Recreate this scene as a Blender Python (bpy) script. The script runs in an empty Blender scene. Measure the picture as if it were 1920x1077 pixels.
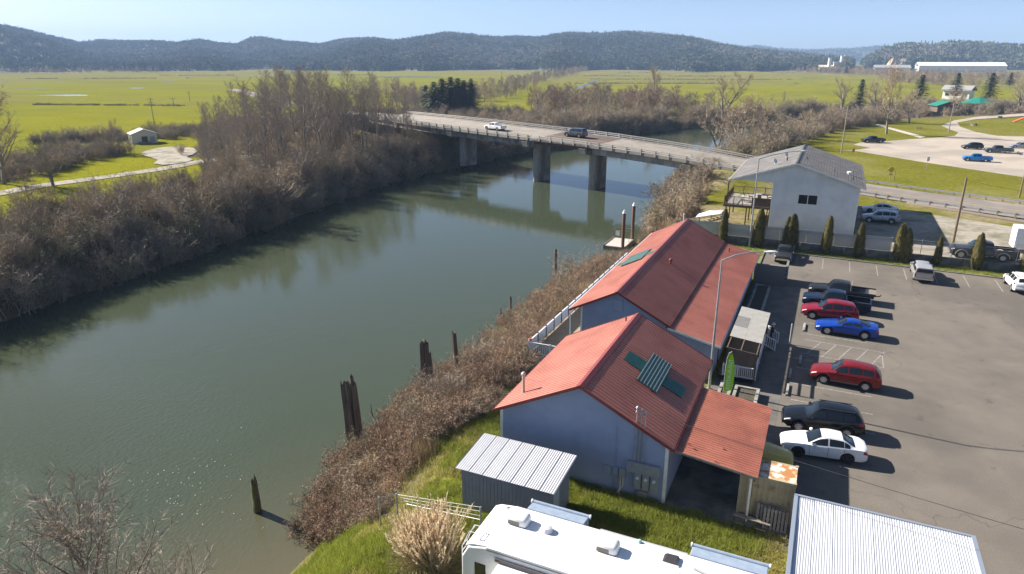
import bpy, bmesh, math, random
import numpy as np
from mathutils import Vector, Matrix

R = math.radians
random.seed(11)
rng = np.random.default_rng(11)
scene = bpy.context.scene
COL = scene.collection

# ------------------------------------------------------------------ camera
CAM = np.array([15.16, -30.47, 22.0])
YAW, PITCH = R(24.7), R(18.5)
cd = bpy.data.cameras.new('camera')
cd.sensor_width = 36.0
cd.lens = 24.0
cd.clip_start = 0.5
cd.clip_end = 30000
cam = bpy.data.objects.new('camera', cd)
COL.objects.link(cam)
cam.location = CAM
cam.rotation_euler = (R(90) - PITCH, 0, YAW)
scene.camera = cam

# ------------------------------------------------------------------ sky, sun, exposure
SUN_AZ, SUN_EL = R(176.0), R(31.5)          # azimuth measured from +x, counter-clockwise
sun_dir = Vector((math.cos(SUN_AZ) * math.cos(SUN_EL), math.sin(SUN_AZ) * math.cos(SUN_EL), math.sin(SUN_EL)))
world = bpy.data.worlds.new('World')
scene.world = world
world.use_nodes = True
wn = world.node_tree
sky = wn.nodes.new('ShaderNodeTexSky')
sky.sky_type = 'NISHITA'
sky.sun_disc = False
sky.sun_elevation = SUN_EL
sky.sun_rotation = math.atan2(sun_dir.x, sun_dir.y)
sky.altitude = 0
sky.air_density = 0.6
sky.dust_density = 0.8
sky.ozone_density = 2.2
bg = wn.nodes['Background']
bg.inputs['Strength'].default_value = 0.05
wn.links.new(sky.outputs['Color'], bg.inputs['Color'])
sl = bpy.data.lights.new('sun', 'SUN')
sl.energy = 5.0
sl.angle = R(0.53)
sl.color = (1.0, 0.93, 0.83)
sun = bpy.data.objects.new('sun', sl)
COL.objects.link(sun)
sun.rotation_euler = sun_dir.to_track_quat('Z', 'Y').to_euler()
sun.location = (-60, 20, 80)
vs = scene.view_settings
vs.view_transform = 'Standard'
vs.look = 'None'
vs.gamma = 1
vs.use_curve_mapping = False
vs.exposure = 1.5

# ------------------------------------------------------------------ helpers
WATER = -4.5

def G(px, py, z=0.0):
    """point of the place at height z that the photograph shows at pixel px, py"""
    xc, yc = (px - 960) / 1280.0, (538.5 - py) / 1280.0
    f = math.cos(PITCH) + math.sin(PITCH) * yc
    dz = -math.sin(PITCH) + math.cos(PITCH) * yc
    t = (z - CAM[2]) / dz
    cx, cy = xc * t, f * t
    c, s = math.cos(YAW), math.sin(YAW)
    return (CAM[0] + cx * c - cy * s, CAM[1] + cx * s + cy * c, z)

def tag(o, label=None, cat=None, group=None, kind=None):
    if label: o['label'] = label
    if cat: o['category'] = cat
    if group: o['group'] = group
    if kind: o['kind'] = kind
    return o

def thing(name, label, cat, loc=(0, 0, 0), rz=0.0, group=None):
    o = bpy.data.objects.new(name, None)
    o.empty_display_size = 0.3
    COL.objects.link(o)
    o.location = loc
    o.rotation_euler = (0, 0, rz)
    return tag(o, label, cat, group)

def obj(name, me, parent=None, loc=(0, 0, 0), rot=(0, 0, 0), scale=(1, 1, 1)):
    o = bpy.data.objects.new(name, me)
    COL.objects.link(o)
    o.parent = parent
    o.location = loc
    o.rotation_euler = rot
    o.scale = scale
    return o

def copy_tree(o, parent=None):
    c = o.copy()
    COL.objects.link(c)
    c.parent = parent
    for ch in list(o.children):
        copy_tree(ch, c)
    return c

class MB:
    """collects faces of one part"""
    def __init__(s):
        s.v, s.f = [], []
    def add(s, vs, fs):
        n = len(s.v)
        s.v.extend([tuple(p) for p in vs])
        s.f.extend([tuple(i + n for i in f) for f in fs])
        return s
    def poly(s, *pts):
        return s.add(pts, [tuple(range(len(pts)))])
    def box(s, x0, x1, y0, y1, z0, z1):
        return s.add([(x0, y0, z0), (x1, y0, z0), (x1, y1, z0), (x0, y1, z0), (x0, y0, z1), (x1, y0, z1), (x1, y1, z1), (x0, y1, z1)],
                     [(0, 3, 2, 1), (4, 5, 6, 7), (0, 1, 5, 4), (1, 2, 6, 5), (2, 3, 7, 6), (3, 0, 4, 7)])
    def mbox(s, m, x0, x1, y0, y1, z0, z1):
        t = MB().box(x0, x1, y0, y1, z0, z1)
        return s.add([m @ Vector(p) for p in t.v], t.f)
    def bar(s, a, b, w, h=None):
        """rectangular bar from a to b, width w, height h"""
        h = h or w
        a, b = Vector(a), Vector(b)
        d = (b - a)
        L = d.length
        if L < 1e-6: return s
        q = d.to_track_quat('X', 'Z').to_matrix().to_4x4()
        q.translation = a
        return s.mbox(q, 0, L, -w / 2, w / 2, -h / 2, h / 2)
    def tube(s, pts, rad, n=8, cap=True):
        pts = [Vector(p) for p in pts]
        if not hasattr(rad, '__len__'): rad = [rad] * len(pts)
        k0 = len(s.v)
        for i, p in enumerate(pts):
            a = pts[max(i - 1, 0)]
            b = pts[min(i + 1, len(pts) - 1)]
            d = (b - a)
            if d.length < 1e-9: d = Vector((0, 0, 1))
            d.normalize()
            u = d.cross(Vector((0.31, 0.95, 0.02)) if abs(d.y) < 0.9 else Vector((1, 0, 0.1))).normalized()
            w = d.cross(u)
            for k in range(n):
                t = 2 * math.pi * k / n
                q = p + (u * math.cos(t) + w * math.sin(t)) * rad[i]
                s.v.append((q.x, q.y, q.z))
        for i in range(len(pts) - 1):
            for k in range(n):
                a = k0 + i * n + k
                b = k0 + i * n + (k + 1) % n
                s.f.append((a, b, b + n, a + n))
        if cap:
            s.f.append(tuple(k0 + k for k in reversed(range(n))))
            s.f.append(tuple(k0 + (len(pts) - 1) * n + k for k in range(n)))
        return s
    def lathe(s, prof, n=16, m=None, cap=True):
        """prof: (r, z) list turned about z"""
        k0 = len(s.v)
        for r, z in prof:
            for k in range(n):
                t = 2 * math.pi * k / n
                p = Vector((r * math.cos(t), r * math.sin(t), z))
                if m is not None: p = m @ p
                s.v.append((p.x, p.y, p.z))
        for i in range(len(prof) - 1):
            for k in range(n):
                a, b = k0 + i * n + k, k0 + i * n + (k + 1) % n
                s.f.append((a, b, b + n, a + n))
        if cap:
            s.f.append(tuple(k0 + k for k in reversed(range(n))))
            s.f.append(tuple(k0 + (len(prof) - 1) * n + k for k in range(n)))
        return s
    def prism(s, pts, axis, a, b):
        """polygon in the two other axes extruded along axis from a to b"""
        def mk(p, t):
            return {'x': (t, p[0], p[1]), 'y': (p[0], t, p[1]), 'z': (p[0], p[1], t)}[axis]
        n = len(pts)
        vs = [mk(p, a) for p in pts] + [mk(p, b) for p in pts]
        fs = [tuple(range(n)), tuple(range(2 * n - 1, n - 1, -1))] + [(i, i + n, (i + 1) % n + n, (i + 1) % n) for i in range(n)]
        return s.add(vs, fs)
    def mesh(s, name, mat, smooth=False, sharp=35, fix=True):
        me = bpy.data.meshes.new(name)
        me.from_pydata(s.v, [], s.f)
        if fix and len(s.f) < 20000:
            bm = bmesh.new(); bm.from_mesh(me)
            bmesh.ops.recalc_face_normals(bm, faces=bm.faces)
            bm.to_mesh(me); bm.free()
        if smooth:
            me.polygons.foreach_set('use_smooth', [True] * len(me.polygons))
            if sharp: me.set_sharp_from_angle(angle=R(sharp))
        if mat: me.materials.append(mat)
        me.update()
        return me
    def build(s, name, mat, parent=None, loc=(0, 0, 0), rot=(0, 0, 0), smooth=False, sharp=35, bevel=0, fix=True):
        o = obj(name, s.mesh(name, mat, smooth, sharp, fix), parent, loc, rot)
        if bevel:
            b = o.modifiers.new('bevel', 'BEVEL')
            b.width = bevel; b.segments = 2; b.limit_method = 'ANGLE'; b.angle_limit = R(40)
        return o

def npmesh(name, V, Fs, mat, smooth=False):
    """mesh from numpy arrays: V (n,3), Fs (m,k)"""
    V = np.asarray(V, np.float32); Fs = np.asarray(Fs, np.int32)
    me = bpy.data.meshes.new(name)
    me.vertices.add(len(V)); me.vertices.foreach_set('co', V.ravel())
    k = Fs.shape[1]
    me.loops.add(Fs.size); me.loops.foreach_set('vertex_index', Fs.ravel())
    me.polygons.add(len(Fs))
    me.polygons.foreach_set('loop_start', np.arange(0, Fs.size, k, dtype=np.int32))
    if smooth: me.polygons.foreach_set('use_smooth', np.ones(len(Fs), bool))
    me.update(calc_edges=True)
    if mat: me.materials.append(mat)
    return me

# ------------------------------------------------------------------ materials
MATS = {}
def mat(name, c1, c2=None, scale=4.0, rough=0.7, metal=0.0, bump=0.0, bscale=None, detail=5.0, spec=0.5, rand=0.0,
        lo=0.35, hi=0.65, stretch=(1, 1, 1), world_co=False, c3=None, s3=0.3, coat=0.0, alpha=1.0, transl=0.0, lo3=0.45, hi3=0.62, bdist=0.02):
    if name in MATS: return MATS[name]
    m = bpy.data.materials.new(name); m.use_nodes = True
    MATS[name] = m
    t = m.node_tree; N, Lk = t.nodes, t.links
    b = N['Principled BSDF']
    b.inputs['Roughness'].default_value = rough
    b.inputs['Metallic'].default_value = metal
    b.inputs['Specular IOR Level'].default_value = spec
    if coat:
        b.inputs['Coat Weight'].default_value = coat
        b.inputs['Coat Roughness'].default_value = 0.03
    col = None
    if c2 is not None or bump:
        tc = N.new('ShaderNodeTexCoord')
        mp = N.new('ShaderNodeMapping'); mp.inputs['Scale'].default_value = stretch
        if world_co:
            ge = N.new('ShaderNodeNewGeometry'); Lk.new(ge.outputs['Position'], mp.inputs['Vector'])
        else:
            Lk.new(tc.outputs['Object'], mp.inputs['Vector'])
    def noise(sc, det):
        n = N.new('ShaderNodeTexNoise'); n.inputs['Scale'].default_value = sc; n.inputs['Detail'].default_value = det
        n.inputs['Roughness'].default_value = 0.62
        Lk.new(mp.outputs['Vector'], n.inputs['Vector']); return n
    def ramp(src, a, bb):
        r = N.new('ShaderNodeMapRange'); r.inputs['From Min'].default_value = a; r.inputs['From Max'].default_value = bb
        Lk.new(src, r.inputs['Value']); return r.outputs['Result']
    if c2 is not None:
        n1 = noise(scale, detail)
        mx = N.new('ShaderNodeMix'); mx.data_type = 'RGBA'
        mx.inputs['A'].default_value = (*c1, 1); mx.inputs['B'].default_value = (*c2, 1)
        Lk.new(ramp(n1.outputs['Fac'], lo, hi), mx.inputs['Factor'])
        col = mx.outputs['Result']
        if c3 is not None:
            n3 = noise(s3, 4)
            m3 = N.new('ShaderNodeMix'); m3.data_type = 'RGBA'
            Lk.new(col, m3.inputs['A']); m3.inputs['B'].default_value = (*c3, 1)
            Lk.new(ramp(n3.outputs['Fac'], lo3, hi3), m3.inputs['Factor'])
            col = m3.outputs['Result']
    if rand:
        oi = N.new('ShaderNodeObjectInfo')
        hs = N.new('ShaderNodeHueSaturation')
        if col is None: hs.inputs['Color'].default_value = (*c1, 1)
        else: Lk.new(col, hs.inputs['Color'])
        mr = N.new('ShaderNodeMapRange'); mr.inputs['To Min'].default_value = 1 - rand; mr.inputs['To Max'].default_value = 1 + rand
        Lk.new(oi.outputs['Random'], mr.inputs['Value']); Lk.new(mr.outputs['Result'], hs.inputs['Value'])
        col = hs.outputs['Color']
    if col is None: b.inputs['Base Color'].default_value = (*c1, 1)
    else: Lk.new(col, b.inputs['Base Color'])
    if bump:
        nb = noise(bscale or scale * 4, 4)
        bp = N.new('ShaderNodeBump'); bp.inputs['Strength'].default_value = bump; bp.inputs['Distance'].default_value = bdist
        Lk.new(nb.outputs['Fac'], bp.inputs['Height']); Lk.new(bp.outputs['Normal'], b.inputs['Normal'])
    if transl:
        tr = N.new('ShaderNodeBsdfTranslucent')
        if col is None: tr.inputs['Color'].default_value = (*c1, 1)
        else: Lk.new(col, tr.inputs['Color'])
        ms = N.new('ShaderNodeMixShader'); ms.inputs['Fac'].default_value = transl
        Lk.new(b.outputs['BSDF'], ms.inputs[1]); Lk.new(tr.outputs['BSDF'], ms.inputs[2])
        Lk.new(ms.outputs['Shader'], N['Material Output'].inputs['Surface'])
    return m

# geometry-node scatter for what nobody could count
def scatter(name, pts, protos, kind='stuff', label=None, cat=None):
    """pts rows: x, y, z, rz, sx, sz, variant, tilt ; protos: list of meshes"""
    pts = np.asarray(pts, np.float32)
    me = bpy.data.meshes.new(name)
    me.vertices.add(len(pts)); me.vertices.foreach_set('co', np.ascontiguousarray(pts[:, :3]).ravel())
    def attr(n, ty, arr, key='value'):
        a = me.attributes.new(n, ty, 'POINT'); a.data.foreach_set(key, np.ascontiguousarray(arr).ravel())
    rot = np.zeros((len(pts), 3), np.float32); rot[:, 2] = pts[:, 3]; rot[:, 0] = pts[:, 7]
    attr('rot', 'FLOAT_VECTOR', rot, 'vector')
    sc = np.stack([pts[:, 4], pts[:, 4], pts[:, 5]], 1)
    attr('scl', 'FLOAT_VECTOR', sc, 'vector')
    attr('var', 'INT', pts[:, 6].astype(np.int32))
    coll = bpy.data.collections.new(name + '_kinds')
    for i, p in enumerate(protos):
        coll.objects.link(bpy.data.objects.new('%s_%02d' % (name, i), p))
    ng = bpy.data.node_groups.new(name, 'GeometryNodeTree')
    ng.interface.new_socket('Geometry', in_out='INPUT', socket_type='NodeSocketGeometry')
    ng.interface.new_socket('Geometry', in_out='OUTPUT', socket_type='NodeSocketGeometry')
    N, Lk = ng.nodes, ng.links
    gi, go = N.new('NodeGroupInput'), N.new('NodeGroupOutput')
    ci = N.new('GeometryNodeCollectionInfo'); ci.inputs['Collection'].default_value = coll
    ci.inputs['Separate Children'].default_value = True; ci.inputs['Reset Children'].default_value = True
    ip = N.new('GeometryNodeInstanceOnPoints'); ip.inputs['Pick Instance'].default_value = True
    def na(n, ty):
        a = N.new('GeometryNodeInputNamedAttribute'); a.data_type = ty; a.inputs['Name'].default_value = n
        return a.outputs['Attribute']
    Lk.new(gi.outputs[0], ip.inputs['Points']); Lk.new(ci.outputs[0], ip.inputs['Instance'])
    Lk.new(na('var', 'INT'), ip.inputs['Instance Index'])
    Lk.new(na('rot', 'FLOAT_VECTOR'), ip.inputs['Rotation'])
    Lk.new(na('scl', 'FLOAT_VECTOR'), ip.inputs['Scale'])
    Lk.new(ip.outputs[0], go.inputs[0])
    o = obj(name, me)
    md = o.modifiers.new('scatter', 'NODES'); md.node_group = ng
    return tag(o, label, cat, None, kind)

# ------------------------------------------------------------------ terrain
def pl_dist(x, y, line):
    """distance to polyline and index-interpolated parameter z if points have 3 coords"""
    best = np.full(x.shape, 1e9); zz = np.zeros(x.shape)
    for a, b in zip(line[:-1], line[1:]):
        dx, dy = b[0] - a[0], b[1] - a[1]
        L2 = dx * dx + dy * dy
        t = np.clip(((x - a[0]) * dx + (y - a[1]) * dy) / L2, 0, 1)
        d = np.hypot(x - a[0] - t * dx, y - a[1] - t * dy)
        m = d < best
        best = np.where(m, d, best)
        if len(a) > 2: zz = np.where(m, a[2] + t * (b[2] - a[2]), zz)
    return best, zz

def inside(x, y, poly):
    r = np.zeros(x.shape, bool)
    n = len(poly)
    for i in range(n):
        x0, y0 = poly[i][:2]; x1, y1 = poly[(i + 1) % n][:2]
        c = ((y0 > y) != (y1 > y)) & (x < (x1 - x0) * (y - y0) / (y1 - y0 + 1e-12) + x0)
        r ^= c
    return r

def smooth(a, b, t):
    t = np.clip((t - a) / (b - a), 0, 1)
    return t * t * (3 - 2 * t)

def fbm(x, y, s, oct=4, seed=0):
    """cheap value noise, vectorised"""
    out = np.zeros(x.shape); amp = 1.0; tot = 0
    for o in range(oct):
        xs, ys = x / s + seed * 17.3 + o * 5.1, y / s + seed * 9.7 + o * 3.3
        xi, yi = np.floor(xs).astype(np.int64), np.floor(ys).astype(np.int64)
        fx, fy = xs - xi, ys - yi
        fx = fx * fx * (3 - 2 * fx); fy = fy * fy * (3 - 2 * fy)
        def hsh(i, j):
            n = (i * 374761393 + j * 668265263 + seed * 1442695) & 0x7fffffff
            n = ((n ^ (n >> 13)) * 1274126177) & 0x7fffffff
            return ((n ^ (n >> 16)) & 0xffff) / 65535.0
        v = (hsh(xi, yi) * (1 - fx) + hsh(xi + 1, yi) * fx) * (1 - fy) + (hsh(xi, yi + 1) * (1 - fx) + hsh(xi + 1, yi + 1) * fx) * fy
        out += v * amp; tot += amp; amp *= 0.5; s *= 0.5
    return out / tot

def P2(px, py, z): return G(px, py, z)[:2]
SHORE_R = [(-24, -160), (-16, -60), (-11.5, -20), (-9.4, -8.6), (-9.6, -4.4), (-12.4, 1.7), (-12.6, 8), (-12.8, 18), (-12.9, 30), (-13.4, 48), (-12.2, 58), (-10.2, 64), (-9.8, 74),
           (-11.8, 92), (-12.4, 124), (-11, 146), (-6, 180), (6, 225), (24, 262), (50, 300), (95, 340), (150, 360)]
SHORE_L = [(-72, -160), (-66, -60), (-62, -20), (-61.5, 7), (-63, 15), (-64, 29), (-67, 52), (-69, 68), (-73, 92), (-72.5, 112), (-70, 128), (-66, 162), (-58, 200),
           (-44, 240), (-20, 285), (14, 325), (60, 365), (110, 395), (160, 410)]
RIVER = SHORE_R + SHORE_L[::-1]
ROAD_N = [(100, 54.0, 1.0), (60, 73.5, 1.0), (40.7, 82.6, 1.0), (22.6, 90.0, 1.25), (10, 93, 2.3), (1, 95, 3.3), (-12, 98.8, 4.3), (-30, 104, 5.1), (-45, 108.5, 5.4),
          (-63, 114.5, 5.7), (-80, 121.5, 5.9), (-101, 134, 5.8), (-125, 152, 5.0), (-150, 172, 3.4), (-190, 205, 1.0), (-260, 262, -0.7), (-420, 380, -0.8)]
ROAD_W = 12.2
ROAD_DZ = [0, 0, 0, 0, 0, 0.1, 0.3, 0.6, 0.8, 0.9, 0.8, 0.5, 0.3, 0.1, 0, 0, 0]
def offset_line(L, w, dz=None):
    out = []
    for i, p in enumerate(L):
        a, b = L[max(i - 1, 0)], L[min(i + 1, len(L) - 1)]
        d = Vector((b[0] - a[0], b[1] - a[1])).normalized()
        n = Vector((d.y, -d.x))           # to the right of travel
        out.append((p[0] + n.x * w, p[1] + n.y * w, p[2] + (dz[i] if dz else 0)))
    return out
def dense(L, step=2.0):
    """Catmull-Rom resample"""
    out = []
    P = [np.array(p, float) for p in L]
    for i in range(len(P) - 1):
        p0, p1, p2, p3 = P[max(i - 1, 0)], P[i], P[i + 1], P[min(i + 2, len(P) - 1)]
        n = max(1, int(np.linalg.norm((p2 - p1)[:2]) / step))
        for k in range(n):
            t = k / n
            out.append(tuple(0.5 * ((2 * p1) + (-p0 + p2) * t + (2 * p0 - 5 * p1 + 4 * p2 - p3) * t * t + (-p0 + 3 * p1 - 3 * p2 + p3) * t ** 3)))
    out.append(tuple(P[-1]))
    return out
ROAD_F = offset_line(ROAD_N, ROAD_W, ROAD_DZ)
ROAD_C = [tuple((np.array(a) + np.array(b)) / 2) for a, b in zip(ROAD_N, ROAD_F)]
GRAVEL_L = [P2(-120, 388, -1), P2(60, 352, -1), P2(160, 338, -1), P2(300, 318, -1), P2(400, 300, -1), P2(520, 290, -1), P2(640, 283, -1), P2(760, 262, -1), P2(830, 254, -1)]

def height(x, y):
    dr, _ = pl_dist(x, y, SHORE_R)
    dl, _ = pl_dist(x, y, SHORE_L)
    ins = inside(x, y, RIVER)
    right = (dr < dl)
    nz = fbm(x, y, 7, 3, 3) - 0.5
    wr = 9.0 + 4.5 * smooth(43, 50, y) * (1 - smooth(62, 72, y)) - 3.0 * smooth(66, 80, y)
    zr = WATER - 0.35 + (0.33 - WATER) * smooth(0, 1, dr / wr) ** 0.85 + nz * 0.35 * (1 - smooth(5, 10, dr))
    zr = np.where(zr > -0.02, -0.02, zr)
    zr = zr + 0.92 * smooth(56.15, 56.75, y) * smooth(4, 10, dr) * (1 - smooth(250, 400, y))
    zl = WATER - 0.35 + (3.85) * smooth(0, 1, dl / 5.0) ** 0.8 + nz * 0.5 * (1 - smooth(8, 30, dl))
    z = np.where(right, zr, np.minimum(zl, -1.0 + nz * 0.3 * (1 - smooth(20, 40, dl))))
    z = np.where(ins, WATER - 0.35 - 1.4 * smooth(0, 5, np.minimum(dr, dl)), z)
    # road embankments
    for seg in (ROAD_C[:6], ROAD_C[13:]):
        d, zc = pl_dist(x, y, seg)
        z = np.where(~ins, np.maximum(z, zc - 0.12 - np.clip(d - 7.6, 0, 99) * 0.45), z)
        z = np.where((~ins) & (d < 7.3), zc - 0.12, z)
    return z

def axis(fine0, fine1, step, lo, hi, grow=1.09):
    a = list(np.arange(fine0, fine1, step))
    s, v = step, fine1
    while v < hi: a.append(v); s *= grow; v += s
    a.append(hi)
    s, v = step, fine0
    b = []
    while v > lo: s *= grow; v -= s; b.append(max(v, lo))
    return np.array(sorted(set(b + a)))
xs = axis(-130, 70, 1.2, -9000, 9000)
ys = np.array(sorted(list(axis(-40, 190, 1.2, -3000, 11000)) + [56.1, 56.8]))
X, Y = np.meshgrid(xs, ys)
Z = height(X, Y)
nx, ny = len(xs), len(ys)
idx = np.arange(nx * ny).reshape(ny, nx)
quads = np.stack([idx[:-1, :-1], idx[:-1, 1:], idx[1:, 1:], idx[1:, :-1]], -1).reshape(-1, 4)

# real colours of the ground by zone
GR_BRIGHT = np.array([0.172, 0.172, 0.013]); GR_LAWN = np.array([0.142, 0.140, 0.020]); GR_DULL = np.array([0.155, 0.145, 0.05])
LITTER = np.array([0.125, 0.10, 0.068]); MUD = np.array([0.115, 0.098, 0.066]); DRY = np.array([0.22, 0.185, 0.105])
dr, _ = pl_dist(X, Y, SHORE_R); dl, _ = pl_dist(X, Y, SHORE_L); ins = inside(X, Y, RIVER)
right = dr < dl
def mixc(C, m, c): return C * (1 - m[..., None]) + c * m[..., None]
C = np.broadcast_to(GR_BRIGHT, X.shape + (3,)).copy()
n1 = fbm(X, Y, 60, 4, 1); n2 = fbm(X, Y, 9, 4, 2); n3 = fbm(X, Y, 300, 4, 5)
camd = np.hypot(X - CAM[0], Y - CAM[1])
# stripes of drained pasture far away
strip = 0.5 + 0.5 * np.sin((X * 0.42 + Y * 0.91) / 26 + 4 * n3)
C = mixc(C, 0.55 * smooth(0.5, 0.75, n1) * smooth(150, 600, camd), GR_DULL)
C = mixc(C, 0.35 * smooth(0.8, 1.0, strip) * smooth(300, 600, camd), GR_DULL * 0.8)
C = mixc(C, 0.75 * smooth(800, 1500, camd + 900 * (n3 - 0.5)), np.array([0.165, 0.140, 0.072]))
C = mixc(C, 0.55 * smooth(0.50, 0.66, fbm(X, Y, 130, 5, 8)) * (~right) * smooth(120, 260, camd), np.array([0.165, 0.150, 0.055]))
C = mixc(C, 0.45 * smooth(0.55, 0.70, fbm(X, Y, 28, 4, 15)) * smooth(100, 200, camd), np.array([0.115, 0.125, 0.035]))
# right hand side: lawns
rl = right & (Y > -200) & (camd < 500)
C = mixc(C, rl * 1.0, GR_LAWN)
C = mixc(C, 0.6 * rl * smooth(0.5, 0.68, n2), GR_DULL)
C = mixc(C, 0.9 * (right & (Y > 56.5) & (Y < 100) & (X < 60)) * smooth(0.3, 0.5, n2), DRY)
# river banks
C = mixc(C, (~right) * (1 - smooth(14, 30, dl + 14 * (n2 - 0.5))) * (~ins), LITTER)
C = mixc(C, right * (1 - smooth(5.5, 8.5, dr + 4 * (n2 - 0.5))) * (~ins) * (Y > -4.5), LITTER)
C = mixc(C, (right & (Y > 110)) * (1 - smooth(6, 20, dr)) * (~ins), LITTER)
GROVE = [G(x_, y_, -1)[:2] for x_, y_ in ((330, 292), (395, 262), (380, 245), (430, 228), (600, 222), (800, 212), (1000, 208), (1100, 215), (1000, 262), (880, 330), (640, 420), (380, 350), (400, 300))]
C = mixc(C, inside(X, Y, GROVE) * 0.92, LITTER)
C = mixc(C, 1.0 - smooth(WATER - 0.1, WATER + 0.55, Z), MUD)
C = C * (0.82 + 0.36 * n2)[..., None]

def attr_mat():
    m = bpy.data.materials.new('ground'); m.use_nodes = True
    N, Lk = m.node_tree.nodes, m.node_tree.links
    b = N['Principled BSDF']; b.inputs['Roughness'].default_value = 0.95; b.inputs['Specular IOR Level'].default_value = 0.0
    at = N.new('ShaderNodeAttribute'); at.attribute_name = 'Col'
    ge = N.new('ShaderNodeNewGeometry')
    nz = N.new('ShaderNodeTexNoise'); nz.inputs['Scale'].default_value = 1.6; nz.inputs['Detail'].default_value = 8; nz.inputs['Roughness'].default_value = 0.7
    Lk.new(ge.outputs['Position'], nz.inputs['Vector'])
    mr = N.new('ShaderNodeMapRange'); mr.inputs['From Min'].default_value = 0.3; mr.inputs['From Max'].default_value = 0.7
    mr.inputs['To Min'].default_value = 0.62; mr.inputs['To Max'].default_value = 1.35
    Lk.new(nz.outputs['Fac'], mr.inputs['Value'])
    mx = N.new('ShaderNodeVectorMath'); mx.operation = 'SCALE'
    Lk.new(at.outputs['Color'], mx.inputs[0]); Lk.new(mr.outputs['Result'], mx.inputs['Scale'])
    Lk.new(mx.outputs[0], b.inputs['Base Color'])
    bp = N.new('ShaderNodeBump'); bp.inputs['Strength'].default_value = 0.5; bp.inputs['Distance'].default_value = 0.15
    Lk.new(nz.outputs['Fac'], bp.inputs['Height']); Lk.new(bp.outputs['Normal'], b.inputs['Normal'])
    return m
gm = npmesh('ground', np.stack([X, Y, Z], -1).reshape(-1, 3), quads, attr_mat(), True)
ca = gm.attributes.new('Col', 'FLOAT_COLOR', 'POINT')
ca.data.foreach_set('color', np.concatenate([C.reshape(-1, 3), np.ones((nx * ny, 1))], 1).astype(np.float32).ravel())
tag(obj('ground', gm), kind='structure')

def ground_z(x, y):
    return float(height(np.array([float(x)]), np.array([float(y)]))[0])
def ground_zs(x, y): return height(np.asarray(x, float), np.asarray(y, float))

# ------------------------------------------------------------------ water
def water_mat():
    m = bpy.data.materials.new('river_water'); m.use_nodes = True
    N, Lk = m.node_tree.nodes, m.node_tree.links
    b = N['Principled BSDF']
    b.inputs['Base Color'].default_value = (0.046, 0.058, 0.034, 1)
    b.inputs['Roughness'].default_value = 0.035
    b.inputs['IOR'].default_value = 1.33
    ge = N.new('ShaderNodeNewGeometry')
    h = None
    # silt near the near shore tints the water brown
    sx = N.new('ShaderNodeSeparateXYZ'); Lk.new(ge.outputs['Position'], sx.inputs[0])
    rx = N.new('ShaderNodeMapRange'); rx.inputs['From Min'].default_value = -20; rx.inputs['From Max'].default_value = -8.5; Lk.new(sx.outputs['X'], rx.inputs['Value'])
    ry = N.new('ShaderNodeMapRange'); ry.inputs['From Min'].default_value = 6; ry.inputs['From Max'].default_value = -10; Lk.new(sx.outputs['Y'], ry.inputs['Value'])
    mm = N.new('ShaderNodeMath'); mm.operation = 'MULTIPLY'; Lk.new(rx.outputs['Result'], mm.inputs[0]); Lk.new(ry.outputs['Result'], mm.inputs[1])
    cm = N.new('ShaderNodeMix'); cm.data_type = 'RGBA'; cm.inputs['A'].default_value = b.inputs['Base Color'].default_value; cm.inputs['B'].default_value = (0.10, 0.088, 0.056, 1)
    Lk.new(mm.outputs[0], cm.inputs['Factor']); Lk.new(cm.outputs['Result'], b.inputs['Base Color'])
    # stronger ripples added at the lower left to catch a sun glint
    vd = N.new('ShaderNodeVectorMath'); vd.operation = 'DISTANCE'; vd.inputs[1].default_value = G(-40, 960, WATER); Lk.new(ge.outputs['Position'], vd.inputs[0])
    rf = N.new('ShaderNodeMapRange'); rf.inputs['From Min'].default_value = 22; rf.inputs['From Max'].default_value = 2; rf.inputs['To Min'].default_value = 0.05; rf.inputs['To Max'].default_value = 1.0; Lk.new(vd.outputs['Value'], rf.inputs['Value'])
    for sc, st, dist in ((0.55, (1.0, 0.6, 1), 0.012), (4.5, (1, 0.6, 1), 0.085)):
        mp = N.new('ShaderNodeMapping'); mp.inputs['Scale'].default_value = st; mp.inputs['Rotation'].default_value = (0, 0, 0.5)
        Lk.new(ge.outputs['Position'], mp.inputs['Vector'])
        n = N.new('ShaderNodeTexNoise'); n.inputs['Scale'].default_value = sc; n.inputs['Detail'].default_value = 5; n.inputs['Roughness'].default_value = 0.6
        Lk.new(mp.outputs['Vector'], n.inputs['Vector'])
        bp = N.new('ShaderNodeBump'); bp.inputs['Strength'].default_value = 1.0; bp.inputs['Distance'].default_value = dist
        Lk.new(n.outputs['Fac'], bp.inputs['Height'])
        if h is not None: Lk.new(h, bp.inputs['Normal']); Lk.new(rf.outputs['Result'], bp.inputs['Strength'])
        h = bp.outputs['Normal']
    Lk.new(h, b.inputs['Normal'])
    return m
wm = MB()
wm.poly((-140, -200, WATER), (20, -200, WATER), (20, 160, WATER), (-140, 160, WATER))
wm.poly((-140, 160, WATER), (20, 160, WATER), (260, 300, WATER), (260, 480, WATER), (-60, 480, WATER))
wo = wm.build('river_water', water_mat())
tag(wo, kind='structure')

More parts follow.
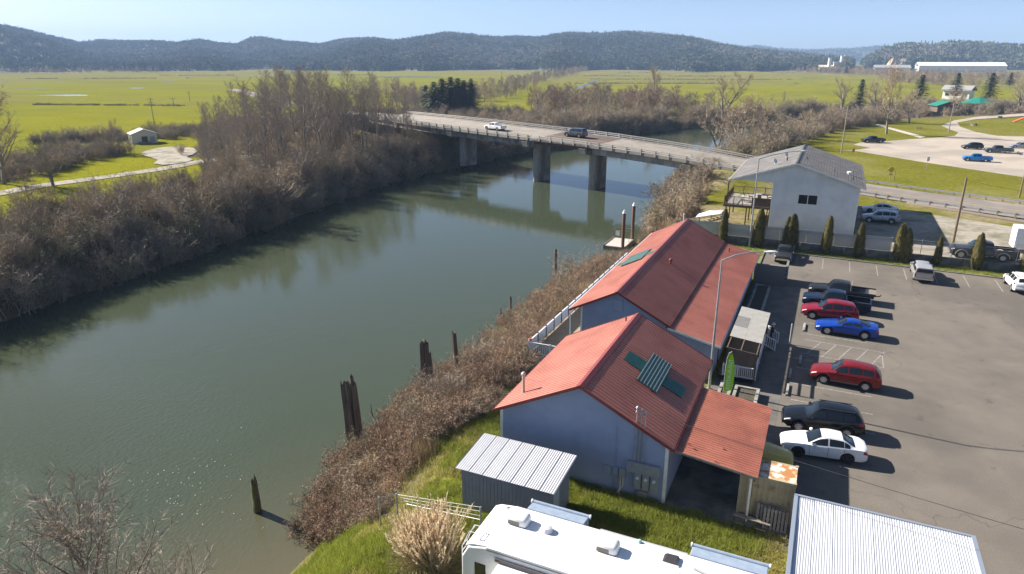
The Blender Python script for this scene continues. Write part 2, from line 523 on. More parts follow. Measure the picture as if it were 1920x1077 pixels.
# sheets that lie on the ground
def sheet(name, pts, z, material, parent=None, kind='structure'):
    n = len(pts)
    from mathutils.geometry import tessellate_polygon
    tri = tessellate_polygon([[Vector((p[0], p[1], 0)) for p in pts]])
    me = bpy.data.meshes.new(name)
    me.from_pydata([(p[0], p[1], p[2] if len(p) > 2 and z is None else z) for p in pts], [], [tuple(t) for t in tri])
    bm = bmesh.new(); bm.from_mesh(me)
    for f in bm.faces:
        f.normal_update()
        if f.normal.z < 0: f.normal_flip()
    bm.to_mesh(me); bm.free()
    me.materials.append(material)
    o = obj(name, me, parent)
    return tag(o, kind=kind) if parent is None else o
def ribbon_sheet(name, L, w0, w1, material, dz=0.0, step=2.0, parent=None, kind='structure', follow=False):
    """strip along line L from offset w0 to w1 (to the right of travel)"""
    D = dense(L, step)
    A, B = offset_line(D, w0), offset_line(D, w1)
    V, Fc = [], []
    if follow:
        za = ground_zs([a[0] for a in A], [a[1] for a in A]); zb = ground_zs([b[0] for b in B], [b[1] for b in B])
    for i, (a, b) in enumerate(zip(A, B)):
        V += [(a[0], a[1], (za[i] if follow else a[2]) + dz), (b[0], b[1], (zb[i] if follow else b[2]) + dz)]
    for i in range(len(D) - 1): Fc.append((2 * i, 2 * i + 1, 2 * i + 3, 2 * i + 2))
    o = obj(name, npmesh(name, V, Fc, material), parent)
    bm = bmesh.new(); bm.from_mesh(o.data)
    for f in bm.faces:
        f.normal_update()
        if f.normal.z < 0: f.normal_flip()
    bm.to_mesh(o.data); bm.free()
    return tag(o, kind=kind) if parent is None else o

M_asph = mat('asphalt', (0.160, 0.139, 0.116), (0.132, 0.116, 0.099), 0.35, 0.9, bump=0.25, bscale=60, c3=(0.108, 0.096, 0.083), s3=0.10, world_co=True, bdist=0.006, spec=0.3)
def add_cracks(m, sc=0.07, width=0.0016, stain=True):
    """thin meandering cracks and oil stains in the paving colour"""
    N, Lk = m.node_tree.nodes, m.node_tree.links
    b = N['Principled BSDF']; src = b.inputs['Base Color'].links[0].from_socket
    ge = N.new('ShaderNodeNewGeometry'); wn_ = N.new('ShaderNodeTexNoise'); wn_.inputs['Scale'].default_value = 0.35; wn_.inputs['Detail'].default_value = 6
    Lk.new(ge.outputs['Position'], wn_.inputs['Vector'])
    ad = N.new('ShaderNodeVectorMath'); ad.operation = 'MULTIPLY_ADD'; ad.inputs[1].default_value = (5, 5, 0)
    Lk.new(wn_.outputs['Color'], ad.inputs[0]); Lk.new(ge.outputs['Position'], ad.inputs[2])
    vo = N.new('ShaderNodeTexVoronoi'); vo.feature = 'DISTANCE_TO_EDGE'; vo.inputs['Scale'].default_value = sc; Lk.new(ad.outputs[0], vo.inputs['Vector'])
    r1 = N.new('ShaderNodeMapRange'); r1.inputs['From Min'].default_value = width; r1.inputs['From Max'].default_value = width * 2.2; r1.inputs['To Min'].default_value = 0.80; r1.inputs['To Max'].default_value = 1.0
    Lk.new(vo.outputs['Distance'], r1.inputs['Value'])
    sp = N.new('ShaderNodeTexNoise'); sp.inputs['Scale'].default_value = 0.9; sp.inputs['Detail'].default_value = 3; Lk.new(ge.outputs['Position'], sp.inputs['Vector'])
    r2 = N.new('ShaderNodeMapRange'); r2.inputs['From Min'].default_value = 0.64; r2.inputs['From Max'].default_value = 0.74; r2.inputs['To Min'].default_value = 1.0; r2.inputs['To Max'].default_value = 0.72
    Lk.new(sp.outputs['Fac'], r2.inputs['Value'])
    fi = N.new('ShaderNodeTexNoise'); fi.inputs['Scale'].default_value = 14; fi.inputs['Detail'].default_value = 4; Lk.new(ge.outputs['Position'], fi.inputs['Vector'])
    r3 = N.new('ShaderNodeMapRange'); r3.inputs['From Min'].default_value = 0.3; r3.inputs['From Max'].default_value = 0.7; r3.inputs['To Min'].default_value = 0.84; r3.inputs['To Max'].default_value = 1.16
    Lk.new(fi.outputs['Fac'], r3.inputs['Value'])
    m1 = N.new('ShaderNodeMath'); m1.operation = 'MULTIPLY'; Lk.new(r1.outputs['Result'], m1.inputs[0]); Lk.new(r2.outputs['Result'], m1.inputs[1])
    m2 = N.new('ShaderNodeMath'); m2.operation = 'MULTIPLY'; Lk.new(m1.outputs[0], m2.inputs[0]); Lk.new(r3.outputs['Result'], m2.inputs[1])
    sc_ = N.new('ShaderNodeVectorMath'); sc_.operation = 'SCALE'; Lk.new(src, sc_.inputs[0]); Lk.new(m2.outputs[0], sc_.inputs['Scale'])
    Lk.new(sc_.outputs[0], b.inputs['Base Color'])
add_cracks(M_asph)
M_walk = mat('sidewalk_concrete', (0.15, 0.14, 0.125), (0.10, 0.094, 0.088), 0.8, 0.92, bump=0.2, bscale=40, world_co=True, bdist=0.005, spec=0.25)
M_gravel = mat('gravel', (0.34, 0.305, 0.25), (0.26, 0.235, 0.195), 1.2, 0.95, bump=0.8, bscale=18, c3=(0.16, 0.15, 0.10), s3=0.25, world_co=True, spec=0.2)
M_roadc = mat('road_concrete', (0.27, 0.235, 0.20), (0.23, 0.20, 0.17), 0.5, 0.9, bump=0.15, bscale=30, c3=(0.19, 0.165, 0.145), s3=0.15, world_co=True, spec=0.3)
M_paint_w = mat('worn_white_paint', (0.30, 0.285, 0.26), (0.12, 0.11, 0.10), 5, 0.85, lo=0.40, hi=0.66, world_co=True)
M_paint_y = mat('yellow_paint', (0.50, 0.33, 0.06), (0.30, 0.22, 0.1), 3, 0.85, world_co=True)
M_conc = mat('concrete', (0.33, 0.315, 0.285), (0.25, 0.24, 0.22), 1.6, 0.9, bump=0.3, bscale=12, c3=(0.17, 0.165, 0.15), s3=0.5, bdist=0.01)
M_concd = mat('weathered_concrete', (0.20, 0.19, 0.175), (0.14, 0.135, 0.125), 1.2, 0.92, bump=0.4, bscale=10, c3=(0.09, 0.088, 0.08), s3=0.7, bdist=0.015)

# parking lot, pavement, gravel yard
lot = sheet('parking_lot', [(14.35, -1.0), (30.0, -1.0), (60, -14), (75, 30), (75, 50.9), (9.9, 54.6), (9.9, 47.2), (12.7, 47.2), (12.7, 42.3), (14.35, 42.3)], 0.0, M_asph)
lot2 = sheet('driveway', [(22.0, -40), (60, -40), (60, -14), (30.0, -1.0), (22.0, -1.0)], -0.004, M_asph)
sheet('sidewalk', [(9.8, 10.0), (14.35, 10.0), (14.35, 42.3), (12.7, 42.3), (9.8, 42.3)], 0.004, M_walk)
sheet('carport_slab', [(9.75, -0.1), (13.9, -0.1), (14.35, 0.6), (14.35, 9.98), (9.75, 9.98)], 0.012, M_concd)
sheet('gravel_yard', [(19.5, 57.0), (60, 54.5), (60, 68.5), (38, 77.5), (24, 84.0), (19.5, 84)], 0.925, M_gravel)
for gx in (14.35,):
    pass
# pavement joints
for yy in (14.5, 18.5, 22.5, 26.5, 30.5, 34.5, 38.5):
    MB().box(12.9, 14.3, yy - 0.015, yy + 0.015, 0.004, 0.008).build('pavement_joint', M_concd, bpy.data.objects['sidewalk'])
# painted bay lines
def line(a, b, w=0.1, z=0.004, m=M_paint_w, parent=None):
    a, b = Vector((a[0], a[1], 0)), Vector((b[0], b[1], 0))
    d = (b - a).normalized(); n = Vector((-d.y, d.x, 0)) * w / 2
    mb = MB(); mb.poly(*[(p.x, p.y, z) for p in (a - n, b - n, b + n, a + n)])
    return mb.build('painted_line', m, parent or lot)
for yy in (12.6, 15.3, 18.0, 20.9, 28.3, 31.1, 33.9, 36.7, 39.5):
    line((15.0, yy), (20.0, yy))
# hatched access aisle
line((15.2, 23.9), (21.0, 23.6)); line((15.2, 27.0), (21.0, 26.7)); line((21.0, 23.6), (21.0, 26.7))
for k in range(5):
    x0 = 15.6 + k * 1.15
    line((x0, 23.85), (x0 + 1.0, 26.9))
for k, xx in enumerate((13.4, 16.15, 18.9, 21.6, 24.3, 27.1, 29.9, 32.7, 35.4, 38.2)):
    line((xx, 53.9 - 0.055 * (xx - 10)), (xx, 49.6 - 0.055 * (xx - 10)))
# kerb at the head of the lot and the grass verge
kb = MB()
kb.prism([(9.75, 54.75), (75, 51.05), (75, 50.9), (9.75, 54.6)], 'z', -0.05, 0.11)
kb.prism([(9.6, 46.9), (9.75, 46.9), (9.75, 54.75), (9.6, 54.75)], 'z', -0.05, 0.11)
tag(kb.build('kerb', M_concd, bevel=0.015), kind='structure')
verge = sheet('grass_verge', [(-4, 47.2), (9.58, 46.5), (9.58, 54.8), (75, 51.1), (75, 54.6), (-4, 56.0)], 0.03, mat('verge_soil', (0.135, 0.19, 0.022), (0.17, 0.19, 0.05), 1.5, 0.95, bump=0.5, bscale=8, world_co=True))
# highway approach right of the bridge, edge and centre lines
hw = ribbon_sheet('highway', ROAD_N[:6], 0.6, ROAD_W - 0.6, M_roadc, 0.0)
ribbon_sheet('highway_lane', ROAD_N[:6], 3.0, ROAD_W - 3.0, mat('road_wheelpath', (0.17, 0.15, 0.135), (0.21, 0.185, 0.16), 0.6, 0.9, world_co=True), 0.006)
for w, m in ((ROAD_W / 2 - 0.2, M_paint_y), (ROAD_W / 2 + 0.1, M_paint_y), (2.7, M_paint_w), (ROAD_W - 2.8, M_paint_w)):
    ribbon_sheet('painted_line', ROAD_N[:6], w, w + 0.12, m, 0.012, parent=hw)
ribbon_sheet('highway_west', ROAD_N[11:], 0.6, ROAD_W - 0.6, M_roadc, 0.0)
# park
PZ = 0.9
M_park = mat('park_asphalt', (0.40, 0.345, 0.285), (0.34, 0.295, 0.245), 0.3, 0.92, bump=0.15, bscale=30, c3=(0.29, 0.255, 0.215), s3=0.08, world_co=True, spec=0.25)
M_path = mat('path_concrete', (0.45, 0.41, 0.34), (0.38, 0.35, 0.29), 0.8, 0.9, world_co=True)
pp = [(1568, 282), (1600, 283), (1720, 303), (1920, 333), (2150, 370), (2150, 262), (1960, 257), (1905, 256), (1870, 255), (1830, 248), (1800, 238), (1795, 230), (1830, 224), (1920, 218), (1990, 212), (1990, 208), (1920, 213),
      (1835, 219), (1790, 226), (1765, 236), (1778, 242), (1797, 249), (1790, 255), (1764, 258), (1733, 260), (1700, 262), (1655, 266), (1612, 268), (1600, 272), (1632, 278), (1600, 282)]
park = sheet('park_car_park', [P2(x, y, PZ) for x, y in pp], PZ + 0.03, M_park)
sheet('park_path', [P2(1640, 235, PZ), P2(1645, 233, PZ), P2(1735, 257, PZ), P2(1725, 259, PZ)], PZ + 0.035, M_path)
# gravel road on the far bank
ribbon_sheet('gravel_road', [(x, y, -1) for x, y in GRAVEL_L], -2.2, 2.2, M_gravel, 0.10, step=1.5, follow=True)
sheet('gravel_turnout', [P2(x, y, -1) for x, y in ((262, 291), (272, 285), (290, 280), (312, 277), (340, 276), (362, 279), (372, 285), (362, 291), (350, 296), (362, 301), (352, 305), (330, 309), (305, 311), (288, 308), (296, 302), (284, 297))], -0.80, M_gravel)

# ================================================================== BUILDINGS
def ray(px, py):
    a = np.array(G(px, py, 0.0)); return CAM, a - CAM
def GY(px, py, y0):
    c, r = ray(px, py); t = (y0 - c[1]) / r[1]; p = c + r * t; return (p[0], p[2])
def GX(px, py, x0):
    c, r = ray(px, py); t = (x0 - c[0]) / r[0]; p = c + r * t; return (p[1], p[2])

M_roof = mat('red_metal_roof', (0.35, 0.122, 0.088), (0.39, 0.146, 0.108), 0.9, 0.55, c3=(0.295, 0.098, 0.070), s3=0.45, rand=0.04, world_co=True)
M_roof2 = mat('red_carport_roof', (0.33, 0.112, 0.072), (0.36, 0.13, 0.085), 1.2, 0.5, c3=(0.28, 0.095, 0.064), s3=0.8, rand=0.07, world_co=True)
M_trimr = mat('red_trim', (0.20, 0.035, 0.03), (0.17, 0.03, 0.027), 2, 0.45)
M_blue = mat('blue_gray_siding', (0.285, 0.335, 0.47), (0.26, 0.305, 0.43), 1.2, 0.65, c3=(0.235, 0.275, 0.385), s3=0.35, bump=0.1, bscale=20, bdist=0.004)
M_white = mat('white_trim', (0.74, 0.74, 0.72), (0.62, 0.62, 0.60), 3, 0.55)
M_deckd = mat('roof_deck_wood', (0.10, 0.075, 0.055), (0.07, 0.055, 0.04), 3, 0.9)
M_teal = mat('green_fibreglass', (0.012, 0.085, 0.075), (0.02, 0.11, 0.095), 3, 0.4)
M_tealp = mat('pale_green_fibreglass', (0.19, 0.31, 0.29), (0.24, 0.35, 0.33), 3, 0.45)
M_galv = mat('galvanised_steel', (0.42, 0.43, 0.45), (0.34, 0.35, 0.37), 3, 0.42, metal=0.55)
M_alu = mat('weathered_aluminium', (0.62, 0.63, 0.65), (0.52, 0.53, 0.55), 2, 0.4, metal=0.35, rand=0.05)
M_dark = mat('dark_rubber', (0.018, 0.018, 0.019), rough=0.8)
M_blackm = mat('black_metal', (0.03, 0.03, 0.032), (0.045, 0.043, 0.04), 6, 0.5)
M_wood = mat('weathered_deck_wood', (0.34, 0.265, 0.17), (0.25, 0.19, 0.12), 1.5, 0.85, stretch=(1, 6, 1), bump=0.2)
M_oldwood = mat('grey_old_wood', (0.235, 0.205, 0.17), (0.14, 0.12, 0.10), 2, 0.9, stretch=(3, 3, 0.5), bump=0.4, bscale=10)
M_glassd = mat('dark_window_glass', (0.012, 0.016, 0.022), rough=0.06, spec=0.8)
M_boxgrey = mat('electrical_grey', (0.30, 0.325, 0.36), (0.26, 0.28, 0.32), 5, 0.5, metal=0.2)
M_soil = mat('planter_soil', (0.05, 0.042, 0.03), (0.075, 0.065, 0.045), 4, 0.95, bump=0.8, bscale=12)

def lap_wall(name, m, parent, P0, U, n, poly, board=0.19, holes=(), lip=0.04):
    """lap siding as real boards; poly: convex outline (u, z); P0 origin, U along, n outward"""
    P0, U, n = Vector(P0), Vector(U), Vector(n)
    def rng_at(z):
        xs = []
        k = len(poly)
        for i in range(k):
            (u0, z0), (u1, z1) = poly[i], poly[(i + 1) % k]
            if (z0 - z) * (z1 - z) <= 0 and abs(z1 - z0) > 1e-9:
                xs.append(u0 + (u1 - u0) * (z - z0) / (z1 - z0))
        return (min(xs), max(xs)) if xs else None
    zlo, zhi = min(p[1] for p in poly), max(p[1] for p in poly)
    mb = MB()
    z = zlo
    def pt(u, zz, o): return tuple(P0 + U * u + n * o + Vector((0, 0, zz)))
    while z < zhi - 1e-4:
        z1 = min(z + board, zhi - 1e-4)
        a, b = rng_at(z + 1e-5), rng_at(z1 - 1e-5)
        if a and b:
            spans = [(0.0, 1.0)]
            for (h0, h1, hz0, hz1) in holes:
                if hz0 < (z + z1) / 2 < hz1:
                    w = a[1] - a[0]
                    f0, f1 = (h0 - a[0]) / w, (h1 - a[0]) / w
                    spans = [s for sp in spans for s in ((sp[0], min(sp[1], f0)), (max(sp[0], f1), sp[1])) if s[1] - s[0] > 1e-4]
            for s0, s1 in spans:
                la, lb = a[0] + (a[1] - a[0]) * s0, a[0] + (a[1] - a[0]) * s1
                ta = b[0] if s0 == 0 else la
                tb = b[1] if s1 == 1 else lb
                mb.poly(pt(la, z, lip), pt(lb, z, lip), pt(tb, z1, 0.002), pt(ta, z1, 0.002))
                mb.poly(pt(la, z, 0), pt(lb, z, 0), pt(lb, z, lip), pt(la, z, lip))
        z = z1
    # backing
    mb.add([pt(u, zz, -0.06) for u, zz in poly] , [tuple(range(len(poly)))])
    return mb.build(name, m, parent, fix=False)

def panel_mesh(name, w, L, m, ribs=3, hr=0.027):
    prof = []
    st = w / ribs
    for i in range(ribs):
        y = i * st
        prof += [(y, 0.0), (y + 0.012, hr), (y + 0.042, hr), (y + 0.054, 0.0)]
    prof.append((w - 0.002, 0.0))
    mb = MB()
    n = len(prof)
    V = [(0, y, z) for y, z in prof] + [(L, y, z) for y, z in prof] + [(0, y, z - 0.006) for y, z in prof] + [(L, y, z - 0.006) for y, z in prof]
    Fc = [(i, i + 1, n + i + 1, n + i) for i in range(n - 1)] + [(2 * n + i, 3 * n + i, 3 * n + i + 1, 2 * n + i + 1) for i in range(n - 1)]
    Fc += [(i, 2 * n + i, 2 * n + i + 1, i + 1) for i in range(n - 1)] + [(n + i, n + i + 1, 3 * n + i + 1, 3 * n + i) for i in range(n - 1)]
    mb.add(V, Fc)
    return mb.mesh(name, m, fix=False)

def slope(parent, name, x0, z0, x1, z1, y0, y1, m, w=0.91, ribs=3):
    """roof panels side by side from edge (x0,z0) to edge (x1,z1), x1 > x0"""
    L = math.hypot(x1 - x0, z1 - z0); a = math.atan2(z1 - z0, x1 - x0)
    n = max(1, round((y1 - y0) / w)); ww = (y1 - y0) / n
    me = panel_mesh(name, ww, L, m, ribs)
    for i in range(n):
        obj(name, me, parent, (x0, y0 + i * ww, z0 + (0.0015 if i % 2 else 0)), (0, -a, 0))

def gutter_bar(mb, a, b, w, h): mb.bar(a, b, w, h)

# ---------------------------------------------------------------- near building
b1 = thing('blue_workshop', 'blue gray workshop with red metal gable roof nearest the camera beside the carport', 'building', (0, 0, 0))
E1, R1 = 3.4, 5.92
WX0, WX1, WY0, WY1, BL = 0.35, 9.71, 0.32, 11.35, 11.7
sl1 = (R1 - E1) / 5.03
zt = lambda x: E1 + sl1 * (x if x < 5.03 else 10.06 - x) - 0.12
gp = [(0, -0.05), (WX1 - WX0, -0.05), (WX1 - WX0, zt(WX1)), (5.03 - WX0, zt(5.03)), (0, zt(WX0))]
lap_wall('front_wall', M_blue, b1, (WX0, WY0, 0), (1, 0, 0), (0, -1, 0), gp)
lap_wall('back_wall', M_blue, b1, (WX0, WY1, 0), (1, 0, 0), (0, 1, 0), gp)
rect = [(0, -0.05), (WY1 - WY0, -0.05), (WY1 - WY0, zt(WX0)), (0, zt(WX0))]
lap_wall('side_wall', M_blue, b1, (WX0, WY0, 0), (0, 1, 0), (-1, 0, 0), rect)
lap_wall('side_wall', M_blue, b1, (WX1, WY0, 0), (0, 1, 0), (1, 0, 0), rect)
for x, y in ((WX0, WY0), (WX1, WY0), (WX0, WY1), (WX1, WY1)):
    sx, sy = (-1 if x < 5 else 1), (-1 if y < 5 else 1)
    t = MB(); t.box(min(x + sx * 0.055, x - sx * 0.11), max(x + sx * 0.055, x - sx * 0.11), min(y + sy * 0.055, y - sy * 0.11), max(y + sy * 0.055, y - sy * 0.11), -0.05, zt(WX0) - 0.02)
    t.build('corner_trim', M_white, b1)
MB().box(WX0 + 0.02, WX1 - 0.02, WY0 + 0.02, WY1 - 0.02, -0.4, -0.03).build('foundation', M_concd, b1)
rd = MB()
rd.prism([(0.03, E1 - 0.10), (5.03, R1 - 0.10), (10.03, E1 - 0.10), (10.03, E1 - 0.018), (5.03, R1 - 0.018), (0.03, E1 - 0.018)], 'y', 0.03, BL - 0.03)
roof1 = rd.build('roof', M_deckd, b1)
slope(roof1, 'roof_panel', 0, E1, 5.03, R1, 0, BL, M_roof)
slope(roof1, 'roof_panel', 5.03, R1, 10.06, E1, 0, BL, M_roof)
rc = MB(); rc.prism([(4.80, R1 - 0.075), (5.03, R1 + 0.045), (5.26, R1 - 0.075), (5.03, R1 + 0.037)], 'y', -0.02, BL + 0.02)
rc.build('ridge_cap', M_trimr, roof1)
for y in (-0.012, BL + 0.012):
    for s in (-1, 1):
        bt = MB(); bt.bar((5.03 + s * 0.0, y, R1 - 0.06), (5.03 + s * 5.06, y, E1 - 0.06), 0.03, 0.17); bt.build('barge_trim', M_trimr, roof1)
for x in (-0.03, 10.09): MB().box(x - 0.03, x + 0.03, 0.02, BL - 0.02, E1 - 0.14, E1 - 0.03).build('fascia', M_trimr, roof1)
def zroof1(x): return E1 + sl1 * (x if x < 5.03 else 10.06 - x)
# green skylight cross on the right slope
a1 = math.atan2(R1 - E1, 5.03)
def on_slope(u0, u1, v0, v1, me_fn, name, lift, m):
    """u measured down from ridge along slope, v along y"""
    o = me_fn(name, u1 - u0, v1 - v0, m)
    ob = obj(name, o, roof1, (5.03 + math.cos(a1) * u0 + math.sin(a1) * lift, v0, R1 - math.sin(a1) * u0 + math.cos(a1) * lift), (0, a1, 0))
    return ob
def sky_flat(name, L, w, m):
    mb = MB(); mb.box(0, L, 0, w, 0, 0.02)
    k = 0.0
    while k < w - 0.03:
        mb.box(0, L, k, k + 0.03, 0.02, 0.035); k += 0.2
    return mb.mesh(name, m)
def sky_rib_unused(name, L, w, m):
    mb = MB(); mb.box(0, L, 0, w, 0, 0.03)
    return mb.mesh(name, m)
def ridge_uv(px, py):
    c, r = ray(px, py)
    n = np.array([math.sin(a1), 0, math.cos(a1)]); p0 = np.array([5.03, 0, R1])
    t = ((p0 - c) @ n) / (r @ n); p = c + r * t
    return ((p[0] - 5.03) / math.cos(a1), p[1])
uvA = ridge_uv(1170, 668); uvB = ridge_uv(1280, 738); uvC = ridge_uv(1222, 665); uvD = ridge_uv(1230, 740)
on_slope(1.0, 4.9, 5.05, 6.4, sky_flat, 'skylight_strip', 0.026, M_teal)
sk = on_slope(2.2, 3.52, 3.8, 7.7, sky_rib_unused, 'skylight_panel', 0.085, M_teal)
me = MB().box(0, 0.05, 0, 3.93, 0, 0.05).mesh('rib', mat('pale_green_rib', (0.26, 0.34, 0.31), rough=0.5))
for i in range(7): obj('rib', me, sk, (0.02 + i * 0.205, -0.015, 0.03))
# stovepipe, vents
def pipe(parent, name, x, y, z, h, r, m, cap=0.0):
    mb = MB(); mb.lathe([(r, -0.25), (r, h)], 12)
    if cap: mb.lathe([(r * 1.5, h - 0.05), (r * 1.6, h + 0.05), (r * 0.6, h + 0.14)], 12)
    return mb.build(name, m, parent, (x, y, z), smooth=True)
M_pipe = mat('pale_flue_pipe', (0.52, 0.46, 0.42), (0.42, 0.35, 0.30), 6, 0.5)
sp = GX(972, 736, 0.75)
pipe(roof1, 'flue_pipe', 1.15, 1.55, zroof1(1.15), 1.15, 0.085, M_pipe, 1)
gw = MB(); gw.tube([(1.15, 1.55, zroof1(1.15) + 0.9), (2.7, 1.75, zroof1(2.7))], 0.008, 4); gw.build('guy_wire', M_galv, roof1)
pipe(roof1, 'vent_pipe', 4.5, 10.6, zroof1(4.5), 0.28, 0.05, M_blackm)
# service masts and meters on the front wall
FY = WY0 - 0.02
mx, mz = GY(1205, 800, FY)
for i in range(3):
    x = 8.05 + i * 0.21
    zz = zroof1(x)
    mb = MB(); mb.tube([(x, FY - 0.06, 2.15), (x, FY - 0.06, zz + 0.72 + 0.02 * i)], 0.035, 8)
    mb.lathe([(0.04, zz + 0.68), (0.085, zz + 0.74), (0.09, zz + 0.82), (0.03, zz + 0.90)], 10, Matrix.Translation((x, FY - 0.06, 0.0)))
    mb.tube([(x, FY - 0.10, zz + 0.74), (x - 0.05, FY - 0.2, zz + 0.60), (x + 0.08, FY - 0.22, zz + 0.52)], 0.012, 5)
    mb.build('service_mast', M_galv, b1, smooth=True)
MB().box(7.72, 9.42, FY - 0.22, FY, 1.50, 2.12).build('wiring_trough', M_boxgrey, b1, bevel=0.01)
for i in range(3):
    x = 8.12 + i * 0.43
    o = MB().box(x, x + 0.36, FY - 0.16, FY, 0.52, 1.46).build('meter_box', M_boxgrey, b1, bevel=0.01)
    Mx = Matrix.Translation((x + 0.18, FY - 0.16, 1.22)) @ Matrix.Rotation(R(90), 4, 'X')
    MB().lathe([(0.10, 0), (0.10, 0.04), (0.085, 0.09), (0.03, 0.11)], 14, Mx).build('meter_dome', mat('meter_glass', (0.55, 0.58, 0.60), rough=0.15), o, smooth=True)
MB().box(8.36, 8.86, FY - 0.2, FY, 0.12, 0.46).build('junction_box', M_galv, b1, bevel=0.01)
MB().box(7.30, 7.62, FY - 0.18, FY, 1.00, 1.52).build('disconnect_box', M_boxgrey, b1, bevel=0.01)
MB().box(6.96, 7.24, FY - 0.10, FY, 1.05, 1.5).build('disconnect_box', M_blue, b1, bevel=0.01)
MB().box(6.40, 6.80, FY - 0.06, FY, 0.95, 1.45).build('disconnect_box', M_blue, b1, bevel=0.01)
for x, w in ((7.38, 0.0), (7.52, 0.32)):
    mb = MB(); mb.tube([(x, FY - 0.09, 1.0), (x, FY - 0.09, 0.45), (x - w * 0.5, FY - 0.16, 0.22), (x - w, FY - 0.3, -0.02)], 0.03, 8)
    mb.build('conduit', mat('cream_conduit', (0.55, 0.51, 0.42), rough=0.6), b1, smooth=True)
for x in (6.98, 8.22, 8.9):
    mb = MB(); mb.tube([(x, FY - 0.05, 1.0 if x < 8 else 0.55), (x, FY - 0.05, -0.02)], 0.022, 6); mb.build('conduit', M_galv, b1)
MB().box(7.02, 7.06, FY - 0.03, FY - 0.002, 0.0, 3.9).build('corner_batten', M_blue, b1)

# ---------------------------------------------------------------- carport
cp = thing('carport', 'red metal carport roof leaning off the right side of the blue workshop', 'carport', (9.9, 0.35, 0))
CL = 7.75
M_beam = mat('carport_beam', (0.16, 0.14, 0.12), (0.11, 0.095, 0.085), 4, 0.8)
L_, a_ = math.hypot(4.2, 0.5), math.atan2(-0.5, 4.2)
nw = 9; ww = CL / nw
pm = panel_mesh('roof_panel', ww, L_, M_roof2, 4)
for i in range(nw): obj('roof_panel', pm, cp, (0, i * ww, 3.22 + (0.002 if i % 2 else 0)), (0, -a_, 0))
bm_ = MB()
for y in (0.12, 1.6, 3.1, 4.6, 6.1, CL - 0.12): bm_.bar((0.02, y, 3.22 - 0.085), (4.14, y, 2.72 - 0.08), 0.06, 0.14)
bm_.build('rafter', M_beam, cp)
MB().box(4.02, 4.12, 0.05, CL - 0.05, 2.44, 2.57).build('beam', M_beam, cp)
for y in (0.16, CL - 0.2):
    MB().box(3.86, 3.96, y, y + 0.1, 0.0, 2.5).build('post', M_white, cp)
MB().box(0.0, 4.0, CL - 0.05, CL, 0, 2.6).build('back_wall', M_beam, cp)
fl = MB(); fl.bar((0.0, -0.01, 3.17), (4.18, -0.01, 2.67), 0.03, 0.12); fl.build('fascia', mat('carport_fascia', (0.24, 0.20, 0.17), (0.18, 0.14, 0.11), 5, 0.7), cp)
for (x, y) in ((0.95, 0.62), (0.6, 0.95), (2.1, 0.12), (2.3, 1.5)):
    MB().box(x, x + 0.14, y, y + 0.05, 3.255 - x * 0.119, 3.262 - x * 0.119 + 0.01).build('rust_tear', M_blackm, cp)

# ---------------------------------------------------------------- beige steel storage box
M_beige = mat('beige_container_paint', (0.40, 0.345, 0.225), (0.33, 0.28, 0.18), 2, 0.6, c3=(0.22, 0.15, 0.09), s3=1.4, lo3=0.58, hi3=0.7)
M_rust = mat('rusted_white_top', (0.62, 0.58, 0.50), (0.36, 0.16, 0.055), 1.6, 0.8, lo=0.46, hi=0.54, c3=(0.50, 0.32, 0.14), s3=3, lo3=0.55, hi3=0.65)
ct = thing('storage_container', 'beige corrugated steel storage container with rust on its top beside the carport', 'container', (13.25, 0.95, 0))
cw, cdp, ch = 2.6, 1.75, 2.45
corr = MB()
xx = 0.12
while xx < cw - 0.2:
    corr.box(xx, xx + 0.12, 0.03, cdp - 0.03, 0.14, ch - 0.14); xx += 0.26
corr.box(0.1, cw - 0.1, 0.075, cdp - 0.075, 0.12, ch - 0.06)
yy = 0.2
while yy < cdp - 0.25:
    corr.box(0.045, cw - 0.045, yy, yy + 0.12, 0.145, ch - 0.145); yy += 0.26
corr.build('corrugated_wall', M_beige, ct)
for x in (0, cw - 0.12):
    for y in (0, cdp - 0.12):
        p = MB().box(x, x + 0.12, y, y + 0.12, 0, ch).build('corner_post', M_beige, ct, bevel=0.01)
        MB().box(x - 0.015, x + 0.135, y - 0.015, y + 0.135, ch - 0.13, ch + 0.02).build('corner_casting', M_beige, p)
MB().box(0.02, cw - 0.02, 0.02, cdp - 0.02, ch - 0.06, ch - 0.015).build('top', M_rust, ct)
for y in (0.01, cdp - 0.11): MB().box(0.125, cw - 0.125, y, y + 0.1, ch - 0.13, ch - 0.005).build('top_rail', M_beige, ct)

# pallets leaning on it, and a sawhorse table
M_pallet = mat('grey_pallet_wood', (0.27, 0.25, 0.24), (0.17, 0.155, 0.15), 5, 0.9, stretch=(1, 1, 0.3))
def pallet(label, x, y, tilt, rz):
    o = thing('pallet', label, 'pallet', (x, y, 0), rz, 'pallets leaning on the storage container')
    Mx = Matrix.Rotation(R(-tilt), 4, 'X')
    for i in range(7):
        mb = MB(); mb.mbox(Mx, 0.02 + i * 0.17, 0.13 + i * 0.17, -0.022, 0, 0.0, 1.1); mb.build('slat', M_pallet, o)
    for z in (0.04, 0.5, 0.98):
        mb = MB(); mb.mbox(Mx, 0, 1.16, 0.0, 0.09, z, z + 0.05); mb.build('stringer', M_pallet, o)
pallet('front grey wooden pallet leaning upright against the beige container', 14.55, 0.30, 12, 0.02)
pallet('rear grey wooden pallet half hidden behind another on the container', 14.22, 0.56, 10, -0.03)
tb = thing('sawhorse_table', 'rough plank table on metal legs in front of the beige container', 'table', (13.2, -0.35, 0), -0.08)
MB().box(0, 1.75, 0, 0.12, 0.78, 0.83).build('plank', M_oldwood, tb)
MB().box(0.05, 1.3, 0.14, 0.28, 0.77, 0.81).build('plank', M_oldwood, tb)
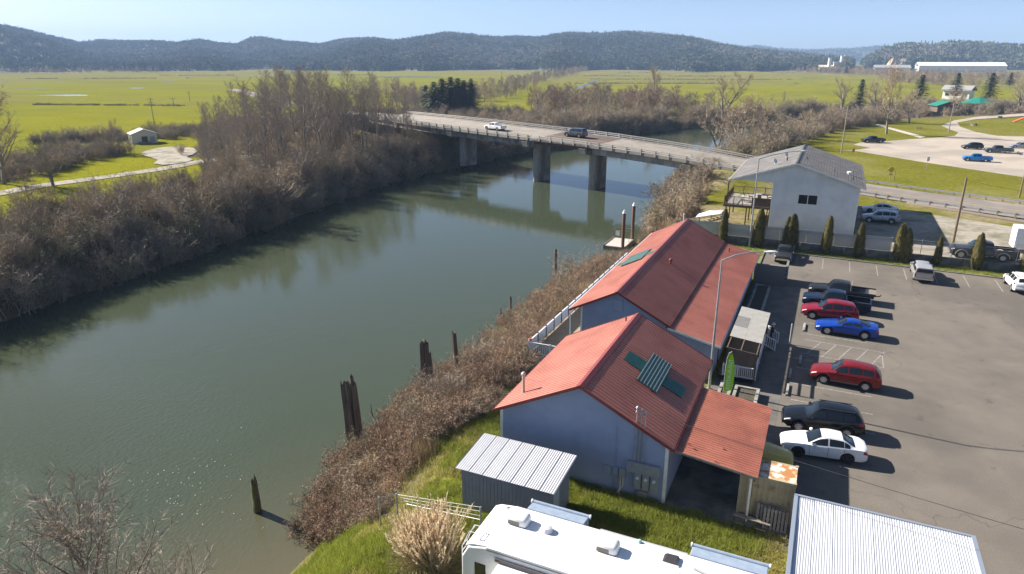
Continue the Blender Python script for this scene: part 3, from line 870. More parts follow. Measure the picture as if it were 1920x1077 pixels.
for x in (0.05, 0.55, 1.1, 1.6):
    for y in (0.02, 0.24):
        MB().box(x, x + 0.035, y, y + 0.035, 0, 0.77).build('leg', M_blackm, tb)
for x in (0.05, 1.1): MB().box(x + 0.035, x + 0.5, 0.02, 0.05, 0.4, 0.43).build('rail', M_oldwood, tb)

# ---------------------------------------------------------------- blue shed with corrugated roof
def corr_sheet(name, w, L, m, pitch=0.076, amp=0.011):
    n = int(w / pitch * 4)
    ys_ = np.linspace(0, w, n + 1)
    z = amp * np.cos(ys_ / pitch * 2 * math.pi)
    V = np.concatenate([np.stack([ys_, np.zeros(n + 1), z], 1), np.stack([ys_, np.full(n + 1, L), z], 1)])
    Fc = [(i, i + 1, n + 2 + i, n + 1 + i) for i in range(n)]
    return npmesh(name, V, Fc, m, True)
M_shedw = mat('slate_blue_shed_wall', (0.20, 0.225, 0.29), (0.165, 0.19, 0.25), 2, 0.6)
sh = thing('tool_shed', 'small slate blue shed with wavy metal roof between the motorhome and the workshop', 'shed', (0.1, -4.5, 0))
SW, SD = 5.35, 2.98
wl = MB()
def shed_wall(name, a, b, z0a, z0b, m, parent, gap=0.2, groove=0.012, out=1):
    """vertical board siding between a and b (xy) with top heights z0a, z0b; each board a plate with grooves"""
    a, b = Vector((*a, 0)), Vector((*b, 0)); d = b - a; L = d.length; d.normalize(); n = Vector((d.y, -d.x, 0)) * out
    k = max(1, int(L / gap)); mb = MB()
    for i in range(k):
        u0, u1 = i * L / k + groove / 2, (i + 1) * L / k - groove / 2
        zt0, zt1 = z0a + (z0b - z0a) * u0 / L, z0a + (z0b - z0a) * u1 / L
        q = [a + d * u0, a + d * u1]
        mb.add([(*(q[0])[:2], 0), (*(q[1])[:2], 0), (*(q[1])[:2], zt1), (*(q[0])[:2], zt0)] +
               [tuple(Vector((v.x, v.y, zz)) - n * 0.03) for v, zz in ((q[0], 0), (q[1], 0), (q[1], zt1), (q[0], zt0))],
               [(0, 1, 2, 3), (7, 6, 5, 4), (0, 4, 5, 1), (1, 5, 6, 2), (2, 6, 7, 3), (3, 7, 4, 0)])
    mb.add([tuple(Vector(p) - n * 0.02) for p in ((a.x, a.y, 0), (b.x, b.y, 0), (b.x, b.y, z0b - 0.005), (a.x, a.y, z0a - 0.005))], [(0, 1, 2, 3)])
    return mb.build(name, m, parent)
zf, zb_ = 2.38, 2.62
shed_wall('front_wall', (0.2, 0.2), (SW - 0.25, 0.2), zf, zf, M_shedw, sh)
shed_wall('side_wall', (SW - 0.25, 0.22), (SW - 0.25, SD - 0.2), zf, zb_, M_shedw, sh)
shed_wall('side_wall', (0.2, SD - 0.2), (0.2, 0.2), zb_, zf, M_shedw, sh)
shed_wall('back_wall', (SW - 0.25, SD - 0.2), (0.2, SD - 0.2), zb_, zb_, M_shedw, sh)
MB().box(SW - 0.245, SW - 0.215, 0.42, 1.22, 0.05, 2.05).build('door', mat('pale_shed_door', (0.36, 0.40, 0.44), (0.3, 0.33, 0.37), 3, 0.5), sh)
ms_ = corr_sheet('roof_sheet', SW / 7 + 0.02, math.hypot(SD + 0.25, zb_ - zf), mat('pale_corrugated_roof', (0.50, 0.51, 0.54), (0.44, 0.45, 0.48), 2, 0.5, metal=0.1, rand=0.05), 0.12, 0.017)
for i in range(7): obj('roof_sheet', ms_, sh, (i * SW / 7, -0.12, zf + 0.045 + (0.003 if i % 2 else 0)), (math.atan2(zb_ - zf, SD), 0, 0))
MB().box(0.1, SW - 0.1, 0.1, 0.16, zf - 0.11, zf + 0.018).build('fascia', M_galv, sh)

# ---------------------------------------------------------------- open store with corrugated roof, bottom right
st = thing('corrugated_store', 'low store with large silver corrugated metal roof at the edge of the parking lot', 'shed', (15.85, -10.6, 0))
RW, RD = 7.0, 10.05
M_storew = mat('pale_grey_cladding', (0.50, 0.50, 0.50), (0.42, 0.42, 0.43), 2, 0.5)
ms_ = corr_sheet('roof_sheet', RW / 9 + 0.02, RD, mat('bright_corrugated_zinc', (0.66, 0.665, 0.69), (0.58, 0.585, 0.61), 1.2, 0.38, metal=0.3, rand=0.05), pitch=0.10, amp=0.014)
for i in range(9): obj('roof_sheet', ms_, st, (i * RW / 9, 0, 2.72 + (0.004 if i % 2 else 0)), (0.012, 0, 0))
M_storet = mat('blue_grey_flashing', (0.27, 0.31, 0.38), rough=0.45, metal=0.3)
for (x0, x1, y0, y1) in ((-0.06, 0.10, -0.05, RD + 0.05), (RW - 0.10, RW + 0.06, -0.05, RD + 0.05), (0.10, RW - 0.10, RD - 0.06, RD + 0.06)):
    MB().box(x0, x1, y0, y1, 2.66, 2.90).build('edge_flashing', M_storet, st)
MB().box(0.12, RW - 0.12, 0.12, RD - 0.12, 0, 2.6).build('wall', M_storew, st)

# ---------------------------------------------------------------- long restaurant building
FX, FYo = -1.39, 15.9
b2 = thing('riverside_restaurant', 'long blue gray restaurant with red metal roof and riverside deck', 'building', (FX, FYo, 0))
E2, R2, LL = 3.8, 5.73, 26.6
XR, XC, XL = 3.75, 7.78, 11.37
s2 = (R2 - E2) / XR
ZC = R2 - (XC - XR) * s2
ZLo = 2.67
zt2 = lambda x: (E2 + s2 * x if x < XR else R2 - (x - XR) * s2) - 0.12
wy0, wy1 = 0.35, LL - 0.35
wx0, wx1 = 0.95, XC - 0.35
gp = [(0, -0.05), (wx1 - wx0, -0.05), (wx1 - wx0, zt2(wx1)), (XR - wx0, zt2(XR)), (0, zt2(wx0))]
lap_wall('front_wall', M_blue, b2, (wx0, wy0, 0), (1, 0, 0), (0, -1, 0), gp)
lap_wall('back_wall', M_blue, b2, (wx0, wy1, 0), (1, 0, 0), (0, 1, 0), gp)
zlow = lambda x: ZC - 0.10 - (x - XC) * (ZC - 0.1 - ZLo) / (XL - XC)
gp2 = [(0, -0.05), (XL - 0.5 - wx1, -0.05), (XL - 0.5 - wx1, zlow(XL - 0.5) - 0.1), (0, zlow(wx1) - 0.1)]
lap_wall('front_wall', M_blue, b2, (wx1, wy0, 0), (1, 0, 0), (0, -1, 0), gp2)
lap_wall('back_wall', M_blue, b2, (wx1, wy1, 0), (1, 0, 0), (0, 1, 0), gp2)
rl_ = [(0, -0.05), (wy1 - wy0, -0.05), (wy1 - wy0, zt2(wx0)), (0, zt2(wx0))]
lap_wall('side_wall', M_blue, b2, (wx0, wy0, 0), (0, 1, 0), (-1, 0, 0), rl_, holes=[(3, 5, 1, 2.2), (8, 10.5, 1, 2.2), (14, 16.5, 1, 2.2)])
rl2 = [(0, -0.05), (wy1 - wy0, -0.05), (wy1 - wy0, ZLo - 0.05), (0, ZLo - 0.05)]
wins = [(2.5, 3.6, 0.0, 2.1), (7.4, 9.2, 0.9, 2.0), (12.5, 14.5, 0.9, 2.0), (18.5, 20.5, 0.9, 2.0), (22, 24, 0.9, 2.0)]
lap_wall('side_wall', M_blue, b2, (XL - 0.5, wy0, 0), (0, 1, 0), (1, 0, 0), rl2, holes=wins)
for (u0, u1, z0, z1) in wins:
    w_ = MB().box(XL - 0.54, XL - 0.5, wy0 + u0, wy0 + u1, max(z0, 0.02), z1).build('window' if z0 > 0.1 else 'door', M_glassd, b2)
    f_ = MB()
    for y in (u0 - 0.07, u1): f_.box(XL - 0.51, XL - 0.46, wy0 + y, wy0 + y + 0.07, max(z0, 0.02), z1)
    f_.box(XL - 0.51, XL - 0.46, wy0 + u0 - 0.07, wy0 + u1 + 0.07, z1, z1 + 0.08)
    f_.build('frame', M_white, w_)
for (u0, u1, z0, z1) in [(3, 5, 1, 2.2), (8, 10.5, 1, 2.2), (14, 16.5, 1, 2.2)]:
    w_ = MB().box(wx0 + 0.01, wx0 + 0.05, wy0 + u0, wy0 + u1, z0, z1).build('window', M_glassd, b2)
# gable vent with white frame
v_ = MB().box(XR - 0.32, XR + 0.32, wy0 - 0.05, wy0 - 0.018, 4.15, 4.95).build('gable_vent', M_blue, b2)
f_ = MB()
for x in (XR - 0.38, XR + 0.32): f_.box(x, x + 0.06, wy0 - 0.07, wy0 - 0.02, 4.09, 5.01)
for z in (4.09, 4.95): f_.box(XR - 0.32, XR + 0.32, wy0 - 0.07, wy0 - 0.02, z, z + 0.06)
f_.build('frame', M_blue, v_)
for x, y in ((wx0, wy0), (XL - 0.5, wy0), (wx0, wy1), (XL - 0.5, wy1)):
    MB().box(x - 0.06, x + 0.06, y - 0.06, y + 0.06, -0.05, (zt2(wx0) if x < 2 else ZLo) - 0.05).build('corner_trim', M_white, b2)
MB().box(0.1, 0.18, -0.05, 0.03, 0.3, 3.6).build('porch_post', M_white, b2)
rd = MB(); rd.prism([(0.03, E2 - 0.1), (XR, R2 - 0.1), (XC - 0.03, ZC - 0.1), (XC - 0.03, ZC - 0.018), (XR, R2 - 0.018), (0.03, E2 - 0.018)], 'y', 0.03, LL - 0.03)
roof2 = rd.build('roof', M_deckd, b2)
slope(roof2, 'roof_panel', 0, E2, XR, R2, 0, LL, M_roof)
slope(roof2, 'roof_panel', XR, R2, XC, ZC, 0, LL, M_roof, ribs=4)
rd = MB(); zl0 = ZC - 0.16
rd.prism([(XC - 0.3, zl0 - 0.08), (XL - 0.03, ZLo - 0.1), (XL - 0.03, ZLo - 0.02), (XC - 0.3, zl0 - 0.02 + 0.05)], 'y', 0.13, LL - 0.03)
roof2b = rd.build('lower_roof', M_deckd, b2)
slope(roof2b, 'roof_panel', XC - 0.3, zl0 + 0.10, XL, ZLo + 0.02, 0.1, LL, M_roof, ribs=4)
rc = MB(); rc.prism([(XR - 0.24, R2 - 0.085), (XR, R2 + 0.045), (XR + 0.24, R2 - 0.085), (XR, R2 + 0.037)], 'y', -0.02, LL + 0.02); rc.build('ridge_cap', M_trimr, roof2)
for y in (-0.012, LL + 0.012):
    for xe, ze in ((-0.03, E2), (XC + 0.02, ZC)):
        bt = MB(); bt.bar((XR, y, R2 - 0.06), (xe, y, ze - 0.06), 0.03, 0.16); bt.build('barge_trim', M_trimr, roof2)
for y in (0.06, LL + 0.012):
    bt = MB(); bt.bar((XC - 0.2, y, zl0 - 0.03), (XL + 0.02, y, ZLo - 0.05), 0.03, 0.16); bt.build('barge_trim', M_white, roof2b)
MB().box(XL, XL + 0.05, 0.08, LL - 0.02, ZLo - 0.12, ZLo - 0.01).build('fascia', M_white, roof2b)
MB().box(-0.08, 0.0, 0.02, LL - 0.02, E2 - 0.13, E2 - 0.02).build('gutter', M_white, roof2)
# paler green skylight cross on the river slope
a2 = math.atan2(R2 - E2, XR)
def on_left(u0, u1, v0, v1, lift, m, nm):
    mb = MB(); mb.box(0, u1 - u0, 0, v1 - v0, 0, 0.02)
    k = 0.02
    while k < v1 - v0 - 0.04: mb.box(0.0, u1 - u0, k, k + 0.03, 0.021, 0.045); k += 0.21
    return mb.build(nm, m, roof2, (math.cos(a2) * u0 - math.sin(a2) * lift, v0, E2 + math.sin(a2) * u0 + math.cos(a2) * lift), (0, -a2, 0))
on_left(0.2, 4.0, 12.3, 13.2, 0.027, M_tealp, 'skylight_strip')
on_left(1.0, 3.1, 10.9, 14.7, 0.09, M_tealp, 'skylight_panel')
pipe(roof2, 'vent_pipe', 5.2, 11.5, R2 - 1.45 * s2, 0.33, 0.10, M_trimr, 1)
pipe(roof2b, 'vent_pipe', 8.6, 23.8, 3.45, 0.3, 0.07, M_trimr)
pipe(roof2, 'vent_pipe', XR - 0.4, LL - 0.4, R2 - 0.2, 0.7, 0.04, M_white, 1)

# riverside deck with white baluster rail
def baluster_rail(parent, a, b, h=1.0, gap=0.14, m=None, post=1.8, base=0.08, bw=0.05, top=0.09):
    """railing from a to b: posts, rails and every baluster its own piece"""
    m = m or M_white
    a, b = Vector(a), Vector(b); d = b - a; L = d.length; dz = d.z / L
    u = Vector((d.x, d.y, 0)); Lh = u.length; u.normalize(); rz = math.atan2(u.y, u.x)
    r_ = MB(); r_.bar(a + Vector((0, 0, h)), b + Vector((0, 0, h)), top, 0.06); r_.build('top_rail', m, parent)
    r_ = MB(); r_.bar(a + Vector((0, 0, base)), b + Vector((0, 0, base)), 0.06, 0.07); r_.build('bottom_rail', m, parent)
    n = max(1, round(L / post))
    pm = MB().box(-0.05, 0.05, -0.05, 0.05, 0, h + 0.08).mesh('rail_post', m)
    for i in range(n + 1): obj('rail_post', pm, parent, tuple(a + d * (i / n)), (0, 0, rz))
    k = int(L / gap)
    bmsh = MB().box(-bw / 2, bw / 2, -0.018, 0.018, base, h).mesh('baluster', m)
    for i in range(1, k):
        if min(abs(i / k - j / n) for j in range(n + 1)) * L < 0.06: continue
        obj('baluster', bmsh, parent, tuple(a + d * (i / k)), (0, 0, rz))
M_rail = mat('white_rail_paint', (0.60, 0.62, 0.66), (0.52, 0.54, 0.58), 4, 0.6)
dk = thing('river_deck', 'wooden deck with pale blue railing along the river side of the restaurant', 'deck', (-4.0, 14.3, 0))
planks = MB()
y = 0.0
pl_me = MB().box(0, 3.55, 0, 0.19, 0.24, 0.28).mesh('plank', M_wood)
for i in range(9): obj('plank', pl_me, dk, (0, i * 0.2, 0))
M_wood2 = M_wood
pl_me2 = MB().box(0, 0.195, 0, 2.95, 0.24, 0.28).mesh('plank', M_wood)
for j in range(9):
    for i in range(12 if j < 3 else 12): obj('plank', pl_me2, dk, (i * 0.2, 1.82 + j * 2.97, 0))
fr = MB()
fr.box(-0.05, 0.02, -0.03, 28.2, 0.0, 0.235); fr.box(0.02, 3.5, -0.04, 0.03, 0.0, 0.235)
fr.build('rim_joist', M_rail, dk)
for yy in (0.3, 4, 8, 12, 16, 20, 24, 28):
    for x in (0.1, 2.2): MB().box(x - 0.1, x + 0.1, yy - 0.1, yy + 0.1, -4.0, 0.0).build('post', M_oldwood, dk)
baluster_rail(dk, (0, 0.02, 0.28), (3.5, 0.02, 0.28), 0.95, 0.16, M_rail)
# outer side: dark posts with pale infill panels
M_panel = mat('pale_screen_panel', (0.55, 0.57, 0.60), (0.48, 0.5, 0.53), 2, 0.5)
for i in range(17):
    y = 0.05 + i * 1.75
    MB().box(-0.06, 0.06, y - 0.05, y + 0.05, 0.28, 1.38).build('rail_post', M_blackm if i else M_rail, dk)
    if i < 16:
        MB().box(-0.015, 0.015, y + 0.06, y + 1.69, 0.36, 1.18).build('rail_panel', M_panel, dk)
        MB().box(-0.06, 0.06, y + 0.05, y + 1.70, 1.22, 1.30).build('top_rail', M_rail, dk)
tag(MB().lathe([(0.10, 0), (0.16, 0.05), (0.12, 0.16), (0.04, 0.20)], 10).build('flower_pot', mat('red_pot', (0.45, 0.06, 0.04), rough=0.6), None, (-3.95, 14.45, 1.30), smooth=True),
    'small red pot on the deck rail corner above the river', 'pot')

# porch on the lot side: clear corrugated roof on posts
po = thing('entrance_porch', 'entrance porch with translucent corrugated roof and white balusters beside the restaurant', 'porch', (10.0, 16.2, 0))
PW, PL = 2.55, 9.4
M_poly = mat('milky_polycarbonate', (0.66, 0.65, 0.60), (0.56, 0.54, 0.49), 1.5, 0.3, c3=(0.26, 0.19, 0.12), s3=0.9, lo3=0.66, hi3=0.8, transl=0.4)
M_polyd = mat('smoked_polycarbonate', (0.20, 0.19, 0.19), (0.26, 0.25, 0.24), 2, 0.3)
M_brown = mat('brown_porch_wood', (0.13, 0.09, 0.065), (0.09, 0.065, 0.05), 3, 0.8)
pz0, pz1 = 2.72, 2.45
def porch_sheet(x0, x1, y0, y1, m):
    L = math.hypot(x1 - x0, (pz1 - pz0) * (x1 - x0) / PW)
    me = corr_sheet('roof_sheet', y1 - y0, L, m, 0.10, 0.014)
    zz = pz0 + (pz1 - pz0) * (x0) / PW
    a = math.atan2(pz1 - pz0, PW)
    q = Matrix.Rotation(a, 4, 'Y').inverted() @ Matrix.Rotation(R(-90), 4, 'Z')
    o = obj('roof_sheet', me, po)
    o.matrix_local = Matrix.Translation((x0, y1, zz)) @ Matrix.Rotation(-a, 4, 'Y') @ Matrix.Rotation(R(-90), 4, 'Z')
for y0, y1 in ((2.2, 4.5), (6.82, 9.1)): porch_sheet(0.3, 2.55, y0, y1, M_poly)
porch_sheet(1.28, 2.55, 4.5, 6.8, M_poly); porch_sheet(0.3, 1.27, 4.5, 6.8, M_polyd)
for y in (0.1, 2.3, 5.6, 9.0):
    r_ = MB(); r_.bar((0.3, y, pz0 - 0.10), (2.5, y, pz1 - 0.06), 0.06, 0.1); r_.build('rafter', M_brown, po)
    if y != 5.6: MB().box(2.38, 2.48, y - 0.05, y + 0.05, 0, pz1 - 0.1).build('post', M_brown, po)
r_ = MB(); r_.bar((1.35, 0.1, 2.52), (1.35, 9.0, 2.52), 0.07, 0.10); r_.build('purlin', M_brown, po)
for x in (0.42, 2.42): r_ = MB(); r_.bar((x, 0.1, 2.62 - x * 0.1), (x, 9.0, 2.62 - x * 0.1), 0.07, 0.12); r_.build('beam', M_brown, po)
for i in range(46):
    MB().box(0.02, 2.5, 0.1 + i * 0.2, 0.29 + i * 0.2, 0.42, 0.46).build('plank', M_brown, po) if i < 1 else None
pmn = MB().box(0.02, 2.5, 0, 0.19, 0.42, 0.46).mesh('plank', M_brown)
for i in range(1, 46): obj('plank', pmn, po, (0, 0.1 + i * 0.2, 0))
MB().box(2.46, 2.5, 0.1, 9.3, 0.05, 0.41).build('skirt', M_brown, po)
baluster_rail(po, (0.3, 0.1, 0.46), (1.15, 0.1, 0.46), 0.85, 0.13, M_rail, post=3)
baluster_rail(po, (1.3, 0.1, 0.46), (2.5, 0.1, 0.46), 0.85, 0.13, M_rail, post=3)
baluster_rail(po, (2.46, 0.1, 0.46), (2.46, 6.4, 0.46), 0.85, 0.13, M_rail, post=3)
baluster_rail(po, (0.3, 9.45, 0.46), (2.1, 9.45, 0.46), 0.85, 0.13, M_rail, post=3)
baluster_rail(po, (2.1, 9.45, 0.46), (2.9, 8.9, 0.46), 0.85, 0.13, M_rail, post=3)
# steps down to the pavement
for i, z in enumerate((0.30, 0.15)): MB().box(2.52 + i * 0.3, 2.84 + i * 0.3, 7.1, 8.6, 0.006, z).build('step', M_concd, po)
baluster_rail(po, (2.5, 7.0, 0.46), (3.3, 7.0, 0.1), 0.85, 0.16, M_rail, post=3)
baluster_rail(po, (2.9, 8.75, 0.40), (3.4, 8.75, 0.1), 0.85, 0.16, M_rail, post=3)

# planters
def planter(label, x0, x1, y0, y1, h=0.42, t=0.22):
    o = thing('planter', label, 'planter', (x0, y0, 0))
    W, D = x1 - x0, y1 - y0
    for (a, b, c, d_) in ((0, W, 0, t), (0, W, D - t, D), (0, t, t, D - t), (W - t, W, t, D - t)):
        MB().box(a, b, c, d_, -0.02, h).build('wall', M_conc, o, bevel=0.02)
    MB().box(t, W - t, t, D - t, 0.0, h - 0.12).build('soil', M_soil, o)
planter('concrete edged planting bed in front of the porch near the carport', 11.35, 13.0, 12.2, 15.2)
planter('narrow planting bed beside the green banner flag', 10.35, 11.2, 11.2, 15.6, 0.35)
planter('long planting bed beside the grey block wall', 10.15, 11.6, 28.4, 39.6, 0.4)
bw = thing('block_wall', 'grey concrete block screen wall at the far corner of the restaurant', 'wall', (9.7, 41.3, 0))
blk = MB().box(0, 0.39, 0, 0.25, 0, 0.19).mesh('block', M_concd)
for j in range(10):
    for i in range(8):
        x = i * 0.4 - (0.2 if j % 2 else 0)
        if x < -0.1 and j % 2: x = 0.0; obj('block', MB().box(0, 0.19, 0, 0.25, 0, 0.19).mesh('block', M_concd), bw, (0, 0, j * 0.2)); continue
        obj('block', blk, bw, (x, 0.004 * (j % 2), j * 0.2))
MB().box(0.02, 2.95, 0.02, 0.23, 0, 1.98).build('mortar', M_conc, bw)
MB().box(2.98, 3.2, 0.25, 2.6, 0, 1.98).build('return_wall', M_concd, bw)
# banner flag
fl = thing('feather_flag', 'tall lime green feather banner with white lettering beside the porch', 'banner', (10.75, 13.4, 0))
M_lime = mat('lime_banner', (0.45, 0.70, 0.02), (0.40, 0.64, 0.02), 3, 0.7, transl=0.5)
pole_pts = [(0, 0, 0.0), (0, 0, 2.2), (0.03, 0.01, 3.0), (0.14, 0.03, 3.45), (0.30, 0.05, 3.55)]
MB().tube(pole_pts, 0.018, 6).build('pole', M_alu, fl, smooth=True)
out = [(0.0, 0.55), (0.55, 0.75), (0.62, 1.6), (0.56, 2.5), (0.45, 3.1), (0.30, 3.5), (0.12, 3.4), (0.02, 2.9), (0.0, 2.2)]
fb = MB(); fb.prism(out, 'y', -0.004, 0.004)
flag = fb.build('sail', M_lime, fl, rot=(0, 0, 0.1))
def text(body, size, parent, loc, rot, m, extr=0.003, name='lettering', align='CENTER'):
    cu = bpy.data.curves.new(name, 'FONT'); cu.body = body; cu.size = size; cu.extrude = extr; cu.align_x = align; cu.align_y = 'CENTER'
    tmp = bpy.data.objects.new('tmp', cu); COL.objects.link(tmp)
    dg = bpy.context.evaluated_depsgraph_get()
    me = bpy.data.meshes.new_from_object(tmp.evaluated_get(dg)); me.materials.clear(); me.materials.append(m)
    bpy.data.objects.remove(tmp)
    return obj(name, me, parent, loc, rot)
text('RESTAURANT', 0.36, flag, (0.30, -0.008, 1.9), (R(90), R(-90), 0), mat('banner_white', (0.85, 0.85, 0.82), rough=0.6))

# parking post and wheel stops
ps = thing('sign_post', 'slim pale metal sign post standing at the pavement edge', 'post', (14.27, 25.4, 0))
MB().lathe([(0.05, 0), (0.05, 1.75), (0.02, 1.78)], 10).build('pole', M_alu, ps, smooth=True)
MB().lathe([(0.16, 0), (0.14, 0.06), (0.05, 0.08)], 12).build('base', M_conc, ps)
ws = MB(); ws.prism([(-0.1, 0), (0.1, 0), (0.07, 0.13), (-0.07, 0.13)], 'y', -0.9, 0.9)
wsm = ws.mesh('wheel_stop', M_conc)
for lab, x, y in (('concrete wheel stop in front of the blue coupe', 15.2, 29.7), ('sunlit concrete wheel stop by the hatched bay', 15.25, 22.3), ('shaded wheel stop nearest the porch steps', 14.7, 19.4), ('shaded wheel stop nearest the planter', 14.7, 16.6)):
    tag(obj('wheel_stop', wsm, None, (x, y, 0.004)), lab, 'wheel stop', 'concrete wheel stops along the pavement')

# ---------------------------------------------------------------- street lights
def street_light(label, x, y, top_px, arm_end, r=0.1):
    base = Vector((x, y, 0))
    c, rr = ray(*top_px)
    t = ((np.array([x, y]) - c[:2]) @ rr[:2]) / (rr[:2] @ rr[:2]); h = float((c + rr * t)[2])
    o = thing('street_light', label, 'street light', (x, y, 0), 0, 'tall galvanised street lights')
    mb = MB(); mb.tube([(0, 0, 0), (0, 0, h * 0.5), (0, 0, h)], [r, r * 0.8, r * 0.55], 12); mb.build('pole', M_galv, o, smooth=True)
    MB().lathe([(r * 2.2, 0), (r * 2.2, 0.05), (r * 1.2, 0.08)], 12).build('base_plate', M_galv, o)
    e = Vector(arm_end)
    pts = [(0, 0, h - 0.05), tuple(e * 0.3 + Vector((0, 0, h + 0.33))), tuple(e * 0.65 + Vector((0, 0, h + 0.55))), tuple(e + Vector((0, 0, h + 0.62)))]
    MB().tube(pts, [0.055, 0.05, 0.045, 0.04], 8).build('arm', M_galv, o, smooth=True)
    rz = math.atan2(e.y, e.x)
    hd = MB(); Mx = Matrix.Translation(e + Vector((0, 0, h + 0.60))) @ Matrix.Rotation(rz, 4, 'Z')
    prof = [(-0.1, 0.05, 0.05), (0.1, 0.11, 0.08), (0.35, 0.17, 0.10), (0.6, 0.15, 0.09), (0.78, 0.06, 0.04)]
    V, Fc = [], []
    for (u, w, hh) in prof:
        for k in range(10):
            t_ = 2 * math.pi * k / 10
            V.append(Mx @ Vector((u, w * math.cos(t_), hh * math.sin(t_) * (1.0 if math.sin(t_) > 0 else 0.8))))
    for i in range(4):
        for k in range(10): Fc.append((i * 10 + k, i * 10 + (k + 1) % 10, (i + 1) * 10 + (k + 1) % 10, (i + 1) * 10 + k))
    Fc += [tuple(range(9, -1, -1)), tuple(range(40, 50))]
    hd.add(V, Fc); hd.build('lamp_head', mat('lamp_head_grey', (0.62, 0.63, 0.64), rough=0.45), o, smooth=True)
    MB().lathe([(0.10, -0.12), (0.13, -0.07), (0.13, -0.05)], 12, Matrix.Translation(e + Vector((0.35 * math.cos(rz), 0.35 * math.sin(rz), h + 0.58)))).build('lens', mat('lamp_lens', (0.5, 0.5, 0.46), rough=0.2), o)
    return o, h
street_light('street light pole rising in front of the restaurant roof, its arm over the lot', 9.68, 14.5, (1358, 488), (2.55, 0.95, 0))
street_light('taller street light pole in front of the white house, its arm over the roof', 7.73, 55.3, (1422, 298), (4.3, 4.6, 0), 0.115)

# ================================================================== WHITE HOUSE
YZ = 0.92
M_hwhite = mat('white_house_siding', (0.66, 0.675, 0.69), (0.61, 0.625, 0.64), 1.0, 0.6, c3=(0.55, 0.565, 0.58), s3=0.4)
M_shing = mat('grey_shingles', (0.135, 0.128, 0.125), (0.095, 0.09, 0.088), 2.5, 0.85, bump=0.5, bscale=7, stretch=(1, 1, 1), c3=(0.165, 0.155, 0.148), s3=0.7)
hs = thing('white_house', 'two storey white house with grey shingle roof and riverside balcony deck', 'house', (9.2, 62.9, YZ))
HW, HL, HE, HR = 9.94, 21.0, 7.0 - YZ, 9.6 - YZ
OL, OR, OF = 5.55, 0.63, 0.4
apx = (HW + OR - OL) / 2
spn = (HW + OR + OL) / 2
sH = (HR - HE) / spn
ztH = lambda x: HE + sH * (spn - abs(x - apx)) - 0.15
lap_wall('front_wall', M_hwhite, hs, (0, 0, 0), (1, 0, 0), (0, -1, 0), [(0, -0.1), (HW, -0.1), (HW, ztH(HW)), (apx, ztH(apx)), (0, ztH(0))], 0.2, holes=[(3.15, 5.35, 3.55, 4.75)])
# upper gable over the deck
lap_wall('gable_wall', M_hwhite, hs, (-OL + 0.5, 0, 0), (1, 0, 0), (0, -1, 0), [(0, ztH(-OL + 0.5) - 0.02), (OL - 0.5, ztH(-OL + 0.5) - 0.12), (OL - 0.5, ztH(0)), ], 0.2)
lap_wall('back_wall', M_hwhite, hs, (0, HL, 0), (1, 0, 0), (0, 1, 0), [(0, -0.1), (HW, -0.1), (HW, ztH(HW)), (apx, ztH(apx)), (0, ztH(0))], 0.2)
rw = [(0, -0.1), (HL, -0.1), (HL, ztH(HW)), (0, ztH(HW))]
lap_wall('side_wall', M_hwhite, hs, (HW, 0, 0), (0, 1, 0), (1, 0, 0), rw, 0.2)
lap_wall('side_wall', M_hwhite, hs, (0, 0, 0), (0, 1, 0), (-1, 0, 0), [(0, -0.1), (HL, -0.1), (HL, ztH(0)), (0, ztH(0))], 0.2)
w_ = MB().box(3.15, 5.35, 0.03, 0.07, 3.55, 4.75).build('window', M_glassd, hs)
f_ = MB()
for x in (3.08, 4.21, 5.35): f_.box(x, x + 0.08, -0.07, 0.05, 3.48, 4.82)
for z in (3.47, 4.75): f_.box(3.08, 5.43, -0.065, 0.045, z, z + 0.08)
f_.build('frame', M_white, w_)
for x in (0, HW): MB().box(x - 0.09, x + 0.09, -0.055, 0.08, -0.1, ztH(x) - 0.05).build('corner_trim', M_white, hs)
rd = MB()
rd.prism([(-OL, HE - 0.16), (apx, HR - 0.16), (HW + OR, HE - 0.16), (HW + OR, HE), (apx, HR), (-OL, HE)], 'y', -OF, HL)
roofh = rd.build('roof', M_shing, hs)
# shingle courses
def courses(parent, x0, z0, x1, z1, y0, y1, n, m):
    a = math.atan2(z1 - z0, x1 - x0); L = math.hypot(x1 - x0, z1 - z0)
    me = MB().box(0, L / n * 1.02, y0, y1, 0.0, 0.018).mesh('shingle_course', m)
    for i in range(n):
        t = i / n
        obj('shingle_course', me, parent, (x0 + (x1 - x0) * t, 0, z0 + (z1 - z0) * t + 0.004), (0, -a + (0.03 if x1 < x0 else -0.03) * (1 if z1 > z0 else -1) * 0 , 0))
nC = 24
def shingle_slope(xe, ze, xr, zr):
    """overlapping courses from eave up to ridge"""
    L = math.hypot(xr - xe, zr - ze); ca, sa = (xr - xe) / L, (zr - ze) / L
    st = L / nC
    mb = MB()
    V = []
    for i in range(nC):
        a0, a1 = i * st, (i + 1) * st
        p = [(xe + ca * a0, ze + sa * a0), (xe + ca * a1, ze + sa * a1)]
        nx_, nz_ = -sa * (1 if ca > 0 else -1), abs(ca)
        q = [(p[0][0] + nx_ * 0.03, p[0][1] + nz_ * 0.03), (p[1][0] + nx_ * 0.008, p[1][1] + nz_ * 0.008)]
        s_ = MB(); s_.prism([p[0], p[1], q[1], q[0]], 'y', -OF - 0.01, HL + 0.01)
        s_.build('shingle_course', M_shing, roofh)
shingle_slope(-OL, HE, apx, HR); shingle_slope(HW + OR, HE, apx, HR)
rc = MB(); rc.prism([(apx - 0.22, HR - 0.03), (apx, HR + 0.10), (apx + 0.22, HR - 0.03), (apx, HR + 0.06)], 'y', -OF - 0.02, HL + 0.02); rc.build('ridge_cap', M_blackm, roofh)
ft = MB()
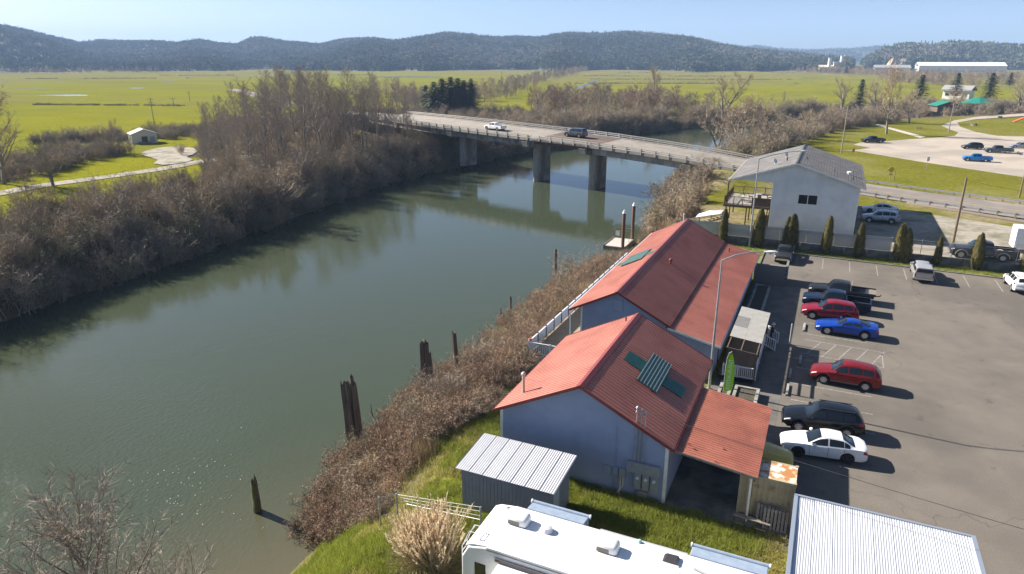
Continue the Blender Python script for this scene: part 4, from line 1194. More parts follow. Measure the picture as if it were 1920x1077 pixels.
ft.bar((apx, -OF - 0.03, HR - 0.10), (-OL - 0.02, -OF - 0.03, HE - 0.10), 0.04, 0.2); ft.build('barge_board', M_white, roofh)
ft = MB(); ft.bar((apx, -OF - 0.03, HR - 0.10), (HW + OR + 0.02, -OF - 0.03, HE - 0.10), 0.04, 0.2); ft.build('barge_board', M_white, roofh)
ft = MB(); ft.box(HW + OR, HW + OR + 0.08, -OF, HL, HE - 0.16, HE - 0.02); ft.build('gutter', M_white, roofh)
ft = MB(); ft.box(-OL - 0.08, -OL, -OF, HL, HE - 0.16, HE - 0.02); ft.build('gutter', M_white, roofh)
def roofz(x): return HE + sH * (spn - abs(x - apx))
for x, y, nm, r_, h_ in ((6.9, 4.6, 'vent_pipe', 0.06, 0.35), (9.1, 2.5, 'vent_pipe', 0.06, 0.4), (8.7, 6.4, 'turbine_vent', 0.2, 0.28), (3.4, 5.6, 'vent_pipe', 0.06, 0.4), (1.0, 5.0, 'vent_pipe', 0.08, 0.5)):
    pipe(roofh, nm, x, y, roofz(x), h_, r_, M_white if nm == 'turbine_vent' else M_blackm, 1 if nm == 'turbine_vent' else 0)
for (x, y) in ((-0.4, 3.2), (0.6, 8.2)):
    dsh = MB(); Mx = Matrix.Translation((x, y, roofz(x) + 0.55)) @ Matrix.Rotation(R(60), 4, 'Y') @ Matrix.Rotation(0.5, 4, 'X')
    dsh.lathe([(0.02, 0.0), (0.2, 0.03), (0.33, 0.10), (0.335, 0.11), (0.2, 0.045), (0.02, 0.015)], 16, Mx); dsh.tube([(x, y, roofz(x)), (x, y, roofz(x) + 0.5)], 0.025, 6)
    dsh.build('satellite_dish', M_white, roofh, smooth=True)
# balcony deck on the river side
M_brn = mat('brown_stained_rail', (0.115, 0.062, 0.04), (0.085, 0.045, 0.03), 3, 0.7)
M_grydeck = mat('grey_deck_boards', (0.36, 0.34, 0.315), (0.29, 0.27, 0.25), 2, 0.85)
bal = thing('balcony_deck', 'brown railed balcony deck on posts at the river end of the white house', 'deck', (9.2, 62.9, YZ))
DZ = 2.75
pm_ = MB().box(-5.9, -0.03, 0, 0.235, DZ - 0.04, DZ).mesh('plank', M_grydeck)
for i in range(34): obj('plank', pm_, bal, (0, 0.05 + i * 0.25, 0))
for (x0, x1, y0, y1) in ((-5.95, -0.03, -0.02, 0.04), (-5.95, -0.03, 8.5, 8.56), (-5.97, -5.91, 0.04, 8.5)):
    MB().box(x0, x1, y0, y1, DZ - 0.34, DZ - 0.05).build('rim_joist', M_brn, bal)
for y in (0.15, 4.2, 8.3):
    for x in (-5.6, -3.0, -0.4): MB().box(x - 0.07, x + 0.07, y - 0.07, y + 0.07, -1.2 if x < -5 else -0.3, DZ - 0.35).build('post', M_brn, bal)
MB().box(-5.62, -5.48, 0.08, 0.22, DZ, HE - 0.2).build('roof_post', M_brn, bal)
baluster_rail(bal, (-5.85, 0.06, DZ), (-2.4, 0.06, DZ), 1.02, 0.16, M_brn, post=1.2, bw=0.03)
baluster_rail(bal, (-5.85, 0.06, DZ), (-5.85, 8.4, DZ), 1.02, 0.16, M_brn, post=1.4, bw=0.03)
baluster_rail(bal, (-5.85, 8.45, DZ), (-0.1, 8.45, DZ), 1.02, 0.16, M_brn, post=1.4, bw=0.03)
MB().box(-2.35, -0.05, -0.02, 0.05, DZ, DZ + 1.1).build('solid_rail_panel', M_brn, bal)
tl = thing('patio_table', 'pale rectangular patio table under the balcony roof', 'table', (7.5, 67.6, YZ + DZ))
MB().box(-0.95, 0.95, -0.5, 0.5, 0.70, 0.75).build('table_top', mat('pale_table', (0.42, 0.43, 0.45), rough=0.4), tl)
for x in (-0.8, 0.8):
    for y in (-0.4, 0.4): MB().box(x - 0.03, x + 0.03, y - 0.03, y + 0.03, 0, 0.7).build('leg', M_blackm, tl)
def patio_chair(label, x, y, rz, m):
    o = thing('patio_chair', label, 'chair', (x, y, YZ + DZ), rz, 'patio chairs on the balcony')
    MB().box(-0.25, 0.25, -0.25, 0.25, 0.40, 0.45).build('seat', m, o)
    bk = MB(); bk.mbox(Matrix.Translation((0, 0.24, 0.45)) @ Matrix.Rotation(-0.2, 4, 'X'), -0.25, 0.25, 0, 0.04, 0, 0.55); bk.build('backrest', m, o)
    for a in (-0.22, 0.22):
        for b in (-0.22, 0.22): MB().box(a - 0.02, a + 0.02, b - 0.02, b + 0.02, 0, 0.40).build('leg', M_blackm, o)
M_wick = mat('brown_wicker', (0.12, 0.075, 0.05), (0.2, 0.14, 0.1), 20, 0.8)
patio_chair('brown patio chair at the left end of the balcony table', 6.2, 67.4, 1.6, M_wick)
patio_chair('brown patio chair in front of the balcony table', 7.4, 66.5, 3.1, M_wick)
patio_chair('brown patio chair by the house wall end of the table', 8.7, 67.6, -1.6, M_wick)
patio_chair('light garden chair beside the potted plant on the balcony', 5.6, 65.3, 2.5, mat('pale_chair', (0.45, 0.42, 0.38), rough=0.6))
pt_ = thing('potted_plant', 'leafy green potted plant on the sunny balcony', 'plant', (5.2, 66.4, YZ + DZ))
MB().lathe([(0.16, 0), (0.22, 0.35), (0.24, 0.38), (0.2, 0.38), (0.19, 0.33)], 12).build('pot', M_oldwood, pt_)
lv = MB()
for i in range(160):
    t = rng.uniform(0, 6.28); r_ = rng.uniform(0.05, 0.55); z = 0.45 + rng.uniform(0, 0.75); p = Vector((r_ * math.cos(t), r_ * math.sin(t), z)); d = Vector((rng.normal(), rng.normal(), rng.normal() * 0.5)).normalized() * 0.13; e = d.cross(Vector((0, 0, 1))) * 0.4
    lv.poly(p - d, p + e, p + d, p - e)
lv.build('leaves', mat('bright_leaf', (0.16, 0.22, 0.03), (0.10, 0.16, 0.02), 8, 0.6, transl=0.3), pt_, fix=False)

# retaining wall, chain-link fence with slats
rwall = thing('retaining_wall', 'low dark concrete retaining wall below the slatted fence', 'wall', (-1.0, 56.25, 0))
cbm = MB().box(0, 2.37, 0, 0.28, -0.3, 0.46).mesh('block', M_concd); cbm2 = MB().box(0, 2.37, 0.01, 0.27, 0.465, 1.0).mesh('block', M_concd)
for i in range(28):
    obj('block', cbm, rwall, (i * 2.4, -0.055 * i * 0, 0)); obj('block', cbm2, rwall, (i * 2.4 + 0.02, 0, 0))
fn = thing('slatted_fence', 'grey chain link fence with privacy slats along the top of the retaining wall', 'fence', (-1.0, 56.4, 1.0))
M_slat = mat('grey_privacy_slats', (0.42, 0.445, 0.48), (0.37, 0.39, 0.43), 4, 0.5)
fpm = MB().lathe([(0.032, 0), (0.032, 1.62), (0.045, 1.64), (0.01, 1.70)], 8).mesh('fence_post', M_galv)
M_wire = mat('fence_wire', (0.32, 0.33, 0.35), rough=0.5, metal=0.6)
def chain(mb, x0, x1, z0, z1, y=0.0, s=0.17, t=0.006):
    n = int((x1 - x0) / s); hh = z1 - z0
    k = -int(hh / s)
    while k < n:
        for sg in (1, -1):
            a, b = x0 + k * s, x0 + k * s + hh
            u0, u1 = max(a, x0), min(b, x1)
            if u1 > u0:
                za, zb = z0 + (u0 - a), z0 + (u1 - a)
                if sg < 0: za, zb = z0 + z1 - za, z0 + z1 - zb
                mb.bar((u0, y, za), (u1, y, zb), t)
        k += 1
slat_n = 0
for i in range(22):
    x = i * 3.0
    obj('fence_post', fpm, fn, (x, 0, 0))
    if i < 21:
        MB().tube([(x, 0, 1.6), (x + 3.0, 0, 1.6)], 0.022, 6).build('top_rail', M_galv, fn)
        if i < 8 or i == 7:
            s_ = MB()
            x1 = x + 2.95
            k = x + 0.05
            while k < x1 - 0.05:
                s_.box(k, k + 0.082, -0.008, 0.008, 0.03, 1.52); k += 0.088
            tag(s_.build('privacy_slats', M_slat, fn), kind='stuff')
        c_ = MB(); chain(c_, x + 0.03, x + 2.97, 0.03, 1.58, 0.0 if i >= 8 else -0.02)
        tag(c_.build('wire_mesh', M_wire, fn, fix=False), kind='stuff')

# yard things: kerb log, trailer edge, patio umbrella (folded grey canopy)
M_log = mat('log_wood', (0.20, 0.165, 0.13), (0.14, 0.115, 0.09), 3, 0.9, stretch=(0.4, 3, 3))
lg = MB(); a, b = G(1700, 382, 1.0), G(1925, 418, 1.0)
lg.tube([a, ((a[0] + b[0]) / 2, (a[1] + b[1]) / 2 - 0.1, 1.05), b], [0.28, 0.3, 0.26], 10)
tag(lg.build('drift_log', M_log, smooth=True), 'long bare log lying along the gravel yard below the guardrail', 'log')
um = thing('patio_canopy', 'pale grey tilted patio canopy below the balcony stairs', 'canopy', (2.0, 60.0, ground_z(2, 60)))
cv = MB(); cv.add([(-1.6, -1.2, 1.5), (1.6, -1.2, 2.3), (1.6, 1.2, 2.3), (-1.6, 1.2, 1.5), (0, 0, 2.35)], [(0, 1, 4), (1, 2, 4), (2, 3, 4), (3, 0, 4)]); cv.build('fabric', mat('grey_canvas', (0.44, 0.45, 0.48), rough=0.8), um)
for x, y, h in ((-1.5, -1.1, 1.5), (1.5, -1.1, 2.25), (1.5, 1.1, 2.25), (-1.5, 1.1, 1.5)): MB().box(x - 0.03, x + 0.03, y - 0.03, y + 0.03, -0.6, h).build('leg', M_galv, um)
stp = thing('bank_stairs', 'weathered wooden stair railing descending the river bank below the balcony', 'stairs', (0, 0, 0))
for (a, b) in (((3.2, 63.5, 1.6), (-3.5, 59.5, -0.6)), ((3.0, 64.6, 1.6), (-3.8, 60.6, -0.6))):
    r_ = MB(); r_.bar((a[0], a[1], a[2] + 0.9), (b[0], b[1], b[2] + 0.9), 0.08, 0.1); r_.build('handrail', M_wood, stp)
    r_ = MB(); r_.bar(a, b, 0.06, 0.25); r_.build('stringer', M_wood, stp)
    for k in range(6):
        t = k / 5; p = [a[i] + (b[i] - a[i]) * t for i in range(3)]
        MB().box(p[0] - 0.04, p[0] + 0.04, p[1] - 0.04, p[1] + 0.04, p[2] - 0.6, p[2] + 0.9).build('post', M_wood, stp)
for k in range(14):
    t = (k + 0.5) / 14
    MB().box(-0.15, 0.15, -0.55, 0.55, -0.02, 0.02).build('tread', M_wood, stp, (3.1 - 6.75 * t, 64.05 - 4.0 * t, 1.66 - 2.2 * t), (0, 0, 0.54))

# ================================================================== BRIDGE, ROAD RAILS
Dn = dense(ROAD_N, 1.0)
dz_i = np.interp(np.linspace(0, 1, 400), np.linspace(0, 1, len(ROAD_DZ)), ROAD_DZ)
def road_frame():
    """samples of near and far edge of the whole road"""
    N_ = dense(ROAD_N, 1.0); F_ = []
    xs_n = np.array([p[0] for p in ROAD_N])[::-1]; dzs = np.array(ROAD_DZ)[::-1]
    for i, p in enumerate(N_):
        a, b = N_[max(i - 2, 0)], N_[min(i + 2, len(N_) - 1)]
        d = Vector((b[0] - a[0], b[1] - a[1])).normalized(); n = Vector((d.y, -d.x))
        F_.append((p[0] + n.x * ROAD_W, p[1] + n.y * ROAD_W, p[2] + float(np.interp(p[0], xs_n, dzs))))
    return N_, F_
RN, RF = road_frame()
ib0 = min(range(len(RN)), key=lambda i: abs(RN[i][0] - 3.5))
ib1 = min(range(len(RN)), key=lambda i: abs(RN[i][0] + 112))
br = thing('road_bridge', 'long concrete highway bridge crossing the river on wall piers', 'bridge', (0, 0, 0))
M_deck = mat('bridge_deck_concrete', (0.265, 0.24, 0.21), (0.235, 0.212, 0.187), 0.6, 0.9, bump=0.1, bscale=20, c3=(0.20, 0.182, 0.16), s3=0.2)
M_girder = mat('girder_concrete', (0.34, 0.32, 0.29), (0.27, 0.25, 0.225), 1.0, 0.9, c3=(0.15, 0.14, 0.125), s3=0.5, stretch=(1, 1, 0.4))
M_steelr = mat('dark_red_steel', (0.075, 0.035, 0.03), (0.10, 0.055, 0.045), 3, 0.7)
M_darkdeck = mat('dark_span_deck', (0.085, 0.06, 0.05), (0.11, 0.08, 0.07), 2, 0.85)
def strip_solid(mb, i0, i1, w0, w1, z0, z1):
    """solid following the road from lateral fraction w0..w1 with z offsets z0..z1"""
    V, Fc = [], []
    for i in range(i0, i1 + 1):
        n_, f_ = np.array(RN[i]), np.array(RF[i])
        a, b = n_ + (f_ - n_) * w0, n_ + (f_ - n_) * w1
        V += [(a[0], a[1], a[2] + z0), (b[0], b[1], b[2] + z0), (b[0], b[1], b[2] + z1), (a[0], a[1], a[2] + z1)]
    for k in range(i1 - i0):
        q = k * 4
        for j in range(4): Fc.append((q + j, q + (j + 1) % 4, q + 4 + (j + 1) % 4, q + 4 + j))
    Fc += [(3, 2, 1, 0), tuple((i1 - i0) * 4 + j for j in range(4))]
    return mb.add(V, Fc)
im0 = min(range(len(RN)), key=lambda i: abs(RN[i][0] + 29.0))
im1 = min(range(len(RN)), key=lambda i: abs(RN[i][0] + 44.0))
for i0, i1, md_, mg, dep in ((ib0, im0, M_deck, M_girder, 1.35), (im0, im1, M_darkdeck, M_steelr, 0.75), (im1, ib1, M_deck, M_girder, 1.35)):
    strip_solid(MB(), i0, i1, 0, 1, -0.32, 0.0).build('deck', md_, br)
    for w in (0.06, 0.28, 0.66, 0.88):
        strip_solid(MB(), i0, i1, w, w + 0.06, -0.32 - dep, -0.321).build('girder', mg, br)
    for w in (0.0, 0.955):
        strip_solid(MB(), i0, i1, w, w + 0.045, 0.002, 0.16).build('kerb', M_deck if md_ is M_deck else M_girder, br)
# painted lines on the deck
for w in (0.488, 0.508): strip_solid(MB(), ib0, ib1, w, w + 0.009, 0.004, 0.008).build('painted_line', M_paint_y, br)
# rails
postm = MB().box(-0.10, 0.10, -0.12, 0.12, -0.25, 0.92).mesh('rail_post', M_conc)
postw = MB().box(-0.09, 0.09, -0.1, 0.1, -0.25, 0.95).mesh('rail_post', mat('pale_steel_rail', (0.5, 0.49, 0.46), (0.42, 0.41, 0.39), 3, 0.5))
M_railb = mat('bridge_rail', (0.36, 0.34, 0.31), (0.28, 0.265, 0.24), 3, 0.7)
for side in (0, 1):
    i = ib0
    Ls = RN if side == 0 else RF
    last = None
    acc = 0
    while i < ib1:
        p = Ls[i]
        a, b = Ls[i - 1], Ls[i + 1]
        rz = math.atan2(b[1] - a[1], b[0] - a[0])
        mid = im0 <= i <= im1
        obj('rail_post', postw if mid else postm, br, p, (0, 0, rz))
        i += 3 if (side == 0) else 3
    for zz in (0.40, 0.74):
        strip_solid(MB(), ib0, im0, side * 1.0 - 0.006 + (0.008 if side == 0 else -0.006), side * 1.0 + 0.006 + (0.008 if side == 0 else -0.006), zz, zz + 0.16).build('rail_beam', M_railb, br)
        strip_solid(MB(), im0, im1, side * 1.0 - 0.004, side * 1.0 + 0.008, zz, zz + 0.14).build('rail_beam', MATS['pale_steel_rail'], br)
        strip_solid(MB(), im1, ib1, side * 1.0 - 0.006 + (0.008 if side == 0 else -0.006), side * 1.0 + 0.006 + (0.008 if side == 0 else -0.006), zz, zz + 0.16).build('rail_beam', M_railb, br)
# piers
def pier(x_target, zbase, big=True):
    i = min(range(len(RN)), key=lambda k: abs((RN[k][0] + RF[k][0]) / 2 - x_target))
    n_, f_ = np.array(RN[i]), np.array(RF[i]); c = (n_ + f_) / 2
    a, b = RN[i - 1], RN[i + 1]; rz = math.atan2(b[1] - a[1], b[0] - a[0])
    top = min(n_[2], f_[2]) - 1.70
    col = MB(); w = 2.7 if big else 2.2
    pts = []
    for (sx, sy) in ((-1, -1), (1, -1), (1, 1), (-1, 1)): pts.append((sx * 0.75, sy * w))
    col.prism([(-0.75, -w + 0.5), (0, -w), (0.75, -w + 0.5), (0.75, w - 0.5), (0, w), (-0.75, w - 0.5)], 'z', zbase - 1.5 - c[2], top - c[2] - 0.0)
    o = col.build('pier', M_girder, br, tuple(c), (0, 0, rz))
    cp_ = MB(); cp_.prism([(-5.9, -0.5), (-6.2, 0.55), (6.2, 0.55), (5.9, -0.5), (3.4, -1.0), (-3.4, -1.0)], 'x', -0.8, 0.8)
    k = cp_.build('pier_cap', M_conc, o, (0, 0, top - c[2] + 0.45))
for xt, zb in ((-44.0, WATER), (-29.6, WATER), (-67.5, -2.0), (-6.5, -2.5), (-90, -1.5)): pier(xt, zb, xt > -70)
# abutment
i = ib0; n_, f_ = np.array(RN[i]), np.array(RF[i])
ab = MB(); d_ = (f_ - n_) / np.linalg.norm(f_ - n_)
ab.prism([(n_[0] + 1.6, n_[1] - 0.4), (n_[0] - 1.2, n_[1] + 0.2), (f_[0] - 1.2, f_[1] - 0.2), (f_[0] + 1.6, f_[1] - 0.8)], 'z', -3, n_[2] - 1.72)
ab.build('abutment', M_girder, br)
# roadside guardrails on the highway: posts and beam
def guardrail(label, L, w, i0, i1, group='guardrails along the highway'):
    o = thing('guardrail', label, 'guardrail', (0, 0, 0), 0, group)
    pm = MB().box(-0.09, 0.09, -0.1, 0.1, -0.4, 0.68).mesh('post', M_oldwood)
    pts = []
    i = i0
    while i <= i1:
        n_, f_ = np.array(RN[i]), np.array(RF[i]); p = n_ + (f_ - n_) * w
        a, b = RN[max(i - 1, 0)], RN[i + 1]
        obj('post', pm, o, tuple(p), (0, 0, math.atan2(b[1] - a[1], b[0] - a[0])))
        pts.append(p); i += 2
    for a, b in zip(pts[:-1], pts[1:]):
        r_ = MB(); off = 0.11 if w > 0.5 else 0.11
        dd = (b - a); nn = np.array([dd[1], -dd[0], 0]) / np.linalg.norm(dd[:2]) * (0.11 if w < 0.5 else -0.11)
        for z0 in (0.42, 0.57):
            r_.bar(tuple(a + nn + [0, 0, z0]), tuple(b + nn + [0, 0, z0]), 0.05, 0.11)
        r_.bar(tuple(a + nn * 0.8 + [0, 0, 0.495]), tuple(b + nn * 0.8 + [0, 0, 0.495]), 0.02, 0.10)
        r_.build('beam', M_galv, o)
guardrail('near side highway guardrail behind the gravel yard', RN, 0.02, 0, ib0 - 2)
guardrail('far side highway guardrail in front of the park lawn', RN, 0.98, 0, ib0 - 2)

# ================================================================== POLES AND WIRES
M_polew = mat('utility_pole_wood', (0.20, 0.145, 0.10), (0.14, 0.10, 0.07), 2, 0.9, stretch=(4, 4, 0.4))
M_poleg = mat('grey_pole_wood', (0.30, 0.265, 0.22), (0.22, 0.195, 0.16), 2, 0.9, stretch=(4, 4, 0.4))
def hpx(x, y, px):
    c, rr = ray(*px); t = ((np.array([x, y]) - c[:2]) @ rr[:2]) / (rr[:2] @ rr[:2]); return float((c + rr * t)[2])
def upole(label, base_px, top_px, zb, r=0.15, arms=(), m=None, name='utility_pole', lean=0):
    p = G(*base_px, zb); h = hpx(p[0], p[1], top_px) - zb
    o = thing(name, label, 'pole', p)
    MB().tube([(0, 0, -0.3), (0, 0, h)], [r, r * 0.65], 10).build('pole', m or M_polew, o, smooth=True)
    for (z, w, a) in arms:
        q = Matrix.Rotation(a, 4, 'Z'); mb = MB(); mb.mbox(q, -w / 2, w / 2, -0.06, 0.06, h - z - 0.06, h - z + 0.06)
        ar = mb.build('crossarm', m or M_polew, o)
        for t in (-0.45, -0.2, 0.2, 0.45):
            mb = MB(); v = q @ Vector((t * w, 0, 0)); mb.lathe([(0.05, 0), (0.06, 0.1), (0.02, 0.16)], 8, Matrix.Translation((v.x, v.y, h - z + 0.06))); mb.build('insulator', M_boxgrey, ar)
    return o, p, h
up1, p1_, h1_ = upole('leaning brown utility pole in front of the dark pickup by the fence', (1784, 468), (1818, 334), YZ, 0.16)
upole('wooden utility pole at the far right by the highway guardrail', (1911, 370), (1926, 285), 1.0, 0.13)
upole('short wooden post beside the yellow sign on the park lawn', (1676, 338), (1683, 314), 0.95, 0.08)
upole('wooden pole with two cross arms behind the small white hut', (290, 238), (282, 183), -1, 0.16, ((0.6, 2.4, 0.3), (1.6, 2.0, 0.3)), M_poleg)
upole('second wooden pole with cross arm in the pasture behind the hut', (326, 200), (324, 184), -1, 0.2, ((0.3, 3.5, 0.3),), M_poleg)
upole('thin far pole in the pasture left of the alder trees', (356, 190), (353, 172), -1, 0.2, ((0.3, 3.0, 0.3),), M_poleg)
upole('tall pole by the park shore with a lamp at its top', (1577, 287), (1584, 198), PZ, 0.15, (), M_poleg)
upole('tall bare pole standing at the park drive corner', (1778, 250), (1790, 194), PZ, 0.16, (), M_poleg)
upole('pole standing in the water by the park boat dock', (1468, 245), (1469, 216), WATER, 0.2, (), M_polew)
upole('shorter piling in the water by the park boat dock', (1481, 247), (1481, 236), WATER, 0.2, (), M_polew)
upole('wooden pile with white cap beside the willows at the park', (1522, 268), (1522, 243), 0.5, 0.15, (), M_polew)
upole('utility pole standing in the fields beside the tree lined road', (941, 180), (941, 135), -1, 0.25, (), M_poleg)
upole('pale pole by the field gate', (989, 172), (989, 142), -1, 0.25, (), M_poleg)
def wire(label, a, b, sag, r=0.012, n=14):
    pts = []
    for k in range(n + 1):
        t = k / n; pts.append((a[0] + (b[0] - a[0]) * t, a[1] + (b[1] - a[1]) * t, a[2] + (b[2] - a[2]) * t - sag * 4 * t * (1 - t)))
    return tag(MB().tube(pts, r, 4).build('overhead_wire', M_blackm), label, 'wire')
wire('service wire running from the workshop masts out across the parking lot', (8.3, 0.1, 5.2), (60, -6.0, 6.5), 1.3, 0.014)
wire('thin wire hanging from the leaning utility pole towards the right', (p1_[0], p1_[1], YZ + h1_ - 0.3), (60, 66, 6.5), 0.8, 0.012)

# yellow road sign, park sign
sg = thing('road_sign', 'yellow road sign facing the highway on the park lawn', 'sign', G(1668, 338, 1.0), 0.3)
MB().lathe([(0.05, -0.3), (0.05, 2.2)], 8).build('post', M_galv, sg)
s_ = MB(); s_.mbox(Matrix.Translation((0, 0, 1.9)) @ Matrix.Rotation(R(45), 4, 'Y'), -0.45, 0.45, -0.015, 0.015, -0.45, 0.45); s_.build('sign_plate', mat('sign_yellow', (0.62, 0.42, 0.02), rough=0.5), sg)
MB().box(-0.35, 0.35, -0.03, 0.0, 0.9, 1.2).build('sign_plate', MATS['sign_yellow'], sg)
sg = thing('park_notice_sign', 'small white notice sign on a thin post in the park car park', 'sign', G(1737, 318, PZ), 0.4)
MB().lathe([(0.04, 0), (0.04, 2.0)], 8).build('post', M_galv, sg)
MB().box(-0.28, 0.28, -0.02, 0.02, 1.7, 2.5).build('sign_plate', M_white, sg)
sg = thing('orange_marker_sign', 'small orange marker board behind the white house at the park edge', 'sign', G(1599, 291, PZ), 0.4)
MB().lathe([(0.04, 0), (0.04, 1.3)], 8).build('post', M_polew, sg)
MB().box(-0.3, 0.3, -0.02, 0.02, 0.7, 1.5).build('sign_plate', mat('sign_orange', (0.55, 0.25, 0.03), rough=0.5), sg)

# ================================================================== MOTORHOME
rv = thing('motorhome', 'large white motorhome parked at the bottom edge, seen from above its roof', 'motorhome', (3.55, -10.3, 0))
M_rv = mat('white_gelcoat', (0.80, 0.80, 0.80), (0.74, 0.74, 0.73), 1.5, 0.35, c3=(0.70, 0.68, 0.64), s3=0.8, lo3=0.6, hi3=0.8)
M_rvs = mat('motorhome_side', (0.66, 0.67, 0.69), (0.60, 0.61, 0.63), 1.5, 0.3)
RVL, RVW, RVH = 13.2, 2.95, 3.4
b_ = MB(); b_.prism([(0.28, 0.45), (0.0, 0.9), (0.05, 2.6), (0.35, RVH - 0.25), (1.15, RVH - 0.06), (RVL, RVH - 0.06), (RVL, 0.45)], 'y', 0.0, RVW)
b_.build('body', M_rvs, rv, bevel=0.06)
t_ = MB(); t_.prism([(0.22, RVH - 0.32), (0.5, RVH - 0.17), (1.15, RVH - 0.058), (1.15, RVH), (0.5, RVH - 0.1), (0.22, RVH - 0.25)], 'y', 0.06, RVW - 0.06); t_.build('rear_cap', M_rv, rv)
MB().box(1.152, RVL, 0.05, RVW - 0.05, RVH - 0.058, RVH).build('roof_skin', M_rv, rv, bevel=0.02)
for y in (0.0, RVW - 0.07): MB().box(1.2, RVL, y, y + 0.07, RVH - 0.16, RVH - 0.02).build('roof_rail', M_rvs, rv)
# slide-out on the near side
so = MB().box(1.75, 7.8, -0.85, -0.02, 1.0, RVH - 0.55).build('slide_out', M_rv, rv, bevel=0.03)
MB().box(1.6, 8.0, -0.08, -0.021, RVH - 0.5, RVH - 0.36).build('slide_awning_rail', mat('rv_dark_trim', (0.10, 0.085, 0.08), rough=0.5), rv)
MB().box(0.65, 1.15, -0.012, -0.003, 1.7, 2.5).build('window', M_glassd, rv)
# roll-up toppers on the far side
M_tarp = mat('blue_grey_awning', (0.27, 0.33, 0.42), (0.22, 0.28, 0.36), 3, 0.5)
for x0, x1, dy, h in ((1.7, 4.3, 0.7, 0.28), (8.7, 11.6, 0.75, 0.35)):
    aw = MB(); aw.prism([(RVW + 0.01, RVH + 0.03), (RVW + dy, RVH - 0.10), (RVW + dy, RVH - 0.75), (RVW + 0.01, RVH - 0.75)], 'x', x0, x1); o = aw.build('slide_topper', M_tarp, rv, bevel=0.03)
    MB().tube([(x0 - 0.06, RVW + dy, RVH - 0.08), (x1 + 0.06, RVW + dy, RVH - 0.08)], 0.08, 10).build('topper_roller', M_tarp, rv, smooth=True)
    for x in (x0 - 0.05, x1 + 0.05): MB().lathe([(0.10, -0.03), (0.10, 0.03)], 10, Matrix.Translation((x, RVW + dy, RVH - 0.08)) @ Matrix.Rotation(R(90), 4, 'Y')).build('roller_bracket', M_rv, rv)
MB().tube([(5.0, RVW + 0.12, RVH - 0.12), (8.6, RVW + 0.12, RVH - 0.12)], 0.06, 8).build('awning_tube', M_alu, rv, smooth=True)
# air conditioners: rounded shroud, dark grille, seat
def ac(x, y):
    V, Fc = [], []
    L, W, H = 0.92, 0.66, 0.36
    rings = [(1.0, 0.0), (1.0, 0.45), (0.95, 0.78), (0.8, 0.95), (0.5, 1.0)]
    n = 20
    for s, t in rings:
        for k in range(n):
            a = 2 * math.pi * k / n
            ca, sa = math.cos(a), math.sin(a)
            e = 0.35
            V.append((x + L / 2 * s * math.copysign(abs(ca) ** e, ca), y + W / 2 * s * math.copysign(abs(sa) ** e, sa), RVH + 0.03 + H * t))
    for i in range(len(rings) - 1):
        for k in range(n): Fc.append((i * n + k, i * n + (k + 1) % n, (i + 1) * n + (k + 1) % n, (i + 1) * n + k))
    Fc.append(tuple((len(rings) - 1) * n + k for k in range(n)))
    o = MB().add(V, Fc).build('air_conditioner', M_rv, rv, smooth=True, sharp=50)
    g_ = MB()
    for j in range(5): g_.box(x - 0.36, x + 0.12, y - W / 2 - 0.008, y - W / 2 + 0.02, RVH + 0.05 + j * 0.035, RVH + 0.068 + j * 0.035)
    g_.box(x - 0.38, x + 0.14, y - W / 2 - 0.004, y - W / 2 + 0.02, RVH + 0.035, RVH + 0.23)
    g_.build('grille', mat('rv_grille_tan', (0.30, 0.27, 0.23), (0.2, 0.18, 0.15), 30, 0.6), o)
    MB().box(x - 0.42, x + 0.42, y - 0.29, y + 0.29, RVH + 0.002, RVH + 0.04).build('gasket', M_dark, o)
ac(1.75, 2.0); ac(5.65, 1.95)
def vent(x, y, m, s=1.0, hgt=0.2):
    prof = [(0.24 * s, 0.0), (0.24 * s, 0.06), (0.20 * s, hgt * 0.8), (0.08 * s, hgt)]
    return MB().lathe(prof, 14, Matrix.Translation((x, y, RVH))).build('roof_vent', m, rv, smooth=True)
M_vent = mat('vent_cover_grey', (0.60, 0.60, 0.63), rough=0.45)
vent(3.05, 1.95, M_vent, 1.0, 0.24); vent(8.5, 1.4, M_vent, 1.0, 0.26); vent(7.6, 0.9, M_vent, 0.35, 0.12)
sk_ = MB().box(7.75, 8.45, 2.05, 2.6, RVH, RVH + 0.04).build('skylight_frame', M_rv, rv)
MB().prism([(7.8, RVH + 0.041), (8.4, RVH + 0.041), (8.33, RVH + 0.14), (7.9, RVH + 0.12)], 'y', 2.1, 2.55).build('skylight_dome', mat('smoked_dome', (0.045, 0.04, 0.045), rough=0.15), sk_)
for (a, b) in (((9.0, 2.2), (9.6, 2.05)), ((9.5, 1.85), (10.2, 1.6)), ((10.0, 2.0), (10.8, 1.35))):
    MB().bar((*a, RVH + 0.05), (*b, RVH + 0.05), 0.09, 0.04).build('antenna_arm', mat('antenna_grey', (0.35, 0.35, 0.36), rough=0.5), rv)
MB().lathe([(0.09, 0), (0.10, 0.04), (0.05, 0.12)], 10, Matrix.Translation((6.7, 2.86, RVH))).build('vent_cap', mat('mint_cap', (0.33, 0.55, 0.50), rough=0.5), rv)
MB().lathe([(0.13, 0), (0.12, 0.05), (0.06, 0.07)], 10, Matrix.Translation((0.95, 2.72, RVH - 0.09))).build('vent_cap', M_wick, rv)
